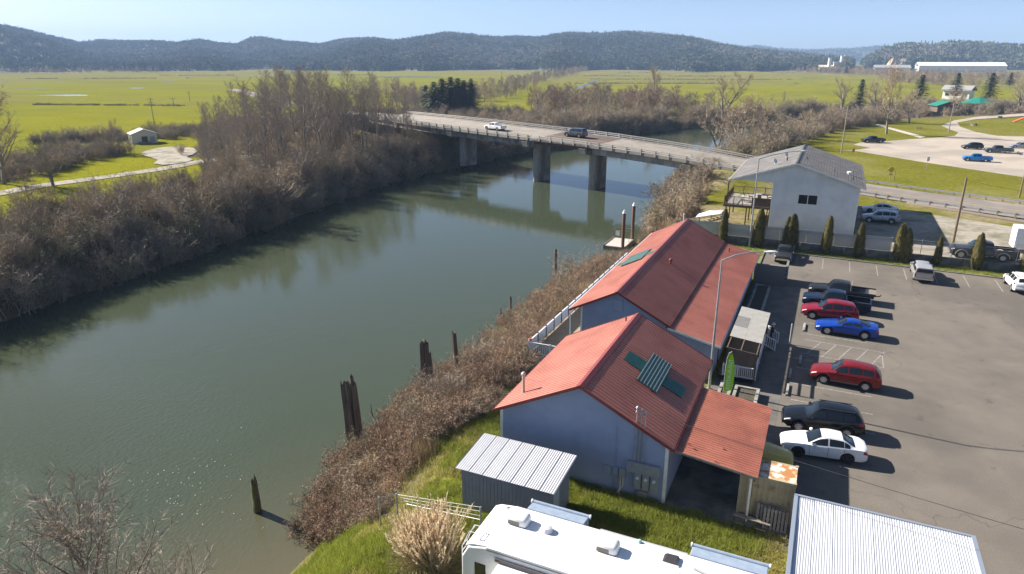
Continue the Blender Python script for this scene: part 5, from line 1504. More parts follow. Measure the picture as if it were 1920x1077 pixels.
# ladder at the back
ld = MB()
for y in (0.35, 0.8):
    ld.tube([(-0.12, y, 0.8), (-0.12, y, 2.75), (0.05, y, 3.15), (0.25, y, RVH + 0.2), (0.7, y, RVH + 0.22), (0.8, y, RVH - 0.08)], 0.02, 6)
ldo = ld.build('ladder_rail', M_alu, rv, smooth=True)
for k in range(8): MB().tube([(-0.12, 0.35, 0.95 + k * 0.26), (-0.12, 0.8, 0.95 + k * 0.26)], 0.018, 6).build('rung', M_alu, rv)
for k, x in ((0, 0.3), (1, 0.55)): MB().tube([(x, 0.35, RVH + 0.2), (x, 0.8, RVH + 0.2)], 0.018, 6).build('rung', M_alu, rv)
for x in (2.6, 9.6, 10.6):
    for y in (0.12, RVW - 0.4): MB().lathe([(0.2, 0), (0.46, 0.02), (0.48, 0.12), (0.46, 0.24), (0.2, 0.26)], 18, Matrix.Translation((x, y, 0.48)) @ Matrix.Rotation(R(-90), 4, 'X')).build('wheel', M_dark, rv, smooth=True)

# wire stock fence left of the shed
wf = thing('pipe_gate_fence', 'galvanised pipe and barbed wire fence beside the pampas grass', 'fence', (0, 0, 0))
fp = [G(713, 985, -0.7), G(742, 975, -0.4), (0.05, -6.6, 0)]
for p, h in ((G(714, 986, -0.9), 1.75), (G(746, 972, -0.6), 1.5), ((2.45, -6.4, 0.0), 2.0)):
    MB().tube([(p[0], p[1], p[2] - 0.3), (p[0], p[1], p[2] + h)], 0.045, 8).build('post', M_galv, wf, smooth=True)
pA, pB = G(746, 972, -0.6), (2.45, -6.4, 0.0)
for k, (za, zb, r_) in enumerate(((1.45, 1.98, 0.006), (1.3, 1.75, 0.006), (1.15, 1.5, 0.006), (1.0, 1.28, 0.016))):
    MB().tube([(pA[0], pA[1], pA[2] + za), (pB[0], pB[1], pB[2] + zb)], r_, 5).build('wire' if k < 3 else 'top_rail', M_wire if k < 3 else M_galv, wf)
pC = G(714, 986, -0.9)
for za, zb in ((1.7, 1.45), (1.3, 1.0), (0.6, 0.35)): MB().tube([(pC[0], pC[1], pC[2] + za), (pA[0], pA[1], pA[2] + zb)], 0.018, 5).build('wire', M_galv, wf)

# round planted kerb at the right edge
rk = thing('round_kerb_island', 'round concrete kerb ring around a patch of grass at the lower right', 'kerb', (25.6, 0.1, 0))
V, Fc = [], []
for k in range(28):
    a = 2 * math.pi * k / 28
    for r_, z in ((1.0, -0.05), (1.0, 0.13), (1.2, 0.13), (1.22, -0.05)): V.append((r_ * 1.2 * math.cos(a), r_ * math.sin(a), z))
for k in range(28):
    q, w = k * 4, ((k + 1) % 28) * 4
    for j in range(3): Fc.append((q + j, q + j + 1, w + j + 1, w + j))
MB().add(V, Fc).build('kerb_ring', M_conc, rk, smooth=True)
MB().lathe([(1.0, 0.04), (0.5, 0.09), (0.01, 0.1)], 24).build('turf', MATS['verge_soil'], rk)

# ================================================================== RIVER THINGS
M_pile = mat('rotten_piling', (0.062, 0.047, 0.038), (0.13, 0.10, 0.08), 3, 0.95, stretch=(5, 5, 0.5), bump=0.8, bscale=12)
M_moss = mat('moss', (0.075, 0.085, 0.02), (0.11, 0.10, 0.03), 5, 0.95, bump=0.6, bscale=14)
def ragged(h, r, lean=(0, 0), seed=0, n=9):
    rr = random.Random(seed); mb = MB(); prof = []
    k0 = 0; V, Fc = [], []
    lv_ = 7
    for i in range(lv_):
        t = i / (lv_ - 1)
        for k in range(n):
            a = 2 * math.pi * k / n
            q = r * (1 - 0.3 * t) * (1 + 0.16 * math.sin(3 * a + seed) + rr.uniform(-0.07, 0.07))
            z = -2.0 + (h + 2.0) * t + (rr.uniform(-0.35, 0.30) if i == lv_ - 1 else 0)
            V.append((lean[0] * t + q * math.cos(a), lean[1] * t + q * math.sin(a), z))
    for i in range(lv_ - 1):
        for k in range(n): Fc.append((i * n + k, i * n + (k + 1) % n, (i + 1) * n + (k + 1) % n, (i + 1) * n + k))
    c = len(V); V.append((lean[0], lean[1], h - 0.4))
    for k in range(n): Fc.append(((lv_ - 1) * n + k, (lv_ - 1) * n + (k + 1) % n, c))
    return mb.add(V, Fc)
def cluster(label, base_px, top_y, zb, specs):
    p = G(*base_px, zb); H = hpx(p[0], p[1], (base_px[0], top_y)) - zb
    o = thing('piling_cluster', label, 'pilings', p)
    for i, (dx, dy, f, r_, lx) in enumerate(specs):
        ragged(H * f, r_, (lx, 0.1), i + int(base_px[0])).build('piling', M_pile, o, (dx, dy, 0), fix=True)
    return o
cluster('tall cluster of rotten broken pilings standing at the shore nearest the shed', (668, 842), 716, WATER, ((-0.32, 0, 0.95, 0.27, -0.42), (0.0, -0.1, 1.0, 0.21, -0.3), (0.22, 0.1, 1.06, 0.19, -0.3), (0.5, 0.0, 0.98, 0.27, -0.35)))
cluster('middle pair of broken pilings leaning apart in the brambles', (800, 722), 643, WATER + 0.6, ((-0.22, 0, 1.0, 0.27, -0.12), (0.22, 0.1, 1.0, 0.26, -0.2), (0.75, 0.1, 0.72, 0.22, -0.5)))
def pile(label, base_px, top_px, zb, r_, m=None, moss=False, name='piling'):
    p = G(*base_px, zb); H = hpx(p[0], p[1], top_px) - zb
    o = thing(name, label, 'piling', p)
    ragged(H, r_, ((top_px[0] - base_px[0]) / 1280 * 45, 0), int(base_px[0] + 3)).build('post', m or M_pile, o)
    if moss:
        V = ragged(H * 0.93, r_ * 1.35, (0.05, 0), 5, 11); V.v = [(x, y, z * 0.62 + H * 0.30) for x, y, z in V.v]
        V.build('moss', M_moss, o)
pile('single dark broken piling in the brambles behind the leaning pair', (858, 695), (850, 625), WATER + 0.8, 0.27)
pile('short moss covered piling standing alone in the open water', (482, 958), (485, 895), WATER, 0.2, None, True)
pile('thin slanted piling stub near the bare shore bushes', (956, 583), (959, 560), WATER, 0.16)
pile('smallest piling stub out in the water', (938, 588), (939, 578), WATER, 0.15)
pile('tall weathered piling rising through the shore bushes', (1040, 530), (1041, 468), WATER + 0.5, 0.26)
pile('short ragged stump at the water edge by the driftwood branch', (740, 818), (738, 790), WATER + 0.3, 0.2)
db = thing('driftwood_branch', 'dark driftwood branch hanging over the water beside the tall pilings', 'branch', G(705, 810, WATER))
MB().tube([(-0.9, 0.6, 1.2), (-0.3, 0.3, 0.8), (0.4, -0.2, 0.45), (1.1, -0.6, 0.2)], [0.05, 0.09, 0.07, 0.05], 6).build('limb', M_pile, db)
MB().tube([(-0.5, 0.4, 0.9), (-0.7, 0.5, 1.9)], [0.06, 0.02], 5).build('limb', M_pile, db)
MB().tube([(0.4, -0.2, 0.45), (0.9, 0.3, 0.9), (1.5, 0.3, 0.8)], [0.05, 0.04, 0.02], 5).build('limb', M_pile, db)
# floating dock with steel piles
dkp = G(1161, 455, WATER + 0.5)
fd = thing('floating_dock', 'small floating dock with pale deck beside two capped steel piles', 'dock', dkp, 0.0)
MB().box(-1.7, 1.7, -2.6, 2.6, -0.5, 0.0).build('float', M_oldwood, fd, bevel=0.03)
M_paled = mat('pale_dock_boards', (0.50, 0.46, 0.41), (0.42, 0.385, 0.34), 3, 0.85)
dm = MB().box(-1.55, 1.55, 0, 0.3, 0.002, 0.035).mesh('plank', M_paled)
for i in range(16): obj('plank', dm, fd, (0, -2.52 + i * 0.315, 0))
for x in (-1.65, 1.55): MB().box(x, x + 0.1, -2.6, 2.6, 0.0, 0.14).build('bull_rail', M_oldwood, fd)
for x in (-1.3, 1.3):
    for y in (0.6, 2.3): MB().tube([(x, y, 0), (x, y, 1.7)], 0.03, 6).build('frame_post', M_oldwood, fd)
for y in (0.6, 2.3): MB().tube([(-1.3, y, 1.7), (1.3, y, 1.7)], 0.03, 6).build('frame_bar', M_oldwood, fd)
for x in (-1.3, 1.3): MB().tube([(x, 0.6, 1.7), (x, 2.3, 1.7)], 0.03, 6).build('frame_bar', M_oldwood, fd)
MB().box(-0.75, -0.15, 0.56, 0.59, 0.9, 1.65).build('notice_board', M_white, fd)
M_steelp = mat('rusty_steel_pile', (0.125, 0.052, 0.033), (0.085, 0.04, 0.028), 2, 0.75, stretch=(2, 2, 0.3), c3=(0.2, 0.11, 0.07), s3=0.6)
for lab, b_px, t_px in (('nearer rusty steel pile with white cone cap at the dock', (1167, 470), (1168, 400)), ('farther rusty steel pile with white cone cap at the dock', (1185, 455), (1185, 386))):
    p = G(*b_px, WATER); h = hpx(p[0], p[1], t_px) - WATER
    o = thing('steel_pile', lab, 'piling', p)
    MB().tube([(0, 0, -1.5), (0, 0, h)], 0.24, 14).build('pipe', M_steelp, o, smooth=True)
    MB().lathe([(0.27, h - 0.02), (0.27, h + 0.05), (0.02, h + 0.55)], 14).build('cone_cap', mat('white_cap', (0.85, 0.85, 0.85), rough=0.4), o, smooth=True)
# park boat dock
bd = thing('boat_dock', 'long low boat dock along the park shore beyond the willows', 'dock', G(1470, 246, WATER + 0.4), 0.9)
MB().box(0, 26, -1.0, 1.0, -0.3, 0.1).build('deck', M_paled, bd)
for x in (0.5, 9, 18, 25): MB().tube([(x, 1.1, -2), (x, 1.1, 2.2)], 0.15, 8).build('pile', M_polew, bd)

# ================================================================== LEFT HUT, PARK SHELTERS, FAR BUILDINGS
def hut(label, loc, rz, W, D, He, Hr, mw, mr, name='hut', cat='hut', door=True, ov=0.25):
    o = thing(name, label, cat, loc, rz)
    b_ = MB(); b_.prism([(0, -0.3), (W, -0.3), (W, He), (W / 2, Hr), (0, He)], 'y', 0, D); b_.build('wall', mw, o)
    sl = (Hr - He) / (W / 2)
    r_ = MB(); r_.prism([(-ov, He - ov * sl + 0.02), (W / 2, Hr + 0.02), (W + ov, He - ov * sl + 0.02), (W + ov, He - ov * sl + 0.12), (W / 2, Hr + 0.14), (-ov, He - ov * sl + 0.12)], 'y', -ov, D + ov); r_.build('roof', mr, o)
    if door: MB().box(W * 0.38, W * 0.62, -0.04, -0.003, 0, 2.0).build('door', M_brown, o)
    return o
M_rgrey = mat('pale_grey_roof', (0.33, 0.32, 0.31), (0.27, 0.26, 0.255), 2, 0.6)
M_cream = mat('cream_board', (0.58, 0.56, 0.50), (0.5, 0.48, 0.43), 2, 0.7, stretch=(6, 6, 0.3))
hp = G(249, 271, -1)
ht = hut('small white board hut with grey roof at the pasture edge', hp, R(62), 6.5, 5.2, 2.7, 3.9, M_cream, M_rgrey)
for i in range(20): MB().box(-0.025, 0.0, 0.1 + i * 0.255, 0.14 + i * 0.255, 0, 2.68).build('batten', M_cream, ht)
MB().box(-0.04, -0.001, 1.6, 2.3, 1.1, 1.7).build('window', M_glassd, ht)
MB().box(4.6, 5.9, -0.05, -0.001, 0.0, 1.9).build('door', M_rgrey, ht)
stb = MB(); stb.box(1.5, 4.4, -1.6, -0.05, -0.3, 0.5); stb.build('porch', M_oldwood, ht)

M_green = mat('green_shelter_roof', (0.02, 0.19, 0.135), (0.016, 0.16, 0.11), 2, 0.45)
def pavilion(label, p, rx, ry, he, hr, rz=0.0):
    o = thing('picnic_shelter', label, 'shelter', p, rz)
    n = 8; V = []
    for k in range(n): a = 2 * math.pi * (k + 0.5) / n; V.append((rx * math.cos(a), ry * math.sin(a), he))
    for k in range(n): a = 2 * math.pi * (k + 0.5) / n; V.append((rx * math.cos(a), ry * math.sin(a), he - 0.18))
    V.append((0, 0, hr))
    for k in range(n):
        j = (k + 1) % n
        mb = MB(); mb.add([V[k], V[j], V[16], V[n + j], V[n + k]], [(0, 1, 2), (0, 3, 4), (0, 1, 3)]) if False else mb.add([V[k], V[j], V[16]], [(0, 1, 2)])
        mb.add([V[k], V[j], V[n + j], V[n + k]], [(0, 1, 2, 3)])
        mb.build('roof_panel', M_green, o, fix=False)
        a = 2 * math.pi * (k + 0.5) / n
        MB().box(-0.12, 0.12, -0.12, 0.12, 0, he - 0.05).build('post', M_brown, o, (rx * 0.86 * math.cos(a), ry * 0.86 * math.sin(a), 0))
    MB().box(-2.2, 2.2, -0.5, 0.5, 0.0, 0.75).build('picnic_table', M_oldwood, o)
    return o
pavilion('green roofed octagonal picnic shelter standing on the park lawn', G(1832, 206, PZ), 7.2, 7.2, 3.0, 5.6, 0.3)
hut('low hut with green roof beside the picnic shelter', G(1757, 209, PZ), R(20), 9, 7, 2.4, 4.0, M_brown, M_green, 'park_hut', 'hut', False, 0.8)
def picnic_table(label, px, py, rz):
    o = thing('picnic_table', label, 'picnic table', G(px, py, PZ), rz, 'picnic tables on the park lawn')
    MB().box(-1.0, 1.0, -0.4, 0.4, 0.72, 0.78).build('table_top', M_oldwood, o)
    for y in (-0.75, 0.5): MB().box(-1.0, 1.0, y, y + 0.25, 0.42, 0.47).build('bench', M_oldwood, o)
    for x in (-0.7, 0.7): MB().box(x - 0.05, x + 0.05, -0.65, 0.65, 0, 0.72).build('leg', M_oldwood, o)
for i, (lab, x, y) in enumerate((('picnic table on the lawn beside the concrete path', 1722, 242), ('picnic table beside the tall park pole', 1825, 236), ('picnic table right of the picnic shelter', 1875, 222), ('picnic table nearest the river on the park lawn', 1556, 249), ('picnic table on the far park lawn by the barrels', 1770, 214))):
    picnic_table(lab, x, y, i * 0.7)
og = thing('orange_playground_slide', 'orange play equipment at the right edge of the park lawn', 'playground', G(1914, 229, PZ), 0.3)
sl_ = MB(); sl_.prism([(-3.0, 0.1), (-2.6, 0.1), (1.6, 2.0), (2.8, 2.0), (2.8, 1.6), (1.8, 1.6), (-2.3, -0.05)], 'y', -0.6, 0.6); sl_.build('slide', mat('play_orange', (0.72, 0.13, 0.03), rough=0.4), og)
for x in (1.8, 2.8):
    for y in (-0.6, 0.6): MB().box(x - 0.07, x + 0.07, y - 0.07, y + 0.07, 0, 3.4).build('post', M_polew, og)
MB().box(1.7, 2.9, -0.75, 0.75, 3.4, 3.55).build('roof', M_brown, og)

# mill and warehouses below the quarry hill
def box_building(label, px, py, z, W, D, H, rz, mw, mr, pitch=0.12, name='warehouse', win=0):
    o = thing(name, label, 'building', G(px, py, z), rz)
    b_ = MB(); b_.box(0, W, 0, D, -2, H); b_.build('wall', mw, o)
    r_ = MB(); r_.prism([(-1, H), (D / 2, H + D * pitch), (D + 1, H), (D + 1, H + 0.8), (D / 2, H + D * pitch + 0.8), (-1, H + 0.8)], 'x', -1, W + 1); r_.build('roof', mr, o)
    for i in range(win): MB().box(W * (i + 0.3) / win, W * (i + 0.7) / win, -0.15, -0.02, H * 0.3, H * 0.62).build('window', M_glassd, o)
    return o
M_ww = mat('white_warehouse', (0.74, 0.74, 0.72), (0.66, 0.66, 0.64), 0.3, 0.5)
M_wt = mat('tan_mill', (0.55, 0.48, 0.36), (0.45, 0.38, 0.28), 0.3, 0.7)
box_building('long white roofed warehouse at the foot of the wooded hill', 1722, 134, 0, 135, 50, 9, 0.05, M_ww, M_ww)
box_building('second white warehouse half behind the bare trees', 1640, 133, 0, 60, 40, 5, 0.05, M_wt, M_rgrey)
box_building('low tan mill building at the edge of the pasture', 1536, 135, 0, 45, 30, 7, 0.1, M_wt, M_wt)
box_building('white house by the park trees', 1766, 183, 0, 14, 9, 4, -0.4, M_ww, M_rgrey, 0.25, 'farm_house', 3)
box_building('pale farm building at the foot of the western hills', 398, 131, 0, 40, 16, 6, 0.2, M_ww, M_ww, 0.2, 'farm_house', 3)
box_building('small white barn below the western hills', 30, 131, 0, 30, 16, 6, 0.2, M_ww, M_ww, 0.2, 'farm_house', 2)
box_building('white farm shed among the far western trees', 432, 128, 0, 26, 14, 5, 0.1, M_ww, M_ww, 0.2, 'farm_house', 2)
def stack(label, px, base_y, top_y, r_, m, cat='chimney', name='mill_stack'):
    p = G(px, base_y, 0); h = hpx(p[0], p[1], (px, top_y))
    o = thing(name, label, cat, p)
    MB().lathe([(r_, -1), (r_ * 0.85, h)], 14).build('shell', m, o, smooth=True)
    MB().lathe([(r_ * 1.0, h), (r_ * 1.0, h + r_ * 0.4)], 14).build('rim', M_alu, o)
stack('left thin silver mill stack above the pasture', 1553, 135, 110, 3.0, M_ww)
stack('tall white mill stack left of the yellow silo', 1575, 135, 106, 3.0, M_ww)
stack('tall mill stack right of the yellow silo', 1581, 135, 105, 2.2, M_wt)
stack('yellow mill silo between the white stacks', 1578, 135, 114, 4.2, mat('silo_yellow', (0.62, 0.42, 0.05), rough=0.6), 'silo', 'mill_silo')
stack('pale domed mill silo left of the stacks', 1567, 135, 119, 6.5, M_wt, 'silo', 'mill_silo')

# ================================================================== VEHICLES
def pchip(xs, ys):
    xs, ys = np.array(xs, float), np.array(ys, float)
    h = np.diff(xs); dl = np.diff(ys) / h
    m = np.zeros(len(xs))
    m[0], m[-1] = dl[0], dl[-1]
    for i in range(1, len(xs) - 1):
        if dl[i - 1] * dl[i] > 0: m[i] = 2 * dl[i - 1] * dl[i] / (dl[i - 1] + dl[i])
    def f(x):
        i = int(np.clip(np.searchsorted(xs, x) - 1, 0, len(h) - 1)); t = (x - xs[i]) / h[i]
        t = min(max(t, 0), 1)
        return ((2 * t ** 3 - 3 * t ** 2 + 1) * ys[i] + (t ** 3 - 2 * t ** 2 + t) * h[i] * m[i] + (-2 * t ** 3 + 3 * t ** 2) * ys[i + 1] + (t ** 3 - t ** 2) * h[i] * m[i + 1])
    return f
M_tyre = mat('tyre_rubber', (0.02, 0.02, 0.021), rough=0.85)
M_rim = mat('alloy_rim', (0.52, 0.53, 0.55), rough=0.3, metal=0.8)
M_rimd = mat('dark_steel_rim', (0.03, 0.03, 0.032), rough=0.5, metal=0.5)
M_cglass = mat('car_glass', (0.010, 0.015, 0.020), rough=0.04, spec=0.5)
M_lampw = mat('headlight_lens', (0.70, 0.68, 0.62), rough=0.1)
M_lampr = mat('taillight_lens', (0.36, 0.015, 0.015), rough=0.15)
M_plast = mat('black_car_plastic', (0.025, 0.025, 0.027), rough=0.6)
M_seam = mat('panel_gap', (0.012, 0.012, 0.013), rough=0.9)
M_chrome = mat('chrome_trim', (0.62, 0.62, 0.62), rough=0.15, metal=1.0)
def paint(n, c, metal=0.0, dirt=None):
    return mat('paint_' + n, c, tuple(v * 0.9 for v in c), 1.5, 0.22, metal=metal, spec=0.4, coat=0.25, c3=dirt, s3=1.2, lo3=0.6, hi3=0.8)

def wheel(parent, x, y, r, side, rim_m, w=0.23):
    Mx = Matrix.Rotation(R(90), 4, 'X')
    prof = [(r * 0.62, -w / 2 + 0.01), (r * 0.93, -w / 2), (r, -w / 2 + 0.04), (r, w / 2 - 0.04), (r * 0.93, w / 2), (r * 0.62, w / 2 - 0.01)]
    o = MB().lathe(prof, 22, Mx, cap=False).build('wheel', M_tyre, parent, (x, y, r), smooth=True)
    rm = MB()
    s = -side     # local z of the lathe maps to -y
    f = w / 2 - 0.035
    rm.lathe([(r * 0.66, s * (f + 0.02)), (r * 0.62, s * (f + 0.028)), (r * 0.60, s * (f - 0.05)), (r * 0.14, s * (f - 0.05))], 22, Mx, cap=False)
    for k in range(5):
        a = 2 * math.pi * k / 5 + 0.3
        q = Mx @ Matrix.Rotation(a, 4, 'Z')
        rm.mbox(q, r * 0.08, r * 0.62, -r * 0.10, r * 0.10, min(s * (f - 0.02), s * (f + 0.02)), max(s * (f - 0.02), s * (f + 0.02)))
    rm.lathe([(r * 0.16, s * (f - 0.03)), (r * 0.16, s * (f + 0.025))], 12, Mx)
    rm.build('rim', rim_m, o, smooth=True)
    return o

class Loft:
    """car skin: sections along u (0 front .. L rear)"""
    def __init__(s, st, W, axles, r, zb=0.24, ar=1.22, u_end=None):
        u = [a[0] for a in st]
        s.zt, s.zbelt, s.w, s.yr = (pchip(u, [a[k] for a in st]) for k in (1, 2, 3, 4))
        s.u0, s.u1 = u[0], u_end or u[-1]
        s.W, s.ax, s.r, s.zb, s.ra = W / 2, axles, r, zb, r * ar
        s.us = u
    def bottom(s, u):
        z = s.zb
        for a in s.ax:
            d = abs(u - a)
            if d < s.ra: z = max(z, s.r + math.sqrt(max(s.ra ** 2 - d * d, 0)))
        e = min(u - s.u0, s.u1 - u)
        if e < 0.25: z = max(z, s.zb + 0.10 * (1 - e / 0.25))
        return z
    def sec(s, u):
        w, zt, zbl, yr = s.W * s.w(u), s.zt(u), s.zbelt(u), s.W * s.yr(u)
        zb = s.bottom(u)
        z2 = max(zb + 0.03, 0.5 * zb + 0.5 * zbl); z2 = min(z2, zbl - 0.09)
        zb = min(zb, z2 - 0.02)
        z1 = min(zb + 0.10, z2 - 0.01)
        zr = max(zt - 0.055, zbl + 0.004)
        return [(0.93 * w, zb), (0.985 * w, z1), (w, z2), (0.99 * w, zbl - 0.07), (0.955 * w, zbl), (yr, zr), (yr * 0.82, max(zt - 0.012, zr + 0.002)), (yr * 0.4, zt + 0.010), (0, zt + 0.014)]
    def pt(s, u, k):
        P = s.sec(u); i = int(min(max(k, 0), 7.999)); t = k - i
        return (P[i][0] + (P[i + 1][0] - P[i][0]) * t, P[i][1] + (P[i + 1][1] - P[i][1]) * t)
    def stations(s):
        U = set(np.linspace(s.u0, s.u1, 44).tolist()) | {x for x in s.us if x <= s.u1}
        for a in s.ax:
            for d in np.linspace(-1, 1, 13): U.add(a + d * s.ra * 0.999)
            U.add(a - s.ra * 1.001); U.add(a + s.ra * 1.001)
        return sorted(x for x in U if s.u0 <= x <= s.u1)
    def mesh(s, X0):
        U = s.stations(); V, Fc = [], []
        n = 17
        for u in U:
            P = s.sec(u)
            row = [(X0 - u, y, z) for y, z in P] + [(X0 - u, -y, z) for y, z in P[-2::-1]]
            V += row
        for i in range(len(U) - 1):
            for k in range(n - 1): Fc.append((i * n + k, i * n + k + 1, (i + 1) * n + k + 1, (i + 1) * n + k))
        Fc.append(tuple(range(n))); Fc.append(tuple((len(U) - 1) * n + k for k in range(n - 1, -1, -1)))
        return MB().add(V, Fc)
    def patch(s, X0, ua, ub, ka, kb, side, off=0.008, nu=8, nk=4, trim=None):
        """skin piece between u's and section params, pushed outwards"""
        V = np.zeros((nu + 1, nk + 1, 3))
        for i in range(nu + 1):
            for j in range(nk + 1):
                u = ua + (ub - ua) * i / nu; k = ka + (kb - ka) * j / nk
                y, z = s.pt(u, k); V[i, j] = (X0 - u, side * y, z)
        du = np.gradient(V, axis=0); dk = np.gradient(V, axis=1)
        n = np.cross(du, dk); n /= (np.linalg.norm(n, axis=2, keepdims=True) + 1e-9)
        if (n[..., 1] * side).mean() + n[..., 2].mean() < 0: n = -n
        V = V + n * off
        Fc = [(i * (nk + 1) + j, i * (nk + 1) + j + 1, (i + 1) * (nk + 1) + j + 1, (i + 1) * (nk + 1) + j) for i in range(nu) for j in range(nk)]
        return V.reshape(-1, 3).tolist(), Fc
    def top(s, X0, ua, ub, f=0.9, off=0.008, nu=8, ny=10):
        V = np.zeros((nu + 1, ny + 1, 3))
        for i in range(nu + 1):
            u = ua + (ub - ua) * i / nu; P = s.sec(u)[5:]
            ysec = [p[0] for p in P][::-1]; zsec = [p[1] for p in P][::-1]
            for j in range(ny + 1):
                y = P[0][0] * f * (-1 + 2 * j / ny)
                V[i, j] = (X0 - u, y, np.interp(abs(y), ysec, zsec))
        du = np.gradient(V, axis=0); dk = np.gradient(V, axis=1); n = np.cross(du, dk); n /= (np.linalg.norm(n, axis=2, keepdims=True) + 1e-9)
        n *= np.sign(n[..., 2:3]); V = V + n * off
        Fc = [(i * (ny + 1) + j, i * (ny + 1) + j + 1, (i + 1) * (ny + 1) + j + 1, (i + 1) * (ny + 1) + j) for i in range(nu) for j in range(ny)]
        return V.reshape(-1, 3).tolist(), Fc

# (u, ztop, zbelt, width frac, top half-width frac)
SPEC = {
 'sedan': dict(L=4.6, W=1.75, ax=(0.92, 3.55), r=0.32, st=[(0, .60, .54, .74, .60), (.10, .68, .62, .86, .70), (.45, .79, .73, .95, .80), (1.0, .90, .86, .99, .82), (1.35, .96, .91, 1, .80), (2.15, 1.38, .93, 1, .63), (2.6, 1.44, .95, 1, .62), (3.2, 1.39, .97, 1, .61), (3.95, 1.04, .99, .98, .74), (4.3, 1.02, .96, .94, .76), (4.55, .96, .84, .86, .70), (4.6, .80, .70, .80, .62)],
               ws=(1.40, 2.12), rw=(3.25, 3.92), side=((1.62, 2.45), (2.53, 3.30), (3.33, 3.62)), hl=(.08, .50), tl=(4.33, 4.56)),
 'coupe': dict(L=4.78, W=1.9, ax=(0.95, 3.77), r=0.36, st=[(0, .62, .54, .80, .66), (.08, .70, .62, .90, .76), (.5, .80, .74, .97, .82), (1.3, .92, .88, 1, .82), (1.62, .97, .93, .99, .78), (2.35, 1.30, .97, .98, .60), (2.75, 1.34, .99, .98, .58), (3.3, 1.29, 1.01, 1, .56), (4.15, 1.07, 1.03, 1, .70), (4.5, 1.05, 1.0, .96, .76), (4.72, 1.02, .90, .90, .72), (4.78, .85, .75, .86, .66)],
               ws=(1.68, 2.32), rw=(3.35, 4.10), side=((1.85, 2.75), (2.83, 3.5)), hl=(.06, .42), tl=(4.5, 4.74)),
 'suv': dict(L=4.55, W=1.85, ax=(0.90, 3.58), r=0.35, st=[(0, .70, .62, .78, .64), (.10, .82, .74, .88, .74), (.5, .94, .88, .96, .80), (1.0, 1.03, .98, .99, .82), (1.25, 1.08, 1.02, 1, .80), (2.0, 1.60, 1.05, 1, .66), (2.6, 1.68, 1.08, 1, .66), (3.6, 1.63, 1.12, 1, .64), (4.1, 1.52, 1.14, .97, .63), (4.42, 1.16, 1.12, .92, .68), (4.52, 1.02, .96, .88, .66), (4.55, .85, .72, .85, .62)],
             ws=(1.30, 1.97), rw=(4.14, 4.40), side=((1.50, 2.35), (2.43, 3.25), (3.32, 3.95)), hl=(.06, .52), tl=(4.18, 4.46)),
 'pickup': dict(L=5.7, W=1.95, ax=(0.95, 4.45), r=0.39, st=[(0, .88, .80, .86, .72), (.08, 1.0, .92, .94, .80), (.6, 1.08, 1.02, .99, .84), (1.2, 1.13, 1.08, 1, .84), (1.5, 1.16, 1.10, 1, .80), (2.1, 1.72, 1.12, 1, .68), (2.6, 1.78, 1.13, 1, .67), (3.3, 1.74, 1.14, 1, .66), (3.55, 1.66, 1.14, 1, .66), (3.62, 1.30, 1.14, 1, .70)],
                ws=(1.55, 2.07), rw=None, side=((1.70, 2.5), (2.58, 3.42)), hl=(.05, .40), tl=None, cab=3.62, bed=1.16),
 'van': dict(L=5.3, W=1.98, ax=(0.95, 4.2), r=0.37, st=[(0, .95, .86, .82, .68), (.08, 1.05, .96, .90, .76), (.5, 1.12, 1.06, .97, .82), (1.0, 1.18, 1.12, 1, .82), (1.2, 1.22, 1.15, 1, .80), (1.85, 1.86, 1.18, 1, .72), (2.5, 1.93, 1.2, 1, .72), (4.6, 1.92, 1.2, 1, .71), (5.0, 1.86, 1.2, .98, .70), (5.24, 1.30, 1.2, .95, .74), (5.3, 1.0, .9, .92, .70)],
             ws=(1.25, 1.82), rw=(5.03, 5.2), side=((1.45, 2.2), (2.3, 3.3), (3.4, 4.8)), hl=(.05, .4), tl=(5.0, 5.24)),
}
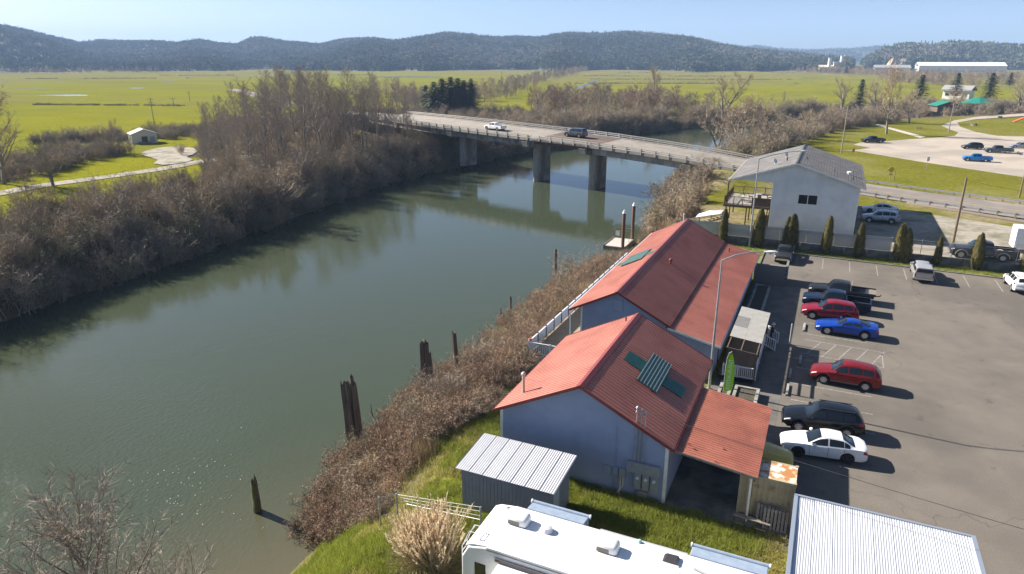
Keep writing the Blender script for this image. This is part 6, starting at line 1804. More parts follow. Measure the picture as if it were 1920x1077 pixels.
def car(name, label, cat, loc, rz, spec, pm, rims=M_rim, scale=1.0, group=None, detail=True, trim=None, rails=False, canopy=None, bed_items=None, flat=False, cladding=None):
    S = SPEC[spec]
    o = thing(name, label, cat, loc, rz, group)
    o.scale = (scale,) * 3
    L, W = S['L'], S['W']; X0 = L / 2
    lf = Loft(S['st'], W, S['ax'], S['r'], zb=0.24 if spec in ('sedan', 'coupe') else 0.34, u_end=S.get('cab'))
    body = lf.mesh(X0).build('body', pm, o, smooth=True, sharp=32)
    MB().box(-L / 2 + 0.25, L / 2 - 0.25, -W / 2 + 0.27, W / 2 - 0.27, 0.2, 0.55).build('underbody', M_seam, o)
    ub = S.get('cab', L)
    ws = lf.top(X0, *S['ws'], f=0.93)
    MB().add(*ws).build('windshield', M_cglass, o, smooth=True, fix=False)
    if S['rw']: MB().add(*lf.top(X0, *S['rw'], f=0.90)).build('rear_window', M_cglass, o, smooth=True, fix=False)
    for sd in (1, -1):
        for a, b in S['side']:
            if canopy and a > 3.5: continue
            V, Fc = lf.patch(X0, a, b, 4.10, 4.88, sd); MB().add(V, Fc).build('side_window', M_cglass, o, smooth=True, fix=False)
        V, Fc = lf.patch(X0, S['hl'][0], S['hl'][0] + (S['hl'][1] - S['hl'][0]) * 0.72, 3.25, 4.15, sd, 0.006, 4, 4)
        MB().add(V, Fc).build('headlight', M_lampw, body, smooth=True, fix=False)
        if S['tl']:
            V, Fc = lf.patch(X0, *S['tl'], 2.55, 3.9, sd, 0.006, 4, 4); MB().add(V, Fc).build('taillight', M_lampr, body, smooth=True, fix=False)
        if detail:
            for a in {S['side'][0][0] - 0.12, S['side'][0][1] + 0.04, S['side'][1][1] + 0.03}:
                V, Fc = lf.patch(X0, a, a + 0.018, 0.6, 4.0, sd, 0.004, 1, 8); MB().add(V, Fc).build('door_gap', M_seam, body, fix=False)
            for a, b in S['side'][:2]:
                V, Fc = lf.patch(X0, b - 0.24, b - 0.06, 3.05, 3.25, sd, 0.022, 2, 1); MB().add(V, Fc).build('door_handle', trim or pm, body, fix=False)
            V, Fc = lf.patch(X0, S['ax'][0] + S['r'] * 1.3, S['ax'][1] - S['r'] * 1.3, 0.1, 1.2, sd, 0.010, 6, 2)
            MB().add(V, Fc).build('sill', cladding or (M_plast if spec != 'sedan' else pm), body, fix=False)
        ym, zm = lf.pt(S['side'][0][0] + 0.10, 4.0)
        m_ = MB(); m_.lathe([(0.02, -0.10), (0.085, -0.06), (0.095, 0.02), (0.06, 0.09)], 10, Matrix.Translation((X0 - S['side'][0][0] - 0.12, sd * (ym + 0.11), zm + 0.09)) @ Matrix.Rotation(R(90), 4, 'Y') @ Matrix.Scale(1.25, 4, (0, 1, 0)))
        m_.box(X0 - S['side'][0][0] - 0.16, X0 - S['side'][0][0] - 0.10, min(sd * (ym - 0.03), sd * (ym + 0.06)), max(sd * (ym - 0.03), sd * (ym + 0.06)), zm + 0.03, zm + 0.07)
        m_.build('mirror', trim or pm, o, smooth=True)
        for a in S['ax']: wheel(o, X0 - a, sd * (W / 2 - 0.14), S['r'], sd, rims)
        if rails:
            r_ = MB(); y_, z_ = lf.pt(2.3, 5.4); r_.bar((X0 - 2.05, sd * y_, lf.zt(2.05) + 0.04), (X0 - 3.9, sd * y_, lf.zt(3.9) + 0.04), 0.04, 0.05); r_.build('roof_rail', M_plast, o)
    y_, z_ = lf.pt(0.0, 3)
    MB().box(X0 - 0.012, X0 + 0.018, -y_ * 0.72, y_ * 0.72, z_ - 0.16, z_ - 0.02).build('grille', M_plast if trim is None else trim, body)
    MB().box(X0 - 0.02, X0 + 0.03, -y_ * 0.9, y_ * 0.9, 0.34 if spec != 'pickup' else 0.48, 0.44 if spec != 'pickup' else 0.66).build('bumper', M_plast if spec != 'pickup' else M_chrome, o)
    if 'cab' not in S:
        y_, z_ = lf.pt(L, 3)
        MB().box(-X0 - 0.02, -X0 + 0.02, -0.26, 0.26, z_ - 0.28, z_ - 0.16).build('licence_plate', M_white, o)
        MB().box(-X0 - 0.03, -X0 + 0.02, -y_ * 0.9, y_ * 0.9, 0.36, 0.47).build('bumper', M_plast, o)
    else:
        ua, zbed, hw = S['cab'] + 0.03, S['bed'], W / 2
        if not flat:
            a = S['ax'][1]; ra = S['r'] * 1.22
            arch = [(X0 - a + ra * math.cos(t), S['r'] + ra * math.sin(t)) for t in np.linspace(0, math.pi, 13)]
            poly = [(X0 - ua, zbed), (X0 - ua, 0.42), (X0 - a + ra * 1.0, 0.42)] + arch + [(X0 - a - ra, 0.42), (X0 - L + 0.04, 0.45), (X0 - L, 0.55), (X0 - L, zbed)]
            for sd in (1, -1):
                y0, y1 = sorted((sd * hw * 0.99, sd * (hw - 0.10)))
                MB().prism(poly, 'y', y0, y1).build('bed_side', pm, o)
                MB().box(X0 - L - 0.012, X0 - L + 0.05, min(sd * (hw - 0.16), sd * (hw - 0.01)), max(sd * (hw - 0.16), sd * (hw - 0.01)), zbed - 0.42, zbed - 0.08).build('taillight', M_lampr, o)
                if cladding:
                    V = []
                    for t in np.linspace(0, math.pi, 15):
                        for q in (1.0, 1.22):
                            V.append((X0 - a + ra * q * math.cos(t), sd * (hw + 0.012), S['r'] + ra * q * math.sin(t)))
                            V[-1] = (V[-1][0], sd * (hw + (0.03 if q == 1 else 0.005)), V[-1][2])
                    MB().add(V, [(2 * i, 2 * i + 1, 2 * i + 3, 2 * i + 2) for i in range(14)]).build('wheel_flare', cladding, o, fix=False)
                    a0 = S['ax'][0]
                    MB().add([(v[0] - (X0 - a) + (X0 - a0), v[1], v[2]) for v in V], [(2 * i, 2 * i + 1, 2 * i + 3, 2 * i + 2) for i in range(14)]).build('wheel_flare', cladding, o, fix=False)
            MB().box(X0 - L, X0 - L + 0.07, -hw + 0.105, hw - 0.105, 0.60, zbed).build('tailgate', pm, o)
            MB().box(X0 - ua - 0.06, X0 - ua, -hw + 0.105, hw - 0.105, 0.6, zbed).build('bed_front', pm, o)
            MB().box(X0 - L + 0.07, X0 - ua - 0.06, -hw + 0.105, hw - 0.105, 0.56, 0.66).build('bed_floor', M_plast, o)
            MB().box(X0 - L - 0.12, X0 - L - 0.015, -hw * 0.95, hw * 0.95, 0.45, 0.60).build('bumper', M_chrome, o)
            if canopy:
                cn = MB(); cn.prism([(-hw * 0.97, zbed + 0.01), (hw * 0.97, zbed + 0.01), (hw * 0.86, zbed + 0.52), (hw * 0.7, zbed + 0.60), (-hw * 0.7, zbed + 0.60), (-hw * 0.86, zbed + 0.52)], 'x', X0 - L + 0.02, X0 - ua)
                cno = cn.build('canopy', canopy, o, bevel=0.03)
                MB().prism([(-hw * 0.82, zbed + 0.08), (hw * 0.82, zbed + 0.08), (hw * 0.74, zbed + 0.47), (-hw * 0.74, zbed + 0.47)], 'x', X0 - L + 0.005, X0 - L + 0.019).build('rear_window', M_cglass, cno)
                for sd in (1, -1):
                    V = [(X0 - L + 0.25, sd * (hw * 0.962), zbed + 0.08), (X0 - ua - 0.2, sd * (hw * 0.962), zbed + 0.08), (X0 - ua - 0.2, sd * (hw * 0.885), zbed + 0.44), (X0 - L + 0.25, sd * (hw * 0.885), zbed + 0.44)]
                    MB().add([(x, y + sd * 0.008, z) for x, y, z in V], [(0, 1, 2, 3)]).build('side_window', M_cglass, cno, fix=False)
        else:
            MB().box(X0 - L - 0.1, X0 - ua, -hw - 0.05, hw + 0.05, 0.92, 1.02).build('flat_deck', M_plast, o)
            for sd in (1, -1):
                MB().box(X0 - L - 0.1, X0 - ua, min(sd * (hw + 0.05), sd * (hw - 0.03)), max(sd * (hw + 0.05), sd * (hw - 0.03)), 1.02, 1.16).build('deck_rail', M_blackm, o)
            MB().box(X0 - ua - 0.08, X0 - ua, -hw, hw, 1.02, 1.75).build('headboard', M_oldwood, o)
            MB().box(X0 - L - 0.1, X0 - L + 0.5, -hw + 0.1, hw - 0.1, 1.022, 1.06).build('deck_plate', M_oldwood, o)
            MB().box(X0 - L, X0 - ua, -0.4, 0.4, 0.5, 0.91).build('chassis', M_seam, o)
            hk = MB()
            hk.tube([(X0 - L - 0.1, 0, 0.7), (X0 - L - 0.5, 0, 0.75), (X0 - L - 0.55, 0, 0.95)], 0.05, 6); hk.build('tow_hitch', M_blackm, o)
            MB().lathe([(0.28, 0), (0.3, 0.1), (0.28, 0.2)], 14, Matrix.Translation((X0 - ua - 0.5, 0.35, 1.02))).build('coil', M_dark, o)
    return o
def spot(px0, px1, zz):
    """ground point midway between two pixels"""
    a, b = G(*px0, zz), G(*px1, zz); return ((a[0] + b[0]) / 2, (a[1] + b[1]) / 2)
LZ = 0.004
def lot_car(*a, near=None, **k):
    return car(*a, **k)
PI = math.pi
# parked nose to the pavement, sides seen from the right rear: front is towards -x
car('sedan_car', 'white four door sedan with black wheels parked nearest the carport', 'car', (17.05, 8.85, LZ), R(188), 'sedan', paint('white', (0.80, 0.80, 0.80)), M_rimd, 1.0, 'cars parked in the lot')
car('suv_car', 'black suv parked between the white sedan and the dark red suv', 'car', (16.95, 11.95, LZ), R(187), 'suv', paint('black', (0.006, 0.007, 0.010)), M_rim, 1.02, 'cars parked in the lot', rails=True)
car('suv_car', 'dark red suv beside the hatched bay', 'car', (18.30, 19.55, LZ), R(179), 'suv', paint('dark_red', (0.20, 0.012, 0.014), 0.3), M_rim, 1.0, 'cars parked in the lot', cladding=mat('dusty_sill', (0.13, 0.09, 0.085), rough=0.7))
car('coupe_car', 'bright blue sports coupe beside the hatched bay', 'car', (18.40, 29.75, LZ), R(181), 'coupe', paint('blue', (0.006, 0.055, 0.36), 0.35), M_rim, 1.0, 'cars parked in the lot')
car('crossover_car', 'maroon crossover between the blue coupe and the navy pickup', 'car', (17.05, 33.15, LZ), R(183), 'suv', paint('maroon', (0.26, 0.012, 0.03), 0.3), M_rim, 1.02, 'cars parked in the lot', trim=M_chrome)
car('pickup_truck', 'navy pickup truck with open bed parked next to the maroon crossover', 'pickup', (17.55, 36.05, LZ), R(179), 'pickup', paint('navy', (0.008, 0.016, 0.045), 0.2), M_rim, 1.0, 'cars parked in the lot')
car('flatbed_truck', 'black pickup truck with flat steel bed parked farthest along the row', 'pickup', (17.95, 39.3, LZ), R(177), 'pickup', paint('black2', (0.014, 0.015, 0.018)), M_rimd, 1.0, 'cars parked in the lot', flat=True)
car('pickup_truck', 'older black and silver pickup facing the camera by the head kerb', 'pickup', (12.0, 51.9, LZ), R(-91), 'pickup', paint('charcoal', (0.03, 0.03, 0.033)), M_rim, 0.92, 'cars parked in the lot', trim=M_chrome, cladding=mat('silver_lower', (0.36, 0.36, 0.35), rough=0.4))
car('pickup_truck', 'silver pickup with matching canopy parked nose to the grass verge', 'pickup', (25.7, 50.6, LZ), R(90), 'pickup', paint('silver', (0.44, 0.43, 0.42), 0.4), M_rim, 0.92, 'cars parked in the lot', canopy=paint('silver_canopy', (0.42, 0.41, 0.41), 0.3))
car('suv_car', 'white suv cut off by the right edge of the photo', 'car', (34.2, 50.2, LZ), R(92), 'suv', paint('white2', (0.78, 0.78, 0.77)), M_rim, 1.02, 'cars parked in the lot', rails=True)
car('sports_car', 'yellow green car half hidden under the carport roof', 'car', (13.3, 6.35, 0.016), R(3), 'coupe', paint('yellow', (0.60, 0.40, 0.03)), M_rimd, 0.97)
YG = 0.93
p = spot((1617, 398), (1682, 404), YG); car('sedan_car', 'white sedan parked beside the white house wall, farther of two', 'car', (p[0], p[1] + 0.6, YG), R(182), 'sedan', paint('white3', (0.72, 0.74, 0.78)), M_rimd, 1.0, 'cars in the gravel yard')
p = spot((1616, 415), (1684, 422), YG); car('suv_car', 'silver blue suv parked beside the white house wall, nearer of two', 'car', (p[0], p[1] + 0.6, YG), R(182), 'suv', paint('silver_blue', (0.40, 0.44, 0.50), 0.3), M_rim, 1.0, 'cars in the gravel yard')
p = spot((1783, 482), (1900, 500), YG); car('pickup_truck', 'dark pickup truck with tan wheel flares behind the chain link fence', 'pickup', (p[0] + 0.2, p[1] + 1.6, YG), R(181), 'pickup', paint('dark_grey', (0.025, 0.027, 0.033)), M_rim, 1.12, None, cladding=mat('tan_flare', (0.34, 0.29, 0.21), rough=0.5))
tr_ = thing('white_box_trailer', 'white box trailer cut off at the right edge behind the fence', 'trailer', (G(1897, 474, YG)[0], G(1897, 474, YG)[1], YG))
MB().box(0, 4.5, 0, 2.3, 0.5, 2.9).build('box', M_rv, tr_, bevel=0.08)
for x in (1.7, 2.6): MB().lathe([(0.15, 0), (0.35, 0.02), (0.36, 0.2), (0.15, 0.22)], 16, Matrix.Translation((x, 0.2, 0.36)) @ Matrix.Rotation(R(90), 4, 'X')).build('wheel', M_tyre, tr_, smooth=True)
MB().box(0.2, 4.3, -0.02, -0.002, 0.55, 1.1).build('lower_panel', M_rvs, tr_)
# park cars
PK = PZ + 0.032
def park_car(name, label, cat, px, py, rz, spec, pm, **k):
    p = G(px, py, PZ); return car(name, label, cat, (p[0], p[1], PK), rz, spec, pm, group='vehicles in the park car park', detail=False, **k)
yw = YAW
park_car('pickup_truck', 'black pickup truck parked by the park lawn edge', 'pickup', 1636, 268, R(180) + yw, 'pickup', paint('black3', (0.015, 0.016, 0.02)))
park_car('hatchback_car', 'dark hatchback in the park, left of the grey pickup', 'car', 1822, 280, R(165) + yw, 'suv', paint('dark_blue_grey', (0.03, 0.035, 0.05)))
park_car('pickup_truck', 'grey pickup towing a boat trailer across the park', 'pickup', 1871, 287, R(160) + yw, 'pickup', paint('steel_grey', (0.10, 0.115, 0.14), 0.3))
park_car('pickup_truck', 'sky blue pickup truck alone in the park car park', 'pickup', 1831, 303, R(155) + yw, 'pickup', paint('sky_blue', (0.01, 0.19, 0.55), 0.2), scale=0.95)
park_car('sedan_car', 'silver car at the right edge of the park car park', 'car', 1912, 278, R(165) + yw, 'sedan', paint('silver2', (0.33, 0.35, 0.39), 0.3))
p = G(1901, 290, PZ); bt_ = thing('boat_trailer', 'empty boat trailer hitched behind the grey park pickup', 'trailer', (p[0], p[1], PK), R(160) + yw)
for y in (-0.7, 0.7): MB().bar((2.6, 0, 0.5), (-0.2, y, 0.5), 0.08).build('frame_rail', M_galv, bt_); MB().bar((-0.2, y, 0.5), (-2.4, y, 0.5), 0.08).build('frame_rail', M_galv, bt_)
for x in (-0.3, -1.4, -2.3): MB().bar((x, -0.72, 0.46), (x, 0.72, 0.46), 0.07).build('crossbar', M_galv, bt_)
for y in (-0.95, 0.95):
    wheel(bt_, -1.1, y, 0.3, 1 if y > 0 else -1, M_rim, 0.18); MB().box(-1.5, -0.7, y - 0.14, y + 0.14, 0.66, 0.70).build('fender', M_white, bt_)
# bridge traffic
def bridge_car(name, label, cat, px, spec, pm, w, flip=1, **k):
    best = None
    for i in range(2, len(RN) - 2):
        n_, f_ = np.array(RN[i]), np.array(RF[i]); q = n_ + (f_ - n_) * w
        v = q - CAM; cx = v[0] * math.cos(YAW) + v[1] * math.sin(YAW); cy = -v[0] * math.sin(YAW) + v[1] * math.cos(YAW)
        zc = cy * math.cos(PITCH) - v[2] * math.sin(PITCH)
        X_ = 960 + 1280 * cx / zc
        if best is None or abs(X_ - px) < best[0]: best = (abs(X_ - px), q, i)
    _, q, i = best; a, b = np.array(RN[i - 1]), np.array(RN[i + 1])
    return car(name, label, cat, (q[0], q[1], q[2] + 0.01), math.atan2(b[1] - a[1], b[0] - a[0]), spec, pm, group='traffic on the bridge', detail=False, **k)
bridge_car('van', 'dark grey van driving over the dark middle span of the bridge', 'van', 1082, 'van', paint('van_grey', (0.055, 0.065, 0.085)), 0.62)
bridge_car('pickup_truck', 'white pickup truck driving on the bridge behind the van', 'pickup', 930, 'pickup', paint('white4', (0.78, 0.78, 0.78)), 0.40)
p = G(797, 276, -0.9); car('parked_car', 'blue car parked in the shade under the left end of the bridge', 'car', (p[0], p[1], ground_z(p[0], p[1]) + 0.1), R(170) + yw, 'suv', paint('blue2', (0.03, 0.06, 0.2)), detail=False)

# ================================================================== PEOPLE
def person(label, loc, rz, J, rad, parts, face=None):
    """J: joint name -> pos; one continuous skinned body"""
    o = thing('person', label, 'person', loc, rz)
    names = list(J)
    idx = {n: i for i, n in enumerate(names)}
    edges = [(idx[a], idx[b]) for a, b in parts if a in idx and b in idx]
    me = bpy.data.meshes.new('body'); me.from_pydata([J[n] for n in names], edges, [])
    ob = bpy.data.objects.new('tmp_body', me); COL.objects.link(ob)
    sk = ob.modifiers.new('skin', 'SKIN'); sk.use_smooth_shade = True
    sv = me.skin_vertices[0].data
    for n in names:
        r_ = rad[n]; sv[idx[n]].radius = r_ if isinstance(r_, tuple) else (r_, r_)
    sv[idx['pelvis']].use_root = True
    ob.modifiers.new('sub', 'SUBSURF').levels = 1
    ob.modifiers['sub'].render_levels = 1
    dg = bpy.context.evaluated_depsgraph_get()
    m2 = bpy.data.meshes.new_from_object(ob.evaluated_get(dg))
    bpy.data.objects.remove(ob)
    return o, m2
def make_person(label, loc, rz, top_m, leg_m, hat_m=None, hair_m=None, bend=0.0, arms=(0.0, 0.0), step=0.0):
    skin = mat('skin', (0.42, 0.24, 0.17), rough=0.6)
    J, rad = {}, {}
    def j(n, x, y, z, r_): J[n] = (x, y, z); rad[n] = r_
    fy = bend
    j('pelvis', 0, 0, 0.95, (0.155, 0.12)); j('waist', 0, 0.02 + fy * 0.2, 1.12, (0.14, 0.11)); j('chest', 0, 0.02 + fy * 0.6, 1.34, (0.18, 0.125)); j('neck', 0, 0.02 + fy, 1.50, 0.06); j('head0', 0, 0.04 + fy * 1.15, 1.58, 0.075); j('head', 0, 0.05 + fy * 1.25, 1.66, 0.105); j('crown', 0, 0.05 + fy * 1.3, 1.75, 0.07)
    E_ = [('pelvis', 'waist'), ('waist', 'chest'), ('chest', 'neck'), ('neck', 'head0'), ('head0', 'head'), ('head', 'crown')]
    for s, n in ((-1, 'l'), (1, 'r')):
        st = step * s
        j('hip' + n, s * 0.10, 0, 0.88, 0.095); j('knee' + n, s * 0.11, 0.04 + st * 0.5, 0.49, 0.065); j('ankle' + n, s * 0.115, st, 0.10, 0.045); j('toe' + n, s * 0.12, 0.17 + st, 0.04, 0.04)
        E_ += [('pelvis', 'hip' + n), ('hip' + n, 'knee' + n), ('knee' + n, 'ankle' + n), ('ankle' + n, 'toe' + n)]
        a = arms[0 if s < 0 else 1]
        j('sh' + n, s * 0.20, 0.02 + fy * 0.85, 1.43, 0.07); j('el' + n, s * 0.25, 0.0 + a * 0.15 + fy * 0.8, 1.15, 0.048); j('wr' + n, s * 0.25, 0.05 + a * 0.35 + fy * 0.8, 0.92 + a * 0.18, 0.032); j('palm' + n, s * 0.245, 0.07 + a * 0.42 + fy * 0.8, 0.85 + a * 0.2, (0.036, 0.02))
        E_ += [('chest', 'sh' + n), ('sh' + n, 'el' + n), ('el' + n, 'wr' + n), ('wr' + n, 'palm' + n)]
        for k in range(5):
            px_, py_, pz_ = J['palm' + n]
            ln = (0.05, 0.075, 0.085, 0.078, 0.06)[k]
            off = (-0.045, -0.026, -0.009, 0.009, 0.026)[k]
            j('f%d%s' % (k, n), px_ - s * 0.01, py_ + off + 0.012, pz_ - (0.015 if k == 0 else 0.04), 0.0095); j('g%d%s' % (k, n), px_ - s * 0.02, py_ + off * 1.4 + 0.03, pz_ - (0.015 if k == 0 else 0.04) - ln * 0.7, 0.008)
            E_ += [('palm' + n, 'f%d%s' % (k, n)), ('f%d%s' % (k, n), 'g%d%s' % (k, n))]
    o, m2 = person(label, loc, rz, J, rad, E_)
    m2.materials.clear()
    for m_ in (top_m, leg_m, skin, M_dark): m2.materials.append(m_)
    hz, hy = J['head'][2], J['head'][1]
    for p in m2.polygons:
        c = p.center
        hand = abs(c.x) > 0.2 and c.z < 0.93 + 0.18 * max(arms)
        if c.z > 1.50: i = 2
        elif hand: i = 2
        elif c.z < 0.09: i = 3
        elif c.z < 0.94 and abs(c.x) < 0.22: i = 1
        else: i = 0
        p.material_index = i
    obj('body', m2, o)
    if hat_m:
        MB().lathe([(0.155, -0.01), (0.15, 0.012), (0.118, 0.02), (0.112, 0.09), (0.07, 0.13), (0.01, 0.14)], 16, Matrix.Translation((0, hy - 0.01, hz + 0.035))).build('hat', hat_m, o, smooth=True)
    if hair_m:
        MB().lathe([(0.10, -0.09), (0.122, -0.02), (0.12, 0.05), (0.085, 0.11), (0.01, 0.135)], 14, Matrix.Translation((0, hy - 0.03, hz))).build('hair', hair_m, o, smooth=True)
    fm = MB()
    fm.lathe([(0.018, 0), (0.012, 0.02), (0.002, 0.03)], 8, Matrix.Translation((0, hy + 0.10, hz - 0.01)) @ Matrix.Rotation(R(-90), 4, 'X')); fm.build('nose', skin, o)
    for s in (-1, 1):
        MB().lathe([(0.014, 0), (0.006, 0.008)], 8, Matrix.Translation((s * 0.036, hy + 0.094, hz + 0.015)) @ Matrix.Rotation(R(-90), 4, 'X')).build('eye', M_dark, o)
        MB().lathe([(0.03, 0), (0.02, 0.014)], 8, Matrix.Translation((s * 0.102, hy, hz)) @ Matrix.Rotation(R(s * 90), 4, 'Y')).build('ear', skin, o)
    MB().box(-0.025, 0.025, hy + 0.093, hy + 0.103, hz - 0.06, hz - 0.048).build('mouth', mat('lips', (0.30, 0.10, 0.09), rough=0.5), o)
    return o
make_person('person in black jacket and pale hat walking down the porch steps', (12.85, 24.0, 0.30), R(-70), mat('black_jacket', (0.015, 0.02, 0.022), (0.02, 0.03, 0.03), 10, 0.8), mat('dark_trousers', (0.02, 0.02, 0.022), rough=0.9), mat('pale_hat', (0.62, 0.57, 0.50), rough=0.8), None, 0.06, (0.6, 0.2), 0.12)
pp_ = G(1842, 499, 0.03)
make_person('person in dark jacket and blue jeans standing beside a hedge shrub at the wall', (pp_[0], pp_[1], 0.03), R(190), mat('navy_jacket', (0.018, 0.022, 0.035), rough=0.85), mat('blue_jeans', (0.13, 0.17, 0.25), (0.10, 0.13, 0.2), 20, 0.9), None, mat('dark_hair', (0.03, 0.02, 0.015), rough=0.8), 0.05, (1.0, 1.0), 0.06)

# ================================================================== VEGETATION KINDS
class TM:
    """fast triangle collector"""
    def __init__(s): s.v, s.f = [], []
    def tri(s, a, b, c):
        n = len(s.v); s.v += [a, b, c]; s.f.append((n, n + 1, n + 2))
    def twig(s, p, q, w, rr):
        d = (q[0] - p[0], q[1] - p[1], q[2] - p[2])
        ax = (rr.uniform(-1, 1), rr.uniform(-1, 1), rr.uniform(-1, 1))
        e = (d[1] * ax[2] - d[2] * ax[1], d[2] * ax[0] - d[0] * ax[2], d[0] * ax[1] - d[1] * ax[0])
        L = math.sqrt(e[0] ** 2 + e[1] ** 2 + e[2] ** 2) or 1
        k = w / 2 / L
        s.tri((p[0] - e[0] * k, p[1] - e[1] * k, p[2] - e[2] * k), (p[0] + e[0] * k, p[1] + e[1] * k, p[2] + e[2] * k), tuple(q))
    def tube(s, pts, rad, n=3):
        k0 = len(s.v)
        for i, p in enumerate(pts):
            a, b = pts[max(i - 1, 0)], pts[min(i + 1, len(pts) - 1)]
            d = Vector((b[0] - a[0], b[1] - a[1], b[2] - a[2])).normalized()
            u = d.cross(Vector((0.3, 0.9, 0.1)) if abs(d.y) < 0.8 else Vector((1, 0, 0))).normalized(); w = d.cross(u)
            for k in range(n):
                t = 2 * math.pi * k / n; q = Vector(p) + (u * math.cos(t) + w * math.sin(t)) * rad[i]; s.v.append((q.x, q.y, q.z))
        for i in range(len(pts) - 1):
            for k in range(n):
                a, b = k0 + i * n + k, k0 + i * n + (k + 1) % n
                s.f += [(a, b, b + n), (a, b + n, a + n)]
    def mesh(s, name, m, smooth=False): return npmesh(name, s.v, s.f, m, smooth)

def vrand(rr): return Vector((rr.gauss(0, 1), rr.gauss(0, 1), rr.gauss(0, 1))).normalized()
def walk(rr, p, d, L, n, jit, up=0.0):
    pts = [tuple(p)]; d = Vector(d).normalized(); p = Vector(p)
    for i in range(n):
        d = (d + vrand(rr) * jit + Vector((0, 0, up))).normalized(); p = p + d * (L / n); pts.append(tuple(p))
    return pts
def lerp_pts(pts, t):
    x = t * (len(pts) - 1); i = min(int(x), len(pts) - 2); f = x - i
    return Vector(pts[i]).lerp(Vector(pts[i + 1]), f), (Vector(pts[i + 1]) - Vector(pts[i])).normalized()

def bare_tree(seed, h=18, tr=0.17, cb=0.4, nb=26, bl=4.0, elev=50, nsub=9, ntw=7, tw=0.9, tww=0.035, lean=(0, 0), jit=0.06, spread_top=0.5, twist=0.25, stems=1):
    """returns (trunk, crown) collectors of a leafless tree"""
    rr = random.Random(seed); T, C = TM(), TM()
    for s_ in range(stems):
        d0 = Vector((lean[0] + (rr.uniform(-.35, .35) if stems > 1 else 0), lean[1] + (rr.uniform(-.35, .35) if stems > 1 else 0), 1))
        H = h * (1 if s_ == 0 else rr.uniform(.7, .95))
        tp = walk(rr, (0, 0, -0.3), d0, H, 8, jit, 0.04)
        T.tube(tp, [tr * (1 - 0.88 * (i / 8)) for i in range(9)], 6)
        for b in range(nb // stems):
            t = cb + (1 - cb) * ((b + rr.random()) / (nb // stems))
            p, d = lerp_pts(tp, min(t, 0.985))
            az = b * 2.4 + rr.uniform(-.5, .5); el = R(elev + rr.uniform(-15, 15) + 15 * (t - cb))
            bd = Vector((math.cos(az) * math.cos(el), math.sin(az) * math.cos(el), math.sin(el)))
            L = bl * (1 - (1 - spread_top) * (t - cb) / (1 - cb)) * rr.uniform(.7, 1.2)
            bp = walk(rr, p, bd, L, 5, twist * 0.5, 0.06)
            r0 = tr * (1 - 0.85 * t) * 0.55 + 0.012
            T.tube(bp, [r0 * (1 - 0.8 * i / 5) for i in range(6)], 3)
            for k in range(nsub):
                q, qd = lerp_pts(bp, 0.2 + 0.8 * (k + rr.random()) / nsub)
                sd = (qd * 0.9 + vrand(rr) * 0.85 + Vector((0, 0, 0.15))).normalized(); sl = L * 0.36 * rr.uniform(.6, 1.2)
                e = q + sd * sl
                C.twig(tuple(q), tuple(e), tww * 1.3, rr)
                for m_ in range(ntw):
                    f = rr.uniform(.15, 1); a = q + sd * sl * f; td = (sd + vrand(rr) * 0.9).normalized()
                    C.twig(tuple(a), tuple(a + td * tw * rr.uniform(.5, 1.2)), tww, rr)
    return T, C
def shrub(seed, h=3.0, sp=1.7, ns=14, nb=8, nt=8, tw=0.55, tww=0.022, leaves=0, lm=0.07, arch=0.0):
    rr = random.Random(seed); C = TM(); Lf = TM()
    for s_ in range(ns):
        az = rr.uniform(0, 6.28); out_ = rr.uniform(0.15, 1.0) * sp / h
        d = Vector((math.cos(az) * out_, math.sin(az) * out_, 1))
        L = h * rr.uniform(.65, 1.1)
        bp = walk(rr, (rr.uniform(-.35, .35) * sp, rr.uniform(-.35, .35) * sp, -0.15), d, L, 5, 0.16, -arch)
        C.tube(bp, [0.028 * (1 - 0.75 * i / 5) * (h / 3) ** 0.5 for i in range(6)], 3)
        for b in range(nb):
            q, qd = lerp_pts(bp, 0.25 + 0.75 * (b + rr.random()) / nb)
            sd = (qd * 0.7 + vrand(rr) * 0.9).normalized(); sl = h * 0.24 * rr.uniform(.6, 1.3); e = q + sd * sl
            C.twig(tuple(q), tuple(e), tww * 1.4, rr)
            for m_ in range(nt):
                a = q + sd * sl * rr.uniform(.1, 1); td = (sd * 0.6 + vrand(rr)).normalized()
                C.twig(tuple(a), tuple(a + td * tw * rr.uniform(.4, 1.2)), tww, rr)
            for m_ in range(leaves):
                a = q + sd * sl * rr.uniform(0, 1.2) + vrand(rr) * 0.15; u = vrand(rr) * lm; v = u.cross(vrand(rr))
                Lf.tri(tuple(a - u), tuple(a + v), tuple(a + u))
    return C, Lf
def join_mesh(name, C, mc, Lf=None, ml=None):
    v, f = list(C.v), list(C.f); n = len(f)
    if Lf and Lf.f:
        k = len(v); v += Lf.v; f += [(a + k, b + k, c + k) for a, b, c in Lf.f]
    me = npmesh(name, v, f, mc)
    if Lf and Lf.f:
        me.materials.append(ml); mi = np.zeros(len(f), np.int32); mi[n:] = 1; me.polygons.foreach_set('material_index', mi)
    return me
M_tw1 = mat('grey_brown_twigs', (0.30, 0.245, 0.185), (0.22, 0.18, 0.135), 2, 0.9, rand=0.30)
M_tw2 = mat('olive_twigs', (0.27, 0.235, 0.145), (0.20, 0.175, 0.105), 2, 0.9, rand=0.28)
M_tw3 = mat('reddish_bramble', (0.30, 0.205, 0.145), (0.22, 0.15, 0.105), 2, 0.9, rand=0.28)
M_tw4 = mat('tan_willow_twigs', (0.38, 0.30, 0.20), (0.29, 0.225, 0.15), 2, 0.9, rand=0.25)
M_bark = mat('alder_bark', (0.23, 0.20, 0.17), (0.14, 0.12, 0.10), 3, 0.9, stretch=(3, 3, 0.6), rand=0.2)
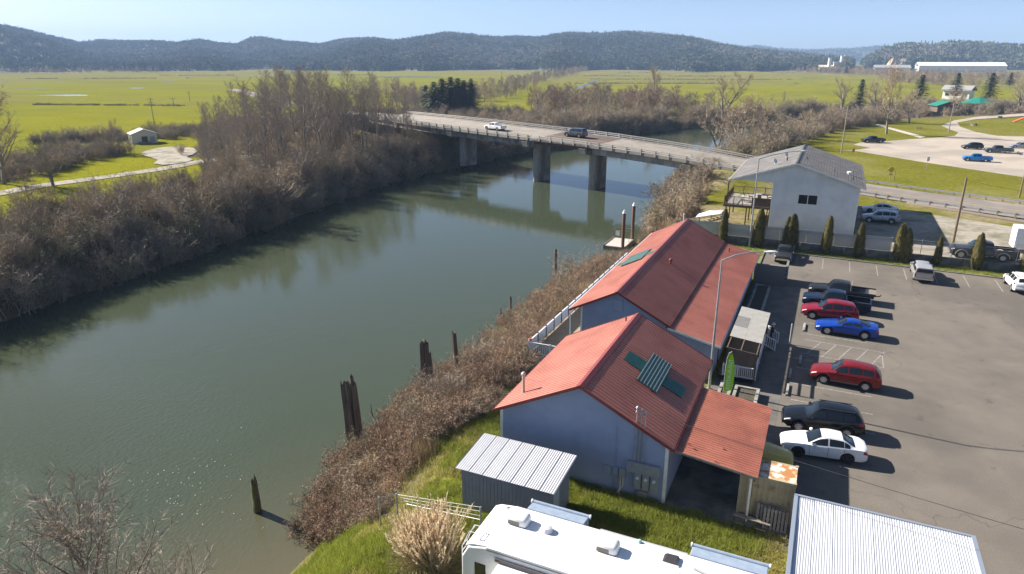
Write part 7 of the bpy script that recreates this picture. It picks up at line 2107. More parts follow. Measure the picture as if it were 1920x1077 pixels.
M_lfr = mat('dead_bramble_leaf', (0.33, 0.21, 0.13), (0.23, 0.145, 0.09), 4, 0.8, rand=0.35)
M_lfg = mat('bramble_leaf_green', (0.085, 0.095, 0.035), (0.13, 0.11, 0.05), 4, 0.8, rand=0.25)
M_crown = mat('alder_twigs', (0.29, 0.235, 0.185), (0.22, 0.18, 0.14), 2, 0.9, rand=0.15)
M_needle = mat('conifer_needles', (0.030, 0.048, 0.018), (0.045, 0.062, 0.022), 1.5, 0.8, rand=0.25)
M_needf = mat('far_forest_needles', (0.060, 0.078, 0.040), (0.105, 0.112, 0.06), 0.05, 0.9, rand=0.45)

thick = []
for i, (m_, kw) in enumerate(((M_tw1, {}), (M_tw2, {}), (M_tw1, dict(h=4.2, sp=2.0)), (M_tw3, dict(h=2.2, sp=1.8, arch=0.05)), (M_tw4, dict(h=3.2)), (M_tw2, dict(h=2.4, sp=2.0, arch=0.06)))):
    C_, L_ = shrub(100 + i, ns=16, nb=8, nt=9, tww=0.030, **kw); thick.append(join_mesh('shrub', C_, m_))
bram = []
for i, (m_, ml) in enumerate(((M_tw3, M_lfr), (M_tw3, M_lfr), (M_tw1, M_lfr), (M_tw3, M_lfg))):
    C_, L_ = shrub(200 + i, h=1.5, sp=1.3, ns=16, nb=7, nt=6, tw=0.32, tww=0.014, leaves=5, lm=0.045, arch=0.12); bram.append(join_mesh('bramble', C_, m_, L_, ml))

gcl = TM(); rr = random.Random(230)
for i in range(260):
    az = rr.uniform(0, 6.28); p = (rr.gauss(0, .4), rr.gauss(0, .4), -0.05); o_ = rr.uniform(.05, .6); gcl.twig(p, (p[0] + math.cos(az) * o_, p[1] + math.sin(az) * o_, rr.uniform(.5, 1.25)), 0.03, rr)
bram.append(gcl.mesh('dry_grass_clump', mat('dry_tan_grass', (0.46, 0.36, 0.20), (0.36, 0.27, 0.15), 3, 0.9, rand=0.2)))
C_, L_ = shrub(231, h=1.1, sp=1.3, ns=14, nb=7, nt=3, tw=0.3, tww=0.014, leaves=13, lm=0.055, arch=0.12); bram.append(join_mesh('ivy_bramble', C_, M_tw3, L_, M_lfg))
C_, L_ = shrub(232, h=2.6, sp=1.9, ns=14, nb=8, nt=5, tww=0.028, leaves=9, lm=0.09); thick.append(join_mesh('leafy_shrub', C_, M_tw2, L_, M_lfg))
C_, L_ = shrub(233, h=4.6, sp=1.2, ns=9, nb=8, nt=7, tww=0.026); thick.append(join_mesh('whippy_shrub', C_, M_tw4))
def pts_region(n, fn, seed):
    """rejection sample world points"""
    r_ = np.random.default_rng(seed); return fn(r_, n)
def strip_pts(line, d0, d1, n, seed, side=1, t0=0, t1=1):
    """random points along polyline at lateral distance d0..d1"""
    r_ = np.random.default_rng(seed)
    L = np.array([p[:2] for p in line], float); seg = np.diff(L, axis=0); sl = np.hypot(seg[:, 0], seg[:, 1]); cs = np.concatenate([[0], np.cumsum(sl)])
    s = r_.uniform(t0, t1, n) * cs[-1]; i = np.clip(np.searchsorted(cs, s) - 1, 0, len(sl) - 1); f = (s - cs[i]) / sl[i]
    p = L[i] + seg[i] * f[:, None]; nrm = np.stack([seg[i][:, 1], -seg[i][:, 0]], 1) / sl[i][:, None] * side
    d = d0 + (d1 - d0) * r_.random(n)
    return p + nrm * d[:, None]
def rows(xy, s0, s1, nv, seed, sz=(0.85, 1.2), zoff=0.0, tilt=0.12):
    r_ = np.random.default_rng(seed); n = len(xy)
    z = ground_zs(xy[:, 0], xy[:, 1]) + zoff
    s = r_.uniform(s0, s1, n)
    return np.stack([xy[:, 0], xy[:, 1], z, r_.uniform(0, 6.28, n), s, s * r_.uniform(sz[0], sz[1], n), r_.integers(0, nv, n), r_.normal(0, tilt, n)], 1)
def keep(xy, f): return xy[f(xy[:, 0], xy[:, 1])]
def clear_of(xy, line, d):
    dd, _ = pl_dist(xy[:, 0], xy[:, 1], [p[:2] for p in line]); return xy[dd > d]

# left bank thicket: lines run with +y, the left bank is on the left hand of travel
LB = SHORE_L[2:14]
xyA = strip_pts(LB, -0.6, 9, 950, 1, -1)
xyB = strip_pts(LB, 7, 26, 1000, 2, -1)
xyB = clear_of(xyB, GRAVEL_L, 3.6)
xyB = xyB[fbm(xyB[:, 0], xyB[:, 1], 14, 3, 9) > 0.30]
hutp = np.array(hp[:2])
xyB = xyB[np.hypot(*(xyB - hutp).T) > 14]
pA = rows(xyA, 0.6, 1.5, 8, 3); pA[:, 2] -= 0.1; pA[:, 5] *= 0.75 + 0.6 * fbm(xyA[:, 0], xyA[:, 1], 9, 2, 4)
pB = rows(xyB, 0.6, 1.3, 8, 4); pB[:, 5] *= 0.7 + 0.7 * fbm(xyB[:, 0], xyB[:, 1], 9, 2, 6)
scatter('river_bank_thicket', np.concatenate([pA, pB]), thick, label='dense leafless brown thicket covering the far river bank', cat='shrubs')
# thicket beyond the gravel road and around the bridge's far end
xy = np.concatenate([strip_pts([G(-60, 345, -1)[:2], G(60, 315, -1)[:2], G(160, 292, -1)[:2], G(200, 285, -1)[:2]], -9, 9, 260, 5),
                     strip_pts([G(60, 268, -1)[:2], G(240, 262, -1)[:2]], -4, 4, 90, 6),
                     strip_pts([G(330, 262, -1)[:2], G(420, 245, -1)[:2], G(560, 238, -1)[:2], G(700, 232, -1)[:2]], -16, 14, 420, 7)])
xy = clear_of(xy, GRAVEL_L, 4); xy = clear_of(xy, ROAD_C, 8.5); xy = xy[np.hypot(*(xy - hutp).T) > 9]
scatter('roadside_thicket', rows(xy, 0.6, 1.15, 6, 8), thick, label='brown leafless scrub beside the gravel road and bridge approach', cat='shrubs')
gx = np.stack([np.random.default_rng(71).uniform(-200, -20, 9000), np.random.default_rng(72).uniform(60, 260, 9000)], 1)
gx = gx[inside(gx[:, 0], gx[:, 1], GROVE)]; gx = gx[~inside(gx[:, 0], gx[:, 1], RIVER)]; gx = clear_of(gx, GRAVEL_L, 3.4); gx = clear_of(gx, ROAD_C, 8.5)[:1100]
scatter('grove_understory', rows(gx, 0.6, 1.25, 6, 73), thick, label='leafless brown undergrowth below the alder grove', cat='shrubs')
# upstream banks
UL = SHORE_L[11:]
xy = np.concatenate([strip_pts(UL, -0.5, 10, 620, 9, -1), strip_pts(ROAD_F[9:14], 2, 18, 380, 10, 1), strip_pts(SHORE_R[11:], 0, 8, 220, 11, 1), strip_pts(SHORE_R[14:19], 4, 16, 260, 12, 1)])
xy = xy[~inside(xy[:, 0], xy[:, 1], RIVER)]; xy = clear_of(xy, ROAD_C, 8.5)
xy = keep(xy, lambda x, y: ~((x > 0) & (y < 125)))
scatter('upstream_thicket', rows(xy, 0.75, 1.6, 6, 13), thick, label='leafless brown brush along the river banks upstream of the bridge', cat='shrubs')
# right bank brambles
xy = np.concatenate([strip_pts(SHORE_R[3:8], -1.0, 9.6, 1500, 14, 1), strip_pts(SHORE_R[7:10], -0.8, 8.4, 750, 15, 1), strip_pts(SHORE_R[9:11], -0.3, 7.0, 320, 16, 1), strip_pts(SHORE_R[10:16], 0.8, 8.5, 800, 18, 1)])
xy = keep(xy, lambda x, y: (y > -5.2) & ~((x > -4.6 + 3.0 * smooth(2, 9, y) + 1.6 * (fbm(x, y, 3, 2, 3) - 0.5)) & (y < 14)) & ~((x > -4.6) & (y > 13.5) & (y < 43)) & ~((x > -3.5) & (y > 43) & (y < 58)) & (x < 3))
pR = rows(xy, 0.55, 1.2, 6, 17); pR = pR[fbm(xy[:, 0], xy[:, 1], 3.0, 2, 22) > 0.30]; xy = pR[:, :2]; pR[:, 4:6] *= np.where((xy[:, 1] > 44) & (xy[:, 1] < 66), 0.62, 1.0)[:, None]; pR[:, 5] *= 0.55 + 1.0 * fbm(xy[:, 0], xy[:, 1], 4.5, 2, 14)
scatter('river_bank_brambles', pR, bram, label='reddish brown bramble thicket on the near river bank', cat='brambles')

xm = strip_pts(SHORE_R[4:15], 0.2, 6.5, 150, 19, 1); xm = keep(xm, lambda x, y: ~((x > -5.8) & (y < 57)) & ~((y > 42) & (y < 78)))
scatter('bank_shrubs', rows(xm, 0.42, 0.85, 6, 20), thick, label='taller tan leafless shrubs rising out of the near bank brambles', cat='shrubs')

# individual trees: Empty > trunk, crown
def tree_kind(name, T, C, mt, mc): return (T.mesh(name + '_trunk', mt, True), C.mesh(name + '_crown', mc))
def plant_tree(name, label, cat, kind, x, y, s=1.0, rz=0.0, group=None, z=None, sz=None, tilt=(0, 0)):
    o = thing(name, label, cat, (x, y, ground_z(x, y) - 0.1 if z is None else z), rz, group)
    o.scale = (s, s, sz or s); o.rotation_euler = (tilt[0], tilt[1], rz)
    obj('trunk', kind[0], o); obj('crown', kind[1], o)
    return o
alders = [tree_kind('alder', *bare_tree(300 + i, h=18, tr=0.19, cb=0.36, nb=32, bl=4.6, elev=42, nsub=10, ntw=9, tw=0.85, tww=0.026, lean=((i - 2) * 0.035, 0.03)), M_bark, M_crown) for i in range(5)]
rr = random.Random(5)
spots = []
for k in range(900):
    px_ = rr.uniform(385, 790); 
    lo = 345 - (px_ - 430) * 0.20
    py_ = rr.uniform(lo - 92, lo + 6)
    p = G(px_, py_, -1)
    d1 = pl_dist(np.array([p[0]]), np.array([p[1]]), GRAVEL_L)[0][0]; d2 = pl_dist(np.array([p[0]]), np.array([p[1]]), [q[:2] for q in ROAD_C])[0][0]
    if d1 < 3.2 or d2 < 9 or inside(np.array([p[0]]), np.array([p[1]]), RIVER)[0]: continue
    if any(math.hypot(p[0] - q[0], p[1] - q[1]) < 2.6 for q in spots): continue
    spots.append((*p, px_))
    if len(spots) >= 96: break
for px_, py_ in ((640, 305), (662, 300), (681, 296), (700, 298), (716, 292), (730, 296), (742, 288), (752, 292), (763, 284), (771, 290), (690, 308), (655, 315), (725, 305), (610, 318)): spots.append((*G(px_, py_, -1.5), px_))
for i, p in enumerate(spots):
    plant_tree('alder_tree', 'slender leafless alder tree in the grove on the far bank', 'tree', alders[i % 5], p[0], p[1], rr.uniform(.72, 1.1) * float(np.interp(p[3], (385, 440, 540, 650, 720, 790), (.55, .78, 1.04, 1.0, .86, .7))), rr.uniform(0, 6.28), 'alder grove on the far bank')
# spreading leafless trees
oak = [tree_kind('spreading_tree', *bare_tree(400 + i, h=9, tr=0.26, cb=0.22, nb=26, bl=4.6, elev=38, nsub=11, ntw=9, tw=0.8, tww=0.04, spread_top=0.45, jit=0.12, twist=0.4, stems=(1, 3, 2)[i]), M_bark, M_tw4) for i in range(3)]
def px_tree(name, label, kind, px, base_y, top_y, z, h0, rz=0, group=None, wide=1.0, tilt=(0, 0)):
    p = G(px, base_y, z); H = hpx(p[0], p[1], (px, top_y)) - z
    s = H / h0; return plant_tree(name, label, 'tree', kind, p[0], p[1], s * wide, rz, group, z - 0.1, s, tilt)
for i, (lab, px, by, ty, z, k, w) in enumerate((
    ('leafless willow leaning over the water right of the bridge piers', 1262, 395, 335, -2.5, 1, 1.3), ('leafless willow beside the bridge abutment', 1310, 372, 318, -1.5, 1, 1.2),
    ('broad leafless tree beside the river above the bridge rail', 1385, 285, 180, -1, 1, 1.05), ('tall leafless tree behind the street light arm', 1440, 282, 175, 0, 2, 1.0), ('leafless tree with low limbs at the park shore', 1345, 280, 195, -2, 2, 1.1),
    ('leafless riverside tree nearest the tall park pole', 1505, 268, 205, 0, 1, 1.1), ('large leaning leafless tree on the park lawn', 1662, 252, 138, PZ, 0, 0.75), ('leafless tree behind the leaning park tree', 1705, 232, 165, PZ, 2, 1.0),
    ('round leafless tree at the right edge of the park', 1912, 200, 146, PZ, 1, 1.1), ('leafless tree with pinkish twigs beside the park hut', 1790, 215, 165, PZ, 2, 0.9), ('lone upright leafless tree in front of the right pasture', 1228, 210, 134, -1, 0, 0.8),
    ('leafless tree at the bend beyond the bridge', 1355, 222, 132, -1, 2, 0.9), ('leafless shore tree beside the park dock', 1560, 245, 192, PZ, 2, 1.1), ('leafless bank tree at the left photo edge', 8, 345, 190, -1, 0, 0.9),
    ('crooked leafless shrub tree beside the gravel road', 100, 350, 268, -1, 1, 0.9), ('twisted leafless tree at the far bank water edge', 520, 400, 300, -3, 2, 1.2), ('leafless tree standing behind the small hut scrub', 210, 290, 225, -1, 1, 0.8),
    ('small leafless tree in the right pasture', 1470, 192, 170, -1, 1, 0.6), ('leafless tree left of the dark firs behind the bridge', 760, 205, 155, -1, 2, 1.0), ('leafless tree behind the bridge right of the dark firs', 1010, 215, 160, -1, 1, 1.0), ('leafless tree behind the bridge left of the van', 1095, 218, 163, -1, 2, 1.0), ('leafless tree behind the bridge right of the van', 1165, 222, 168, -1, 1, 1.0),
    ('leafless round tree beside the dark shore evergreens', 1640, 205, 152, PZ, 1, 1.2), ('leafless tree left of the dark shore evergreens', 1578, 205, 148, PZ, 1, 1.0))):
    px_tree('leafless_tree', lab, oak[k], px, by, ty, z, 9.6, i * 1.3, None, w)
# taller bushes rising from the far bank thicket
rb = random.Random(21); nb_ = 0
pts_b = strip_pts(LB, 1.0, 24, 400, 91, -1)
pts_b = clear_of(pts_b, GRAVEL_L, 4); pts_b = pts_b[np.hypot(*(pts_b - hutp).T) > 16]
for q in pts_b[:64]:
    plant_tree('bank_bush', 'tall leafless bush rising from the far bank thicket', 'bush', oak[nb_ % 3], q[0], q[1], rb.uniform(.42, .72), rb.uniform(0, 6.28), 'tall bushes on the far bank'); nb_ += 1
# foreground tree at the lower left: base below the frame
fg = bare_tree(77, h=11.5, tr=0.20, cb=0.22, nb=46, bl=5.4, elev=40, nsub=13, ntw=12, tw=0.62, tww=0.022, spread_top=0.4, jit=0.10, twist=0.45, lean=(-0.22, 0.10))
M_fgb = mat('lichen_bark', (0.20, 0.165, 0.13), (0.12, 0.095, 0.075), 4, 0.9, stretch=(3, 3, 0.8))
M_fgt = mat('pale_pinkish_twigs', (0.33, 0.265, 0.22), (0.24, 0.19, 0.155), 2, 0.85)
fk = tree_kind('shore_tree', *fg, M_fgb, M_fgt)
tp_ = np.array(G(215, 1085, 3.0))
plant_tree('shore_tree', 'leafless twiggy tree in the lower left corner in front of the water', 'tree', fk, tp_[0] + 0.4, tp_[1] - 0.5, 0.9, R(20), None, WATER - 0.2, 0.96)
fs = [join_mesh('fg_shrub', shrub(500 + i, h=5.0, sp=2.4, ns=14, nb=9, nt=9, tw=0.5, tww=0.013)[0], M_fgt) for i in range(2)]
for i, (lab, px, py, s) in enumerate((('leafless shoots right of the lower left tree', 330, 1120, 0.9), ('leafless shoots at the very bottom left corner', 70, 1130, 1.0))):
    p = G(px, py, WATER + 1.0); o = thing('leafless_bush', lab, 'bush', (p[0], p[1], WATER - 0.2), i * 2.0); o.scale = (s,) * 3
    obj('branches', fs[i], o)
# shore bushes by the pilings and restaurant deck
sb = [join_mesh('shore_bush', shrub(520 + i, h=3.2, sp=1.9, ns=16, nb=9, nt=10, tw=0.5, tww=0.018, leaves=1, lm=0.04)[0], M_tw4) for i in range(3)]
for i, (lab, px, py, s) in enumerate((('pale leafless bush hanging over the water by the thin piling stub', 1005, 585, 0.95), ('big round leafless bush around the tall weathered piling', 1065, 540, 1.35), ('leafless bush between the piling and the floating dock', 1110, 515, 1.1), ('tan dry bush behind the single broken piling', 878, 690, 0.85), ('leafless bush on the bank behind the floating dock', 1215, 440, 1.2), ('low bush at the deck corner of the restaurant', 985, 660, 0.8))):
    p = G(px, py, WATER + 1.0); o = thing('shore_bush', lab, 'bush', (p[0], p[1], ground_z(p[0], p[1]) - 0.1), i * 1.1); o.scale = (s,) * 3
    obj('branches', sb[i % 3], o)

# foam flecks drifting on the water
r_ = np.random.default_rng(61); fx = []
while len(fx) < 120:
    a, b = r_.normal(350, 75), r_.normal(930, 45); q = G(a, b, WATER)
    if not (-9.5 < q[0]): fx.append((q[0], q[1], WATER + 0.006, r_.uniform(0, 6.28), r_.uniform(.2, 0.8), 1.0, 0, 0.0))
fk_ = MB().lathe([(0.045, 0.0), (0.03, 0.008), (0.005, 0.01)], 7).mesh('foam', mat('foam', (0.7, 0.68, 0.62), rough=0.9))
scatter('foam_flecks', fx, [fk_], label='white foam flecks drifting on the water by the mossy piling', cat='foam')
# conifers
def conifer(seed, h=20, r=4.2, nw=30, nb=9, droop=0.25, seg=4, lw=0.5, cb=0.06, power=0.9):
    rr = random.Random(seed); T, C = TM(), TM()
    T.tube([(0, 0, -0.3), (0, 0, h * 0.5), (0, 0, h * 0.97)], [h * 0.016, h * 0.010, 0.02], 6)
    for w in range(nw):
        t = cb + (1 - cb) * w / nw; z = h * t; L = r * (1 - t) ** power * rr.uniform(.8, 1.15) + 0.15
        for b in range(nb):
            az = rr.uniform(0, 6.28); ll = L * rr.uniform(.65, 1.15); dx, dy = math.cos(az), math.sin(az)
            for k in range(seg):
                f0 = (k + 0.15) / seg; p = (dx * ll * f0, dy * ll * f0, z - droop * ll * f0 + rr.uniform(-.15, .15)); f1 = (k + 1.5) / seg
                wd = lw * (0.5 + (1 - f0) * 0.6) * rr.uniform(.7, 1.3); q = (dx * ll * f1, dy * ll * f1, z - droop * ll * f1 * 1.1 + rr.uniform(-.25, .2))
                C.tri((p[0] - dy * wd, p[1] + dx * wd, p[2] + rr.uniform(-.25, .1)), (p[0] + dy * wd, p[1] - dx * wd, p[2] + rr.uniform(-.25, .1)), q)
    return T, C
firs = [tree_kind('fir', *conifer(600 + i, h=20, r=4.4, nw=34, nb=15, power=0.6), M_bark, M_needle) for i in range(3)]
for i, (lab, px, by, ty, w) in enumerate((('leftmost rounded dark fir of the clump behind the bridge', 800, 212, 160, 1.1), ('second dark fir from the left in the clump behind the bridge', 815, 214, 153, 1.15), ('third dark fir from the left in the clump behind the bridge', 830, 214, 147, 1.1), ('tallest dark fir in the middle of the clump behind the bridge', 846, 214, 144, 1.1), ('third dark fir from the right in the clump behind the bridge', 860, 214, 146, 1.05), ('second dark fir from the right in the clump behind the bridge', 871, 214, 150, 1.0), ('rightmost pointed dark fir of the clump behind the bridge', 884, 214, 147, 0.9))):
    px_tree('fir_tree', lab, firs[i % 3], px, by, ty, -1, 19.6, i * 1.7, 'dark firs behind the bridge', w * 2.1)
broad = [tree_kind('broad_evergreen', *conifer(640 + i, h=12, r=5.0, nw=22, nb=15, droop=0.05, lw=0.75, cb=0.12, power=0.55), M_bark, M_needle) for i in range(2)]
for i, (lab, px, by, ty, w) in enumerate((('dark evergreen on the river bend left of the park', 1610, 203, 148, 0.8), ('dark evergreen behind the leaning leafless tree', 1722, 192, 140, 1.0), ('dark conical evergreen left of the picnic shelter', 1790, 184, 136, 0.8), ('leaning dark evergreen right of the conical one', 1852, 190, 136, 1.0), ('dark evergreen at the far right beyond the park', 1892, 162, 136, 1.1), ('dark round evergreen at the pasture edge below the mill', 1586, 138, 124, 1.2))):
    px_tree('evergreen_tree', lab, broad[i % 2], px, by, ty, 0.5, 11.8, i * 2.1, None, w)
px_tree('young_conifer', 'small dark ivy covered stem standing in the far bank scrub', firs[0], 346, 352, 316, -1.5, 19.6, 0, None, 0.9)

# clipped columnar shrubs by the wall
def column_shrub(seed, h=3.6, r=0.55):
    rr = random.Random(seed); C = TM()
    for i in range(2600):
        t = rr.random() ** 0.8; z = 0.1 + (h - 0.1) * t
        rad = r * (min(1, 0.55 + t * 2.2) if t < 0.2 else (1 - ((t - 0.2) / 0.8) ** 1.9) ** 0.62) * (rr.uniform(.72, 1.06)) + 0.02
        a = rr.uniform(0, 6.28); p = Vector((rad * math.cos(a), rad * math.sin(a), z)); n_ = Vector((math.cos(a), math.sin(a), 0.25)); s_ = Vector((-math.sin(a), math.cos(a), 0)) * rr.uniform(.03, .06)
        u = (Vector((0, 0, 1)) + n_ * rr.uniform(-.1, .75) + vrand(rr) * 0.25).normalized() * rr.uniform(.12, .26)
        C.tri(tuple(p - s_), tuple(p + s_), tuple(p + u))
    core = TM(); zz = [0.05, 0.5, 1.0, h * 0.5, h * 0.75, h * 0.92, h * 0.98]
    core.tube([(0, 0, z) for z in zz], [r * 0.55, r * 0.8, r * 0.82, r * 0.72, r * 0.48, r * 0.2, 0.02], 10)
    return core, C
M_thuja = mat('golden_thuja', (0.105, 0.095, 0.018), (0.060, 0.062, 0.014), 4, 0.85, rand=0.15, c3=(0.15, 0.115, 0.03), s3=2.5)
M_thujac = mat('thuja_inner', (0.02, 0.022, 0.008), rough=0.95)
cs = [tree_kind('column_shrub', *column_shrub(700 + i), M_thujac, M_thuja) for i in range(3)]
for i, (lab, px, by, ty, dbl) in enumerate((('leftmost columnar golden green cedar shrub at the wall', 1360, 447, 385, 0), ('twin stemmed cedar shrub beside the far street light', 1421, 458, 388, 1), ('cedar shrub standing behind the black and silver pickup', 1487, 455, 390, 1), ('cedar shrub in front of the house window wall', 1547, 466, 397, 0), ('cedar shrub in front of the right house corner', 1607, 472, 408, 0), ('cedar shrub in front of the shaded gravel yard', 1682, 482, 413, 1), ('cedar shrub left of the leaning utility pole', 1749, 487, 434, 0), ('cedar shrub beside the person in jeans', 1824, 497, 430, 1), ('rightmost columnar cedar shrub near the photo edge', 1908, 504, 436, 0))):
    p = G(px, by, 0.02); H = hpx(p[0], p[1], (px, ty)); s = H / 3.6; y_ = min(p[1], 55.75)
    o = thing('cedar_shrub', lab, 'shrub', (p[0], y_, 0.0), i * 1.1, 'cedar shrubs along the wall'); o.scale = (s * (0.8 + 0.3 * rng.random()), s * (0.8 + 0.3 * rng.random()), s); o.rotation_euler = (rng.normal() * 0.025, rng.normal() * 0.025, i * 1.1)
    k = cs[i % 3]; obj('core', k[0], o); obj('foliage', k[1], o)
    if dbl: obj('foliage', cs[(i + 1) % 3][1], o, (0.45, 0.25, -0.1), (0, 0, 2), (0.8, 0.8, 0.93)); obj('core', k[0], o, (0.45, 0.25, -0.1), (0, 0, 2), (0.8, 0.8, 0.93))

# pampas grass
pg = thing('pampas_grass', 'large tan pampas grass clump with feathery plumes beside the motorhome', 'grass clump', (1.15, -8.6, -0.05))
rr = random.Random(9); P_, S_, Lg = TM(), TM(), TM()
for c in range(4):
    cx, cy = rr.uniform(-1.0, 0.9), rr.uniform(-1.3, 1.2)
    for i in range(130):
        az = rr.uniform(0, 6.28); o_ = rr.uniform(0.03, 0.62); h = rr.uniform(1.7, 3.0)
        pts = walk(rr, (cx + rr.uniform(-.3, .3), cy + rr.uniform(-.3, .3), 0), (math.cos(az) * o_ - 0.12, math.sin(az) * o_, 1), h, 5, 0.05, -0.02)
        S_.tube(pts, [0.008] * 6, 3)
        for k in range(42):
            q, qd = lerp_pts(pts, rr.uniform(.72, 1.0)); e = q + (qd * 0.9 + vrand(rr) * 0.38).normalized() * rr.uniform(.08, .2)
            P_.twig(tuple(q), tuple(e), 0.032, rr)
    for i in range(430):
        az = rr.uniform(0, 6.28); pts = walk(rr, (cx + rr.uniform(-.35, .35), cy + rr.uniform(-.35, .35), 0), (math.cos(az) * .55, math.sin(az) * .55, 1), rr.uniform(1.1, 1.9), 4, 0.08, -0.28)
        for a, b in zip(pts[:-1], pts[1:]): Lg.twig(a, b, 0.022, rr); Lg.twig(b, a, 0.018, rr)
obj('plumes', P_.mesh('plumes', mat('pampas_plume', (0.76, 0.63, 0.45), (0.66, 0.53, 0.36), 6, 0.9, transl=0.45)), pg)
obj('stems', S_.mesh('stems', mat('pampas_stem', (0.40, 0.31, 0.17), rough=0.9)), pg)
obj('leaves', Lg.mesh('leaves', mat('pampas_leaf', (0.22, 0.20, 0.08), (0.32, 0.26, 0.13), 3, 0.8, transl=0.25)), pg)

# grass
def tuft(seed, n=26, h=0.22, w=0.022, sp=0.22):
    rr = random.Random(seed); C = TM()
    for i in range(n):
        az = rr.uniform(0, 6.28); p = (rr.uniform(-sp, sp), rr.uniform(-sp, sp), -0.02); o_ = rr.uniform(.1, .9); q = (p[0] + math.cos(az) * o_ * h, p[1] + math.sin(az) * o_ * h, h * rr.uniform(.5, 1.1)); C.twig(p, q, w, rr)
    return C
M_gr1 = mat('grass_blade', (0.255, 0.280, 0.040), (0.20, 0.235, 0.032), 3, 0.7, rand=0.3, transl=0.35)
M_gr2 = mat('grass_blade_dull', (0.36, 0.32, 0.10), (0.28, 0.265, 0.075), 3, 0.7, rand=0.3, transl=0.4)
tufts = [tuft(800, h=0.16).mesh('tuft', M_gr1), tuft(801, h=0.26, n=34).mesh('tuft', M_gr1), tuft(802, h=0.13).mesh('tuft', M_gr2), tuft(803, h=0.2).mesh('tuft', M_gr2)]
r_ = np.random.default_rng(31)
def rect_pts(x0, x1, y0, y1, n): return np.stack([r_.uniform(x0, x1, n), r_.uniform(y0, y1, n)], 1)
xy = np.concatenate([rect_pts(-10.5, 2.2, -16, -4.4, 5600), rect_pts(-5.6, 0.3, -5, 14, 2600), rect_pts(0.2, 16, -7.2, 0.3, 4300)])
x, y = xy.T
xy = xy[~((x > 0.1) & (x < 5.4) & (y > -4.5) & (y < -1.5)) & ~((x > 3.4) & (y < -7.3)) & ~((x > 9.5) & (y > 0.05)) & (~inside(x, y, RIVER)) & ~((x > 5.4) & (x < 9.6) & (np.abs(y + 2.9 + 0.1 * (x - 6)) < 0.55) & (fbm(x, y, 1.2, 2, 7) > 0.35)) & ~((x > 0.35) & (y > 0.25))]
gz = ground_zs(xy[:, 0], xy[:, 1]); xy = xy[gz > WATER + 0.15]
pgz = rows(xy, 0.7, 1.5, 4, 33, tilt=0.1)
dull = fbm(xy[:, 0], xy[:, 1], 2.5, 3, 12)
pgz[:, 6] = np.where(dull > 0.53, 2 + (pgz[:, 6] % 2), pgz[:, 6] % 2)
scatter('lawn_grass', pgz, tufts, label='uneven green grass around the shed and on the near bank', cat='grass')
xy = np.concatenate([rect_pts(9.6, 42, 51.2, 56.1, 2600), rect_pts(0, 9.5, 47, 56.1, 1300)])
x, y = xy.T; xy = xy[(y > 55.0 - 0.055 * (x - 9.75)) | (x < 9.4)]
pv = rows(xy, 0.7, 1.2, 4, 35); pv[:, 2] = 0.03
scatter('verge_grass', pv, tufts, label='strip of green grass between the parking lot and the retaining wall', cat='grass')
# reeds and dry grass at the shore
xy = np.concatenate([strip_pts(SHORE_R[6:10], -0.5, 1.6, 240, 40, 1)])
scatter('dry_shore_grass', rows(xy, 1.4, 2.6, 2, 41), [tuft(810, n=40, h=0.35, w=0.016).mesh('reed', M_tw4), tuft(811, n=40, h=0.3, w=0.016).mesh('reed', M_gr2)], label='dry tan grass along the water edge', cat='grass')

# ================================================================== FAR TREES, HEDGEROWS, HILLS
fartree = []
for i in range(3):
    T, C_ = bare_tree(900 + i, h=10, tr=0.22, cb=0.12, nb=14, bl=4.6, elev=32, nsub=7, ntw=6, tw=1.5, tww=0.085, spread_top=0.45)
    C_.v += []; k = len(C_.v); C_.f += [(a + k, b + k, c + k) for a, b, c in T.f]; C_.v += T.v
    fartree.append(C_.mesh('far_tree', (M_tw1, M_tw3, M_tw4)[i]))
def fcon(seed, h=24, r=4.0, nw=9, nb=7):
    rr = random.Random(seed); C = TM()
    for w in range(nw):
        t = 0.05 + 0.93 * w / nw; z = h * t; L = r * (1 - t) ** 0.8 + 0.3
        for b in range(nb):
            a = rr.uniform(0, 6.28); l = L * rr.uniform(.7, 1.2); s_ = L * 0.55
            C.tri((-math.sin(a) * s_, math.cos(a) * s_, z + h * 0.10), (math.sin(a) * s_, -math.cos(a) * s_, z + h * 0.10), (math.cos(a) * l, math.sin(a) * l, z - h * 0.03))
    C.tri((-0.3, 0, h * 0.8), (0.3, 0, h * 0.8), (0, 0, h)); C.tri((0, -0.3, h * 0.8), (0, 0.3, h * 0.8), (0, 0, h))
    return C
def fround(seed, h=14, r=5.5, n=70):
    rr = random.Random(seed); C = TM()
    for i in range(n):
        d = vrand(rr); d.z = abs(d.z) * 1.0 - 0.25; p = Vector((d.x * r, d.y * r, h * 0.55 + d.z * h * 0.45)) * 1.0; u = vrand(rr) * r * 0.34; v = vrand(rr) * r * 0.34
        C.tri(tuple(p + u), tuple(p + v), tuple(p - u - v))
    return C
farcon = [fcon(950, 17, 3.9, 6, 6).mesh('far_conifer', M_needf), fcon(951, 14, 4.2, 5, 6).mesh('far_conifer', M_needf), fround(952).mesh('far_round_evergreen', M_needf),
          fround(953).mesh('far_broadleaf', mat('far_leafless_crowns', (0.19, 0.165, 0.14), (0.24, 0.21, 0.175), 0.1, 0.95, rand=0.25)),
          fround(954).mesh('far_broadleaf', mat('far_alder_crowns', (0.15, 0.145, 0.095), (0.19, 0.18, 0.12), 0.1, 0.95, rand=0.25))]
def px_line_pts(L, n, jit, seed, z=-1):
    w = [G(x, y, z)[:2] for x, y in L]; return strip_pts(w, -jit, jit, n, seed)
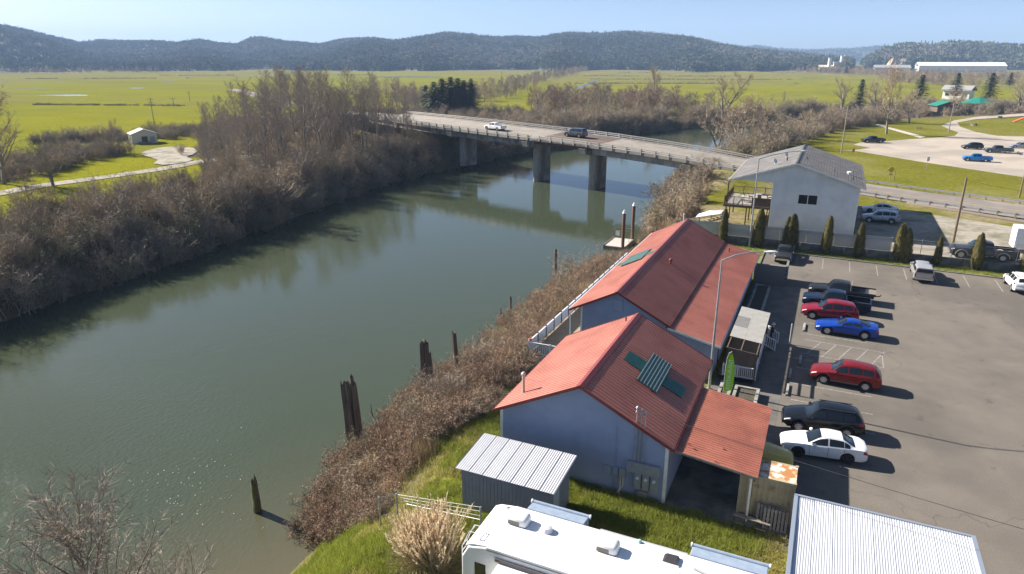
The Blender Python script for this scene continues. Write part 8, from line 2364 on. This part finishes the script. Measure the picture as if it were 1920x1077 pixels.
hed = [px_line_pts(((925, 182), (960, 168), (1010, 152), (1060, 141), (1100, 131), (1130, 127)), 420, 14, 50), px_line_pts(((760, 205), (850, 195), (935, 180)), 110, 14, 51),
       px_line_pts(((1000, 205), (1100, 200), (1200, 205), (1300, 215)), 240, 14, 52), px_line_pts(((1060, 208), (1250, 215)), 60, 10, 53),
       px_line_pts(((1500, 136), (1600, 139), (1680, 143), (1760, 146), (1850, 150), (1940, 150)), 520, 22, 54), px_line_pts(((1660, 150), (1800, 160), (1920, 160)), 160, 14, 55, 0),
       px_line_pts(((1330, 128), (1420, 129), (1560, 130)), 240, 30, 56), px_line_pts(((1100, 127), (1250, 127), (1340, 128)), 260, 40, 57), px_line_pts(((0, 138), (120, 137), (300, 136)), 140, 20, 58)]
xy = np.concatenate(hed)
ph = rows(xy, 0.3, 0.95, 3, 59); ph[:, 2] = -1.0
scatter('field_tree_lines', ph, fartree, label='lines of far leafless trees between the pastures', cat='trees')
# ditches: low dark sedge lines across the pastures
dit = [px_line_pts(L, n, 1.2, 60 + i) for i, (L, n) in enumerate(((((60, 197), (350, 199)), 150), (((1010, 163), (1190, 165)), 240), (((1080, 157), (1500, 157)), 500), (((1080, 149), (1560, 150)), 500), (((1090, 143), (1560, 144)), 500), (((1100, 137), (1500, 137)), 400), (((50, 148), (420, 147)), 400), (((300, 142), (700, 141)), 400)))]
dit = np.concatenate(dit); dit = dit[fbm(dit[:, 0], dit[:, 1], 60, 3, 8) > 0.46]; dl_ = rows(dit, 0.18, 0.42, 2, 69); dl_[:, 2] = -1.0; dl_[:, 4] *= 1.9
scatter('ditch_sedge', dl_, [thick[3], thick[0]], label='dark sedge lines along the pasture ditches', cat='sedge')
# puddles in the pastures
M_pud = mat('flood_water', (0.30, 0.33, 0.36), rough=0.08)
for (x0, x1, y0, dy) in ((70, 170, 179, 1.6), (10, 95, 167.5, 0.8), (240, 275, 165.5, 0.8), (300, 330, 152, 0.8), (0, 18, 154, 1.0), (690, 840, 144.5, 1.2), (620, 670, 133, 0.8)):
    n = 16; pts = []
    for k in range(n):
        a = 2 * PI * k / n; pts.append(G((x0 + x1) / 2 + (x1 - x0) / 2 * math.cos(a) * random.uniform(.8, 1), y0 + dy * math.sin(a) * random.uniform(.6, 1), -1)[:2])
    sheet('flood_puddle', pts, -0.965, M_pud)
ribbon_sheet('ditch_water', [G(1065, 172, -1), G(1090, 163, -1), G(1120, 151, -1)], -3, 3, M_pud, 0.04, follow=True)

# hills as terrain sheets: crest given by sight lines, real distances
M_hill = mat('hill_ground', (0.07, 0.072, 0.045), (0.10, 0.09, 0.06), 0.01, 0.95, world_co=True)
def hill(name, crest, d_foot, d_crest, th, seed, ntree, label, mix=(0.75, 0.95), smin=0.8, smax=1.25, rough=0.75):
    """crest: (px, py) skyline incl. trees; th tree height taken off"""
    cx = np.array([c[0] for c in crest], float); cy = np.array([c[1] for c in crest], float)
    nu, nv = 150, 26
    px = np.linspace(cx[0], cx[-1], nu); py = np.interp(px, cx, cy)
    V = np.zeros((nv, nu, 3))
    az = np.arctan2((px - 960) / 1280, math.cos(PITCH) + math.sin(PITCH) * (538.5 - py) / 1280)   # bearing right of the view axis
    c, s = math.cos(YAW), math.sin(YAW)
    dirx, diry = np.sin(az) * c - np.cos(az) * s, np.sin(az) * s + np.cos(az) * c
    yc = (538.5 - py) / 1280; xc = (px - 960) / 1280
    slope_ = (-math.sin(PITCH) + math.cos(PITCH) * yc) / np.hypot(xc, math.cos(PITCH) + math.sin(PITCH) * yc)
    zc = CAM[2] + slope_ * d_crest - th
    for j in range(nv):
        t = j / (nv - 1) * 1.5
        spur = 1 + 0.30 * (fbm(az * 900, az * 0 + seed, 55, 3, seed) - 0.5) * (1 - min(t, 1))
        D = (d_foot + (d_crest - d_foot) * t) * spur
        prof = np.where(t <= 1, (math.sin(min(t, 1) * PI / 2)) ** 1.15, 1 - 0.9 * (t - 1) / 0.5)
        x = CAM[0] + dirx * D; y = CAM[1] + diry * D
        nz = fbm(x, y, 420, 4, seed) - 0.5
        m = math.sin(min(t, 1) * PI) if t < 1 else 0
        V[j, :, 0], V[j, :, 1] = x, y
        # keep every part below the sight line of the crest
        lim = CAM[2] + slope_ * D - th
        V[j, :, 2] = np.minimum(-1.5 + (zc + 1.5) * prof + nz * rough * m * np.maximum(zc, 20), np.maximum(lim, -1.5) if t < 1 else 1e9)
    idx = np.arange(nu * nv).reshape(nv, nu)
    q = np.stack([idx[:-1, :-1], idx[:-1, 1:], idx[1:, 1:], idx[1:, :-1]], -1).reshape(-1, 4)
    tag(obj(name, npmesh(name, V.reshape(-1, 3), q, M_hill, True)), kind='structure')
    r_ = np.random.default_rng(seed)
    # crest rows dense, faces random
    u = r_.uniform(0, nu - 1.001, ntree); v = r_.uniform(0, (nv - 1) * 0.72, ntree)
    i, j = u.astype(int), v.astype(int); fu, fv = (u - i)[:, None], (v - j)[:, None]
    P = (V[j, i] * (1 - fu) + V[j, i + 1] * fu) * (1 - fv) + (V[j + 1, i] * (1 - fu) + V[j + 1, i + 1] * fu) * fv
    nb = fbm(P[:, 0], P[:, 1], 260, 3, seed + 3)
    var = np.where(nb < 0.56, r_.integers(0, 3, ntree), np.where(r_.random(ntree) < 0.6, 3 + r_.integers(0, 2, ntree), r_.integers(0, 3, ntree)))
    sc_ = r_.uniform(smin, smax, ntree) * th / 16
    k = (P[:, 2] > -1.2)
    pts = np.stack([P[:, 0], P[:, 1], P[:, 2] - 1.0, r_.uniform(0, 6.28, ntree), sc_, sc_ * r_.uniform(.8, 1.25, ntree), var, r_.normal(0, 0.03, ntree)], 1)[k]
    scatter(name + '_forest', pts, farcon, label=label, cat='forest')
    return V
hill('far_west_hills', [(-700, 40), (-300, 30), (-60, 38), (0, 46), (40, 53), (100, 68), (150, 79), (185, 74), (240, 76), (300, 76), (380, 84), (470, 92)], 1700, 3400, 15, 21, 20000, 'hazy forest covering the far western hills')
hill('mid_west_hills', [(240, 100), (300, 88), (345, 76), (375, 73), (410, 80), (445, 82), (470, 70), (490, 69), (540, 77), (600, 82), (640, 73), (700, 70), (760, 80), (900, 95)], 1650, 3000, 15, 22, 18000, 'hazy forest covering the middle hills')
hill('main_ridge', [(540, 112), (600, 93), (650, 79), (690, 73), (740, 76), (790, 68), (835, 60), (880, 64), (930, 69), (970, 66), (1010, 69), (1060, 60), (1130, 60), (1180, 58), (1240, 64), (1300, 70), (1350, 82), (1400, 90), (1450, 95), (1520, 102), (1600, 110)], 1500, 2500, 15, 23, 34000, 'forest covering the long central ridge')
hill('far_east_hills', [(1330, 100), (1390, 88), (1420, 84), (1460, 90), (1540, 92), (1600, 90), (1650, 86), (1700, 90), (1800, 95), (2300, 80)], 3400, 5200, 22, 24, 9000, 'blue hazy forest on the farthest eastern hills')
hill('quarry_hill', [(1590, 128), (1612, 116), (1640, 99), (1660, 88), (1690, 83), (1720, 80), (1755, 84), (1790, 77), (1840, 79), (1880, 82), (1920, 84), (2050, 74), (2300, 70), (2600, 90)], 1750, 2250, 22, 25, 9000, 'dark mixed forest covering the near hill at the right', smin=0.8, smax=1.3, rough=0.2)
# forest foot belts in front of the western hills
belt = [px_line_pts(L, n, j, 80 + i, -1) for i, (L, n, j) in enumerate((((( -60, 133), (35, 133)), 160, 30), (((68, 131), (135, 132)), 260, 40), (((130, 131), (200, 131.5)), 150, 30), (((205, 132), (275, 132.5)), 260, 40), (((310, 128), (420, 127)), 160, 40), (((520, 128), (700, 127)), 240, 40), (((440, 128), (520, 128)), 60, 30)))]
pb = rows(np.concatenate(belt), 0.7, 1.15, 3, 90); pb[:, 2] = -1.0
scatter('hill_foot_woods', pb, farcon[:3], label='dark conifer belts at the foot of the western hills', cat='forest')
# quarry face
qf = MB(); a, b = np.array(G(1655, 131, 0)), np.array(G(1715, 131, 0)); dirq = (a - CAM); dirq[2] = 0; dirq /= np.linalg.norm(dirq)
V, Fc = [], []
for i in range(25):
    t = i / 24; p = a + (b - a) * t - dirq * 8; hq = 25 * max(math.sin(PI * t), 0) ** 0.75 * (1 + 0.18 * math.sin(9 * t)) + 1.5
    for j in range(5): V.append((p[0] + dirq[0] * j * 7 + random.uniform(-1, 1), p[1] + dirq[1] * j * 7 + random.uniform(-1, 1), -1 + hq * j / 4 + (random.uniform(-1, 1) if j else 0)))
for i in range(24):
    for j in range(4): Fc.append((i * 5 + j, (i + 1) * 5 + j, (i + 1) * 5 + j + 1, i * 5 + j + 1))
qf.add(V, Fc)
tag(qf.build('quarry_face', mat('quarry_rock', (0.52, 0.36, 0.21), (0.42, 0.28, 0.16), 0.08, 0.95, world_co=True), fix=False), kind='structure')
# water tank on the hill
tp = hill  # keep name
pt = np.array(G(1729, 134, 0)); dv = pt - CAM; dv[2] = 0; dv /= np.linalg.norm(dv)
tk = CAM + dv * 2230; zt_ = hpx(tk[0], tk[1], (1729, 88))
tko = thing('water_tank', 'pale round water tank on top of the wooded hill', 'tank', (tk[0], tk[1], zt_ - 6))
MB().lathe([(10, -8), (10, 8), (8, 10.5), (0.5, 11.5)], 24).build('tank_wall', M_ww, tko, smooth=True)

# ================================================================== HAZE
hz_ = MB().box(-8500, 6000, -2900, 7000, -9, 330).build('haze', None)
hm = bpy.data.materials.new('haze'); hm.use_nodes = True
N, Lk = hm.node_tree.nodes, hm.node_tree.links
N.remove(N['Principled BSDF'])
vol = N.new('ShaderNodeVolumePrincipled'); vol.inputs['Color'].default_value = (0.44, 0.65, 1.0, 1); vol.inputs['Density'].default_value = 0.00015; vol.inputs['Anisotropy'].default_value = 0.0
Lk.new(vol.outputs['Volume'], N['Material Output'].inputs['Volume'])
hz_.data.materials.append(hm)
tag(hz_, kind='stuff')
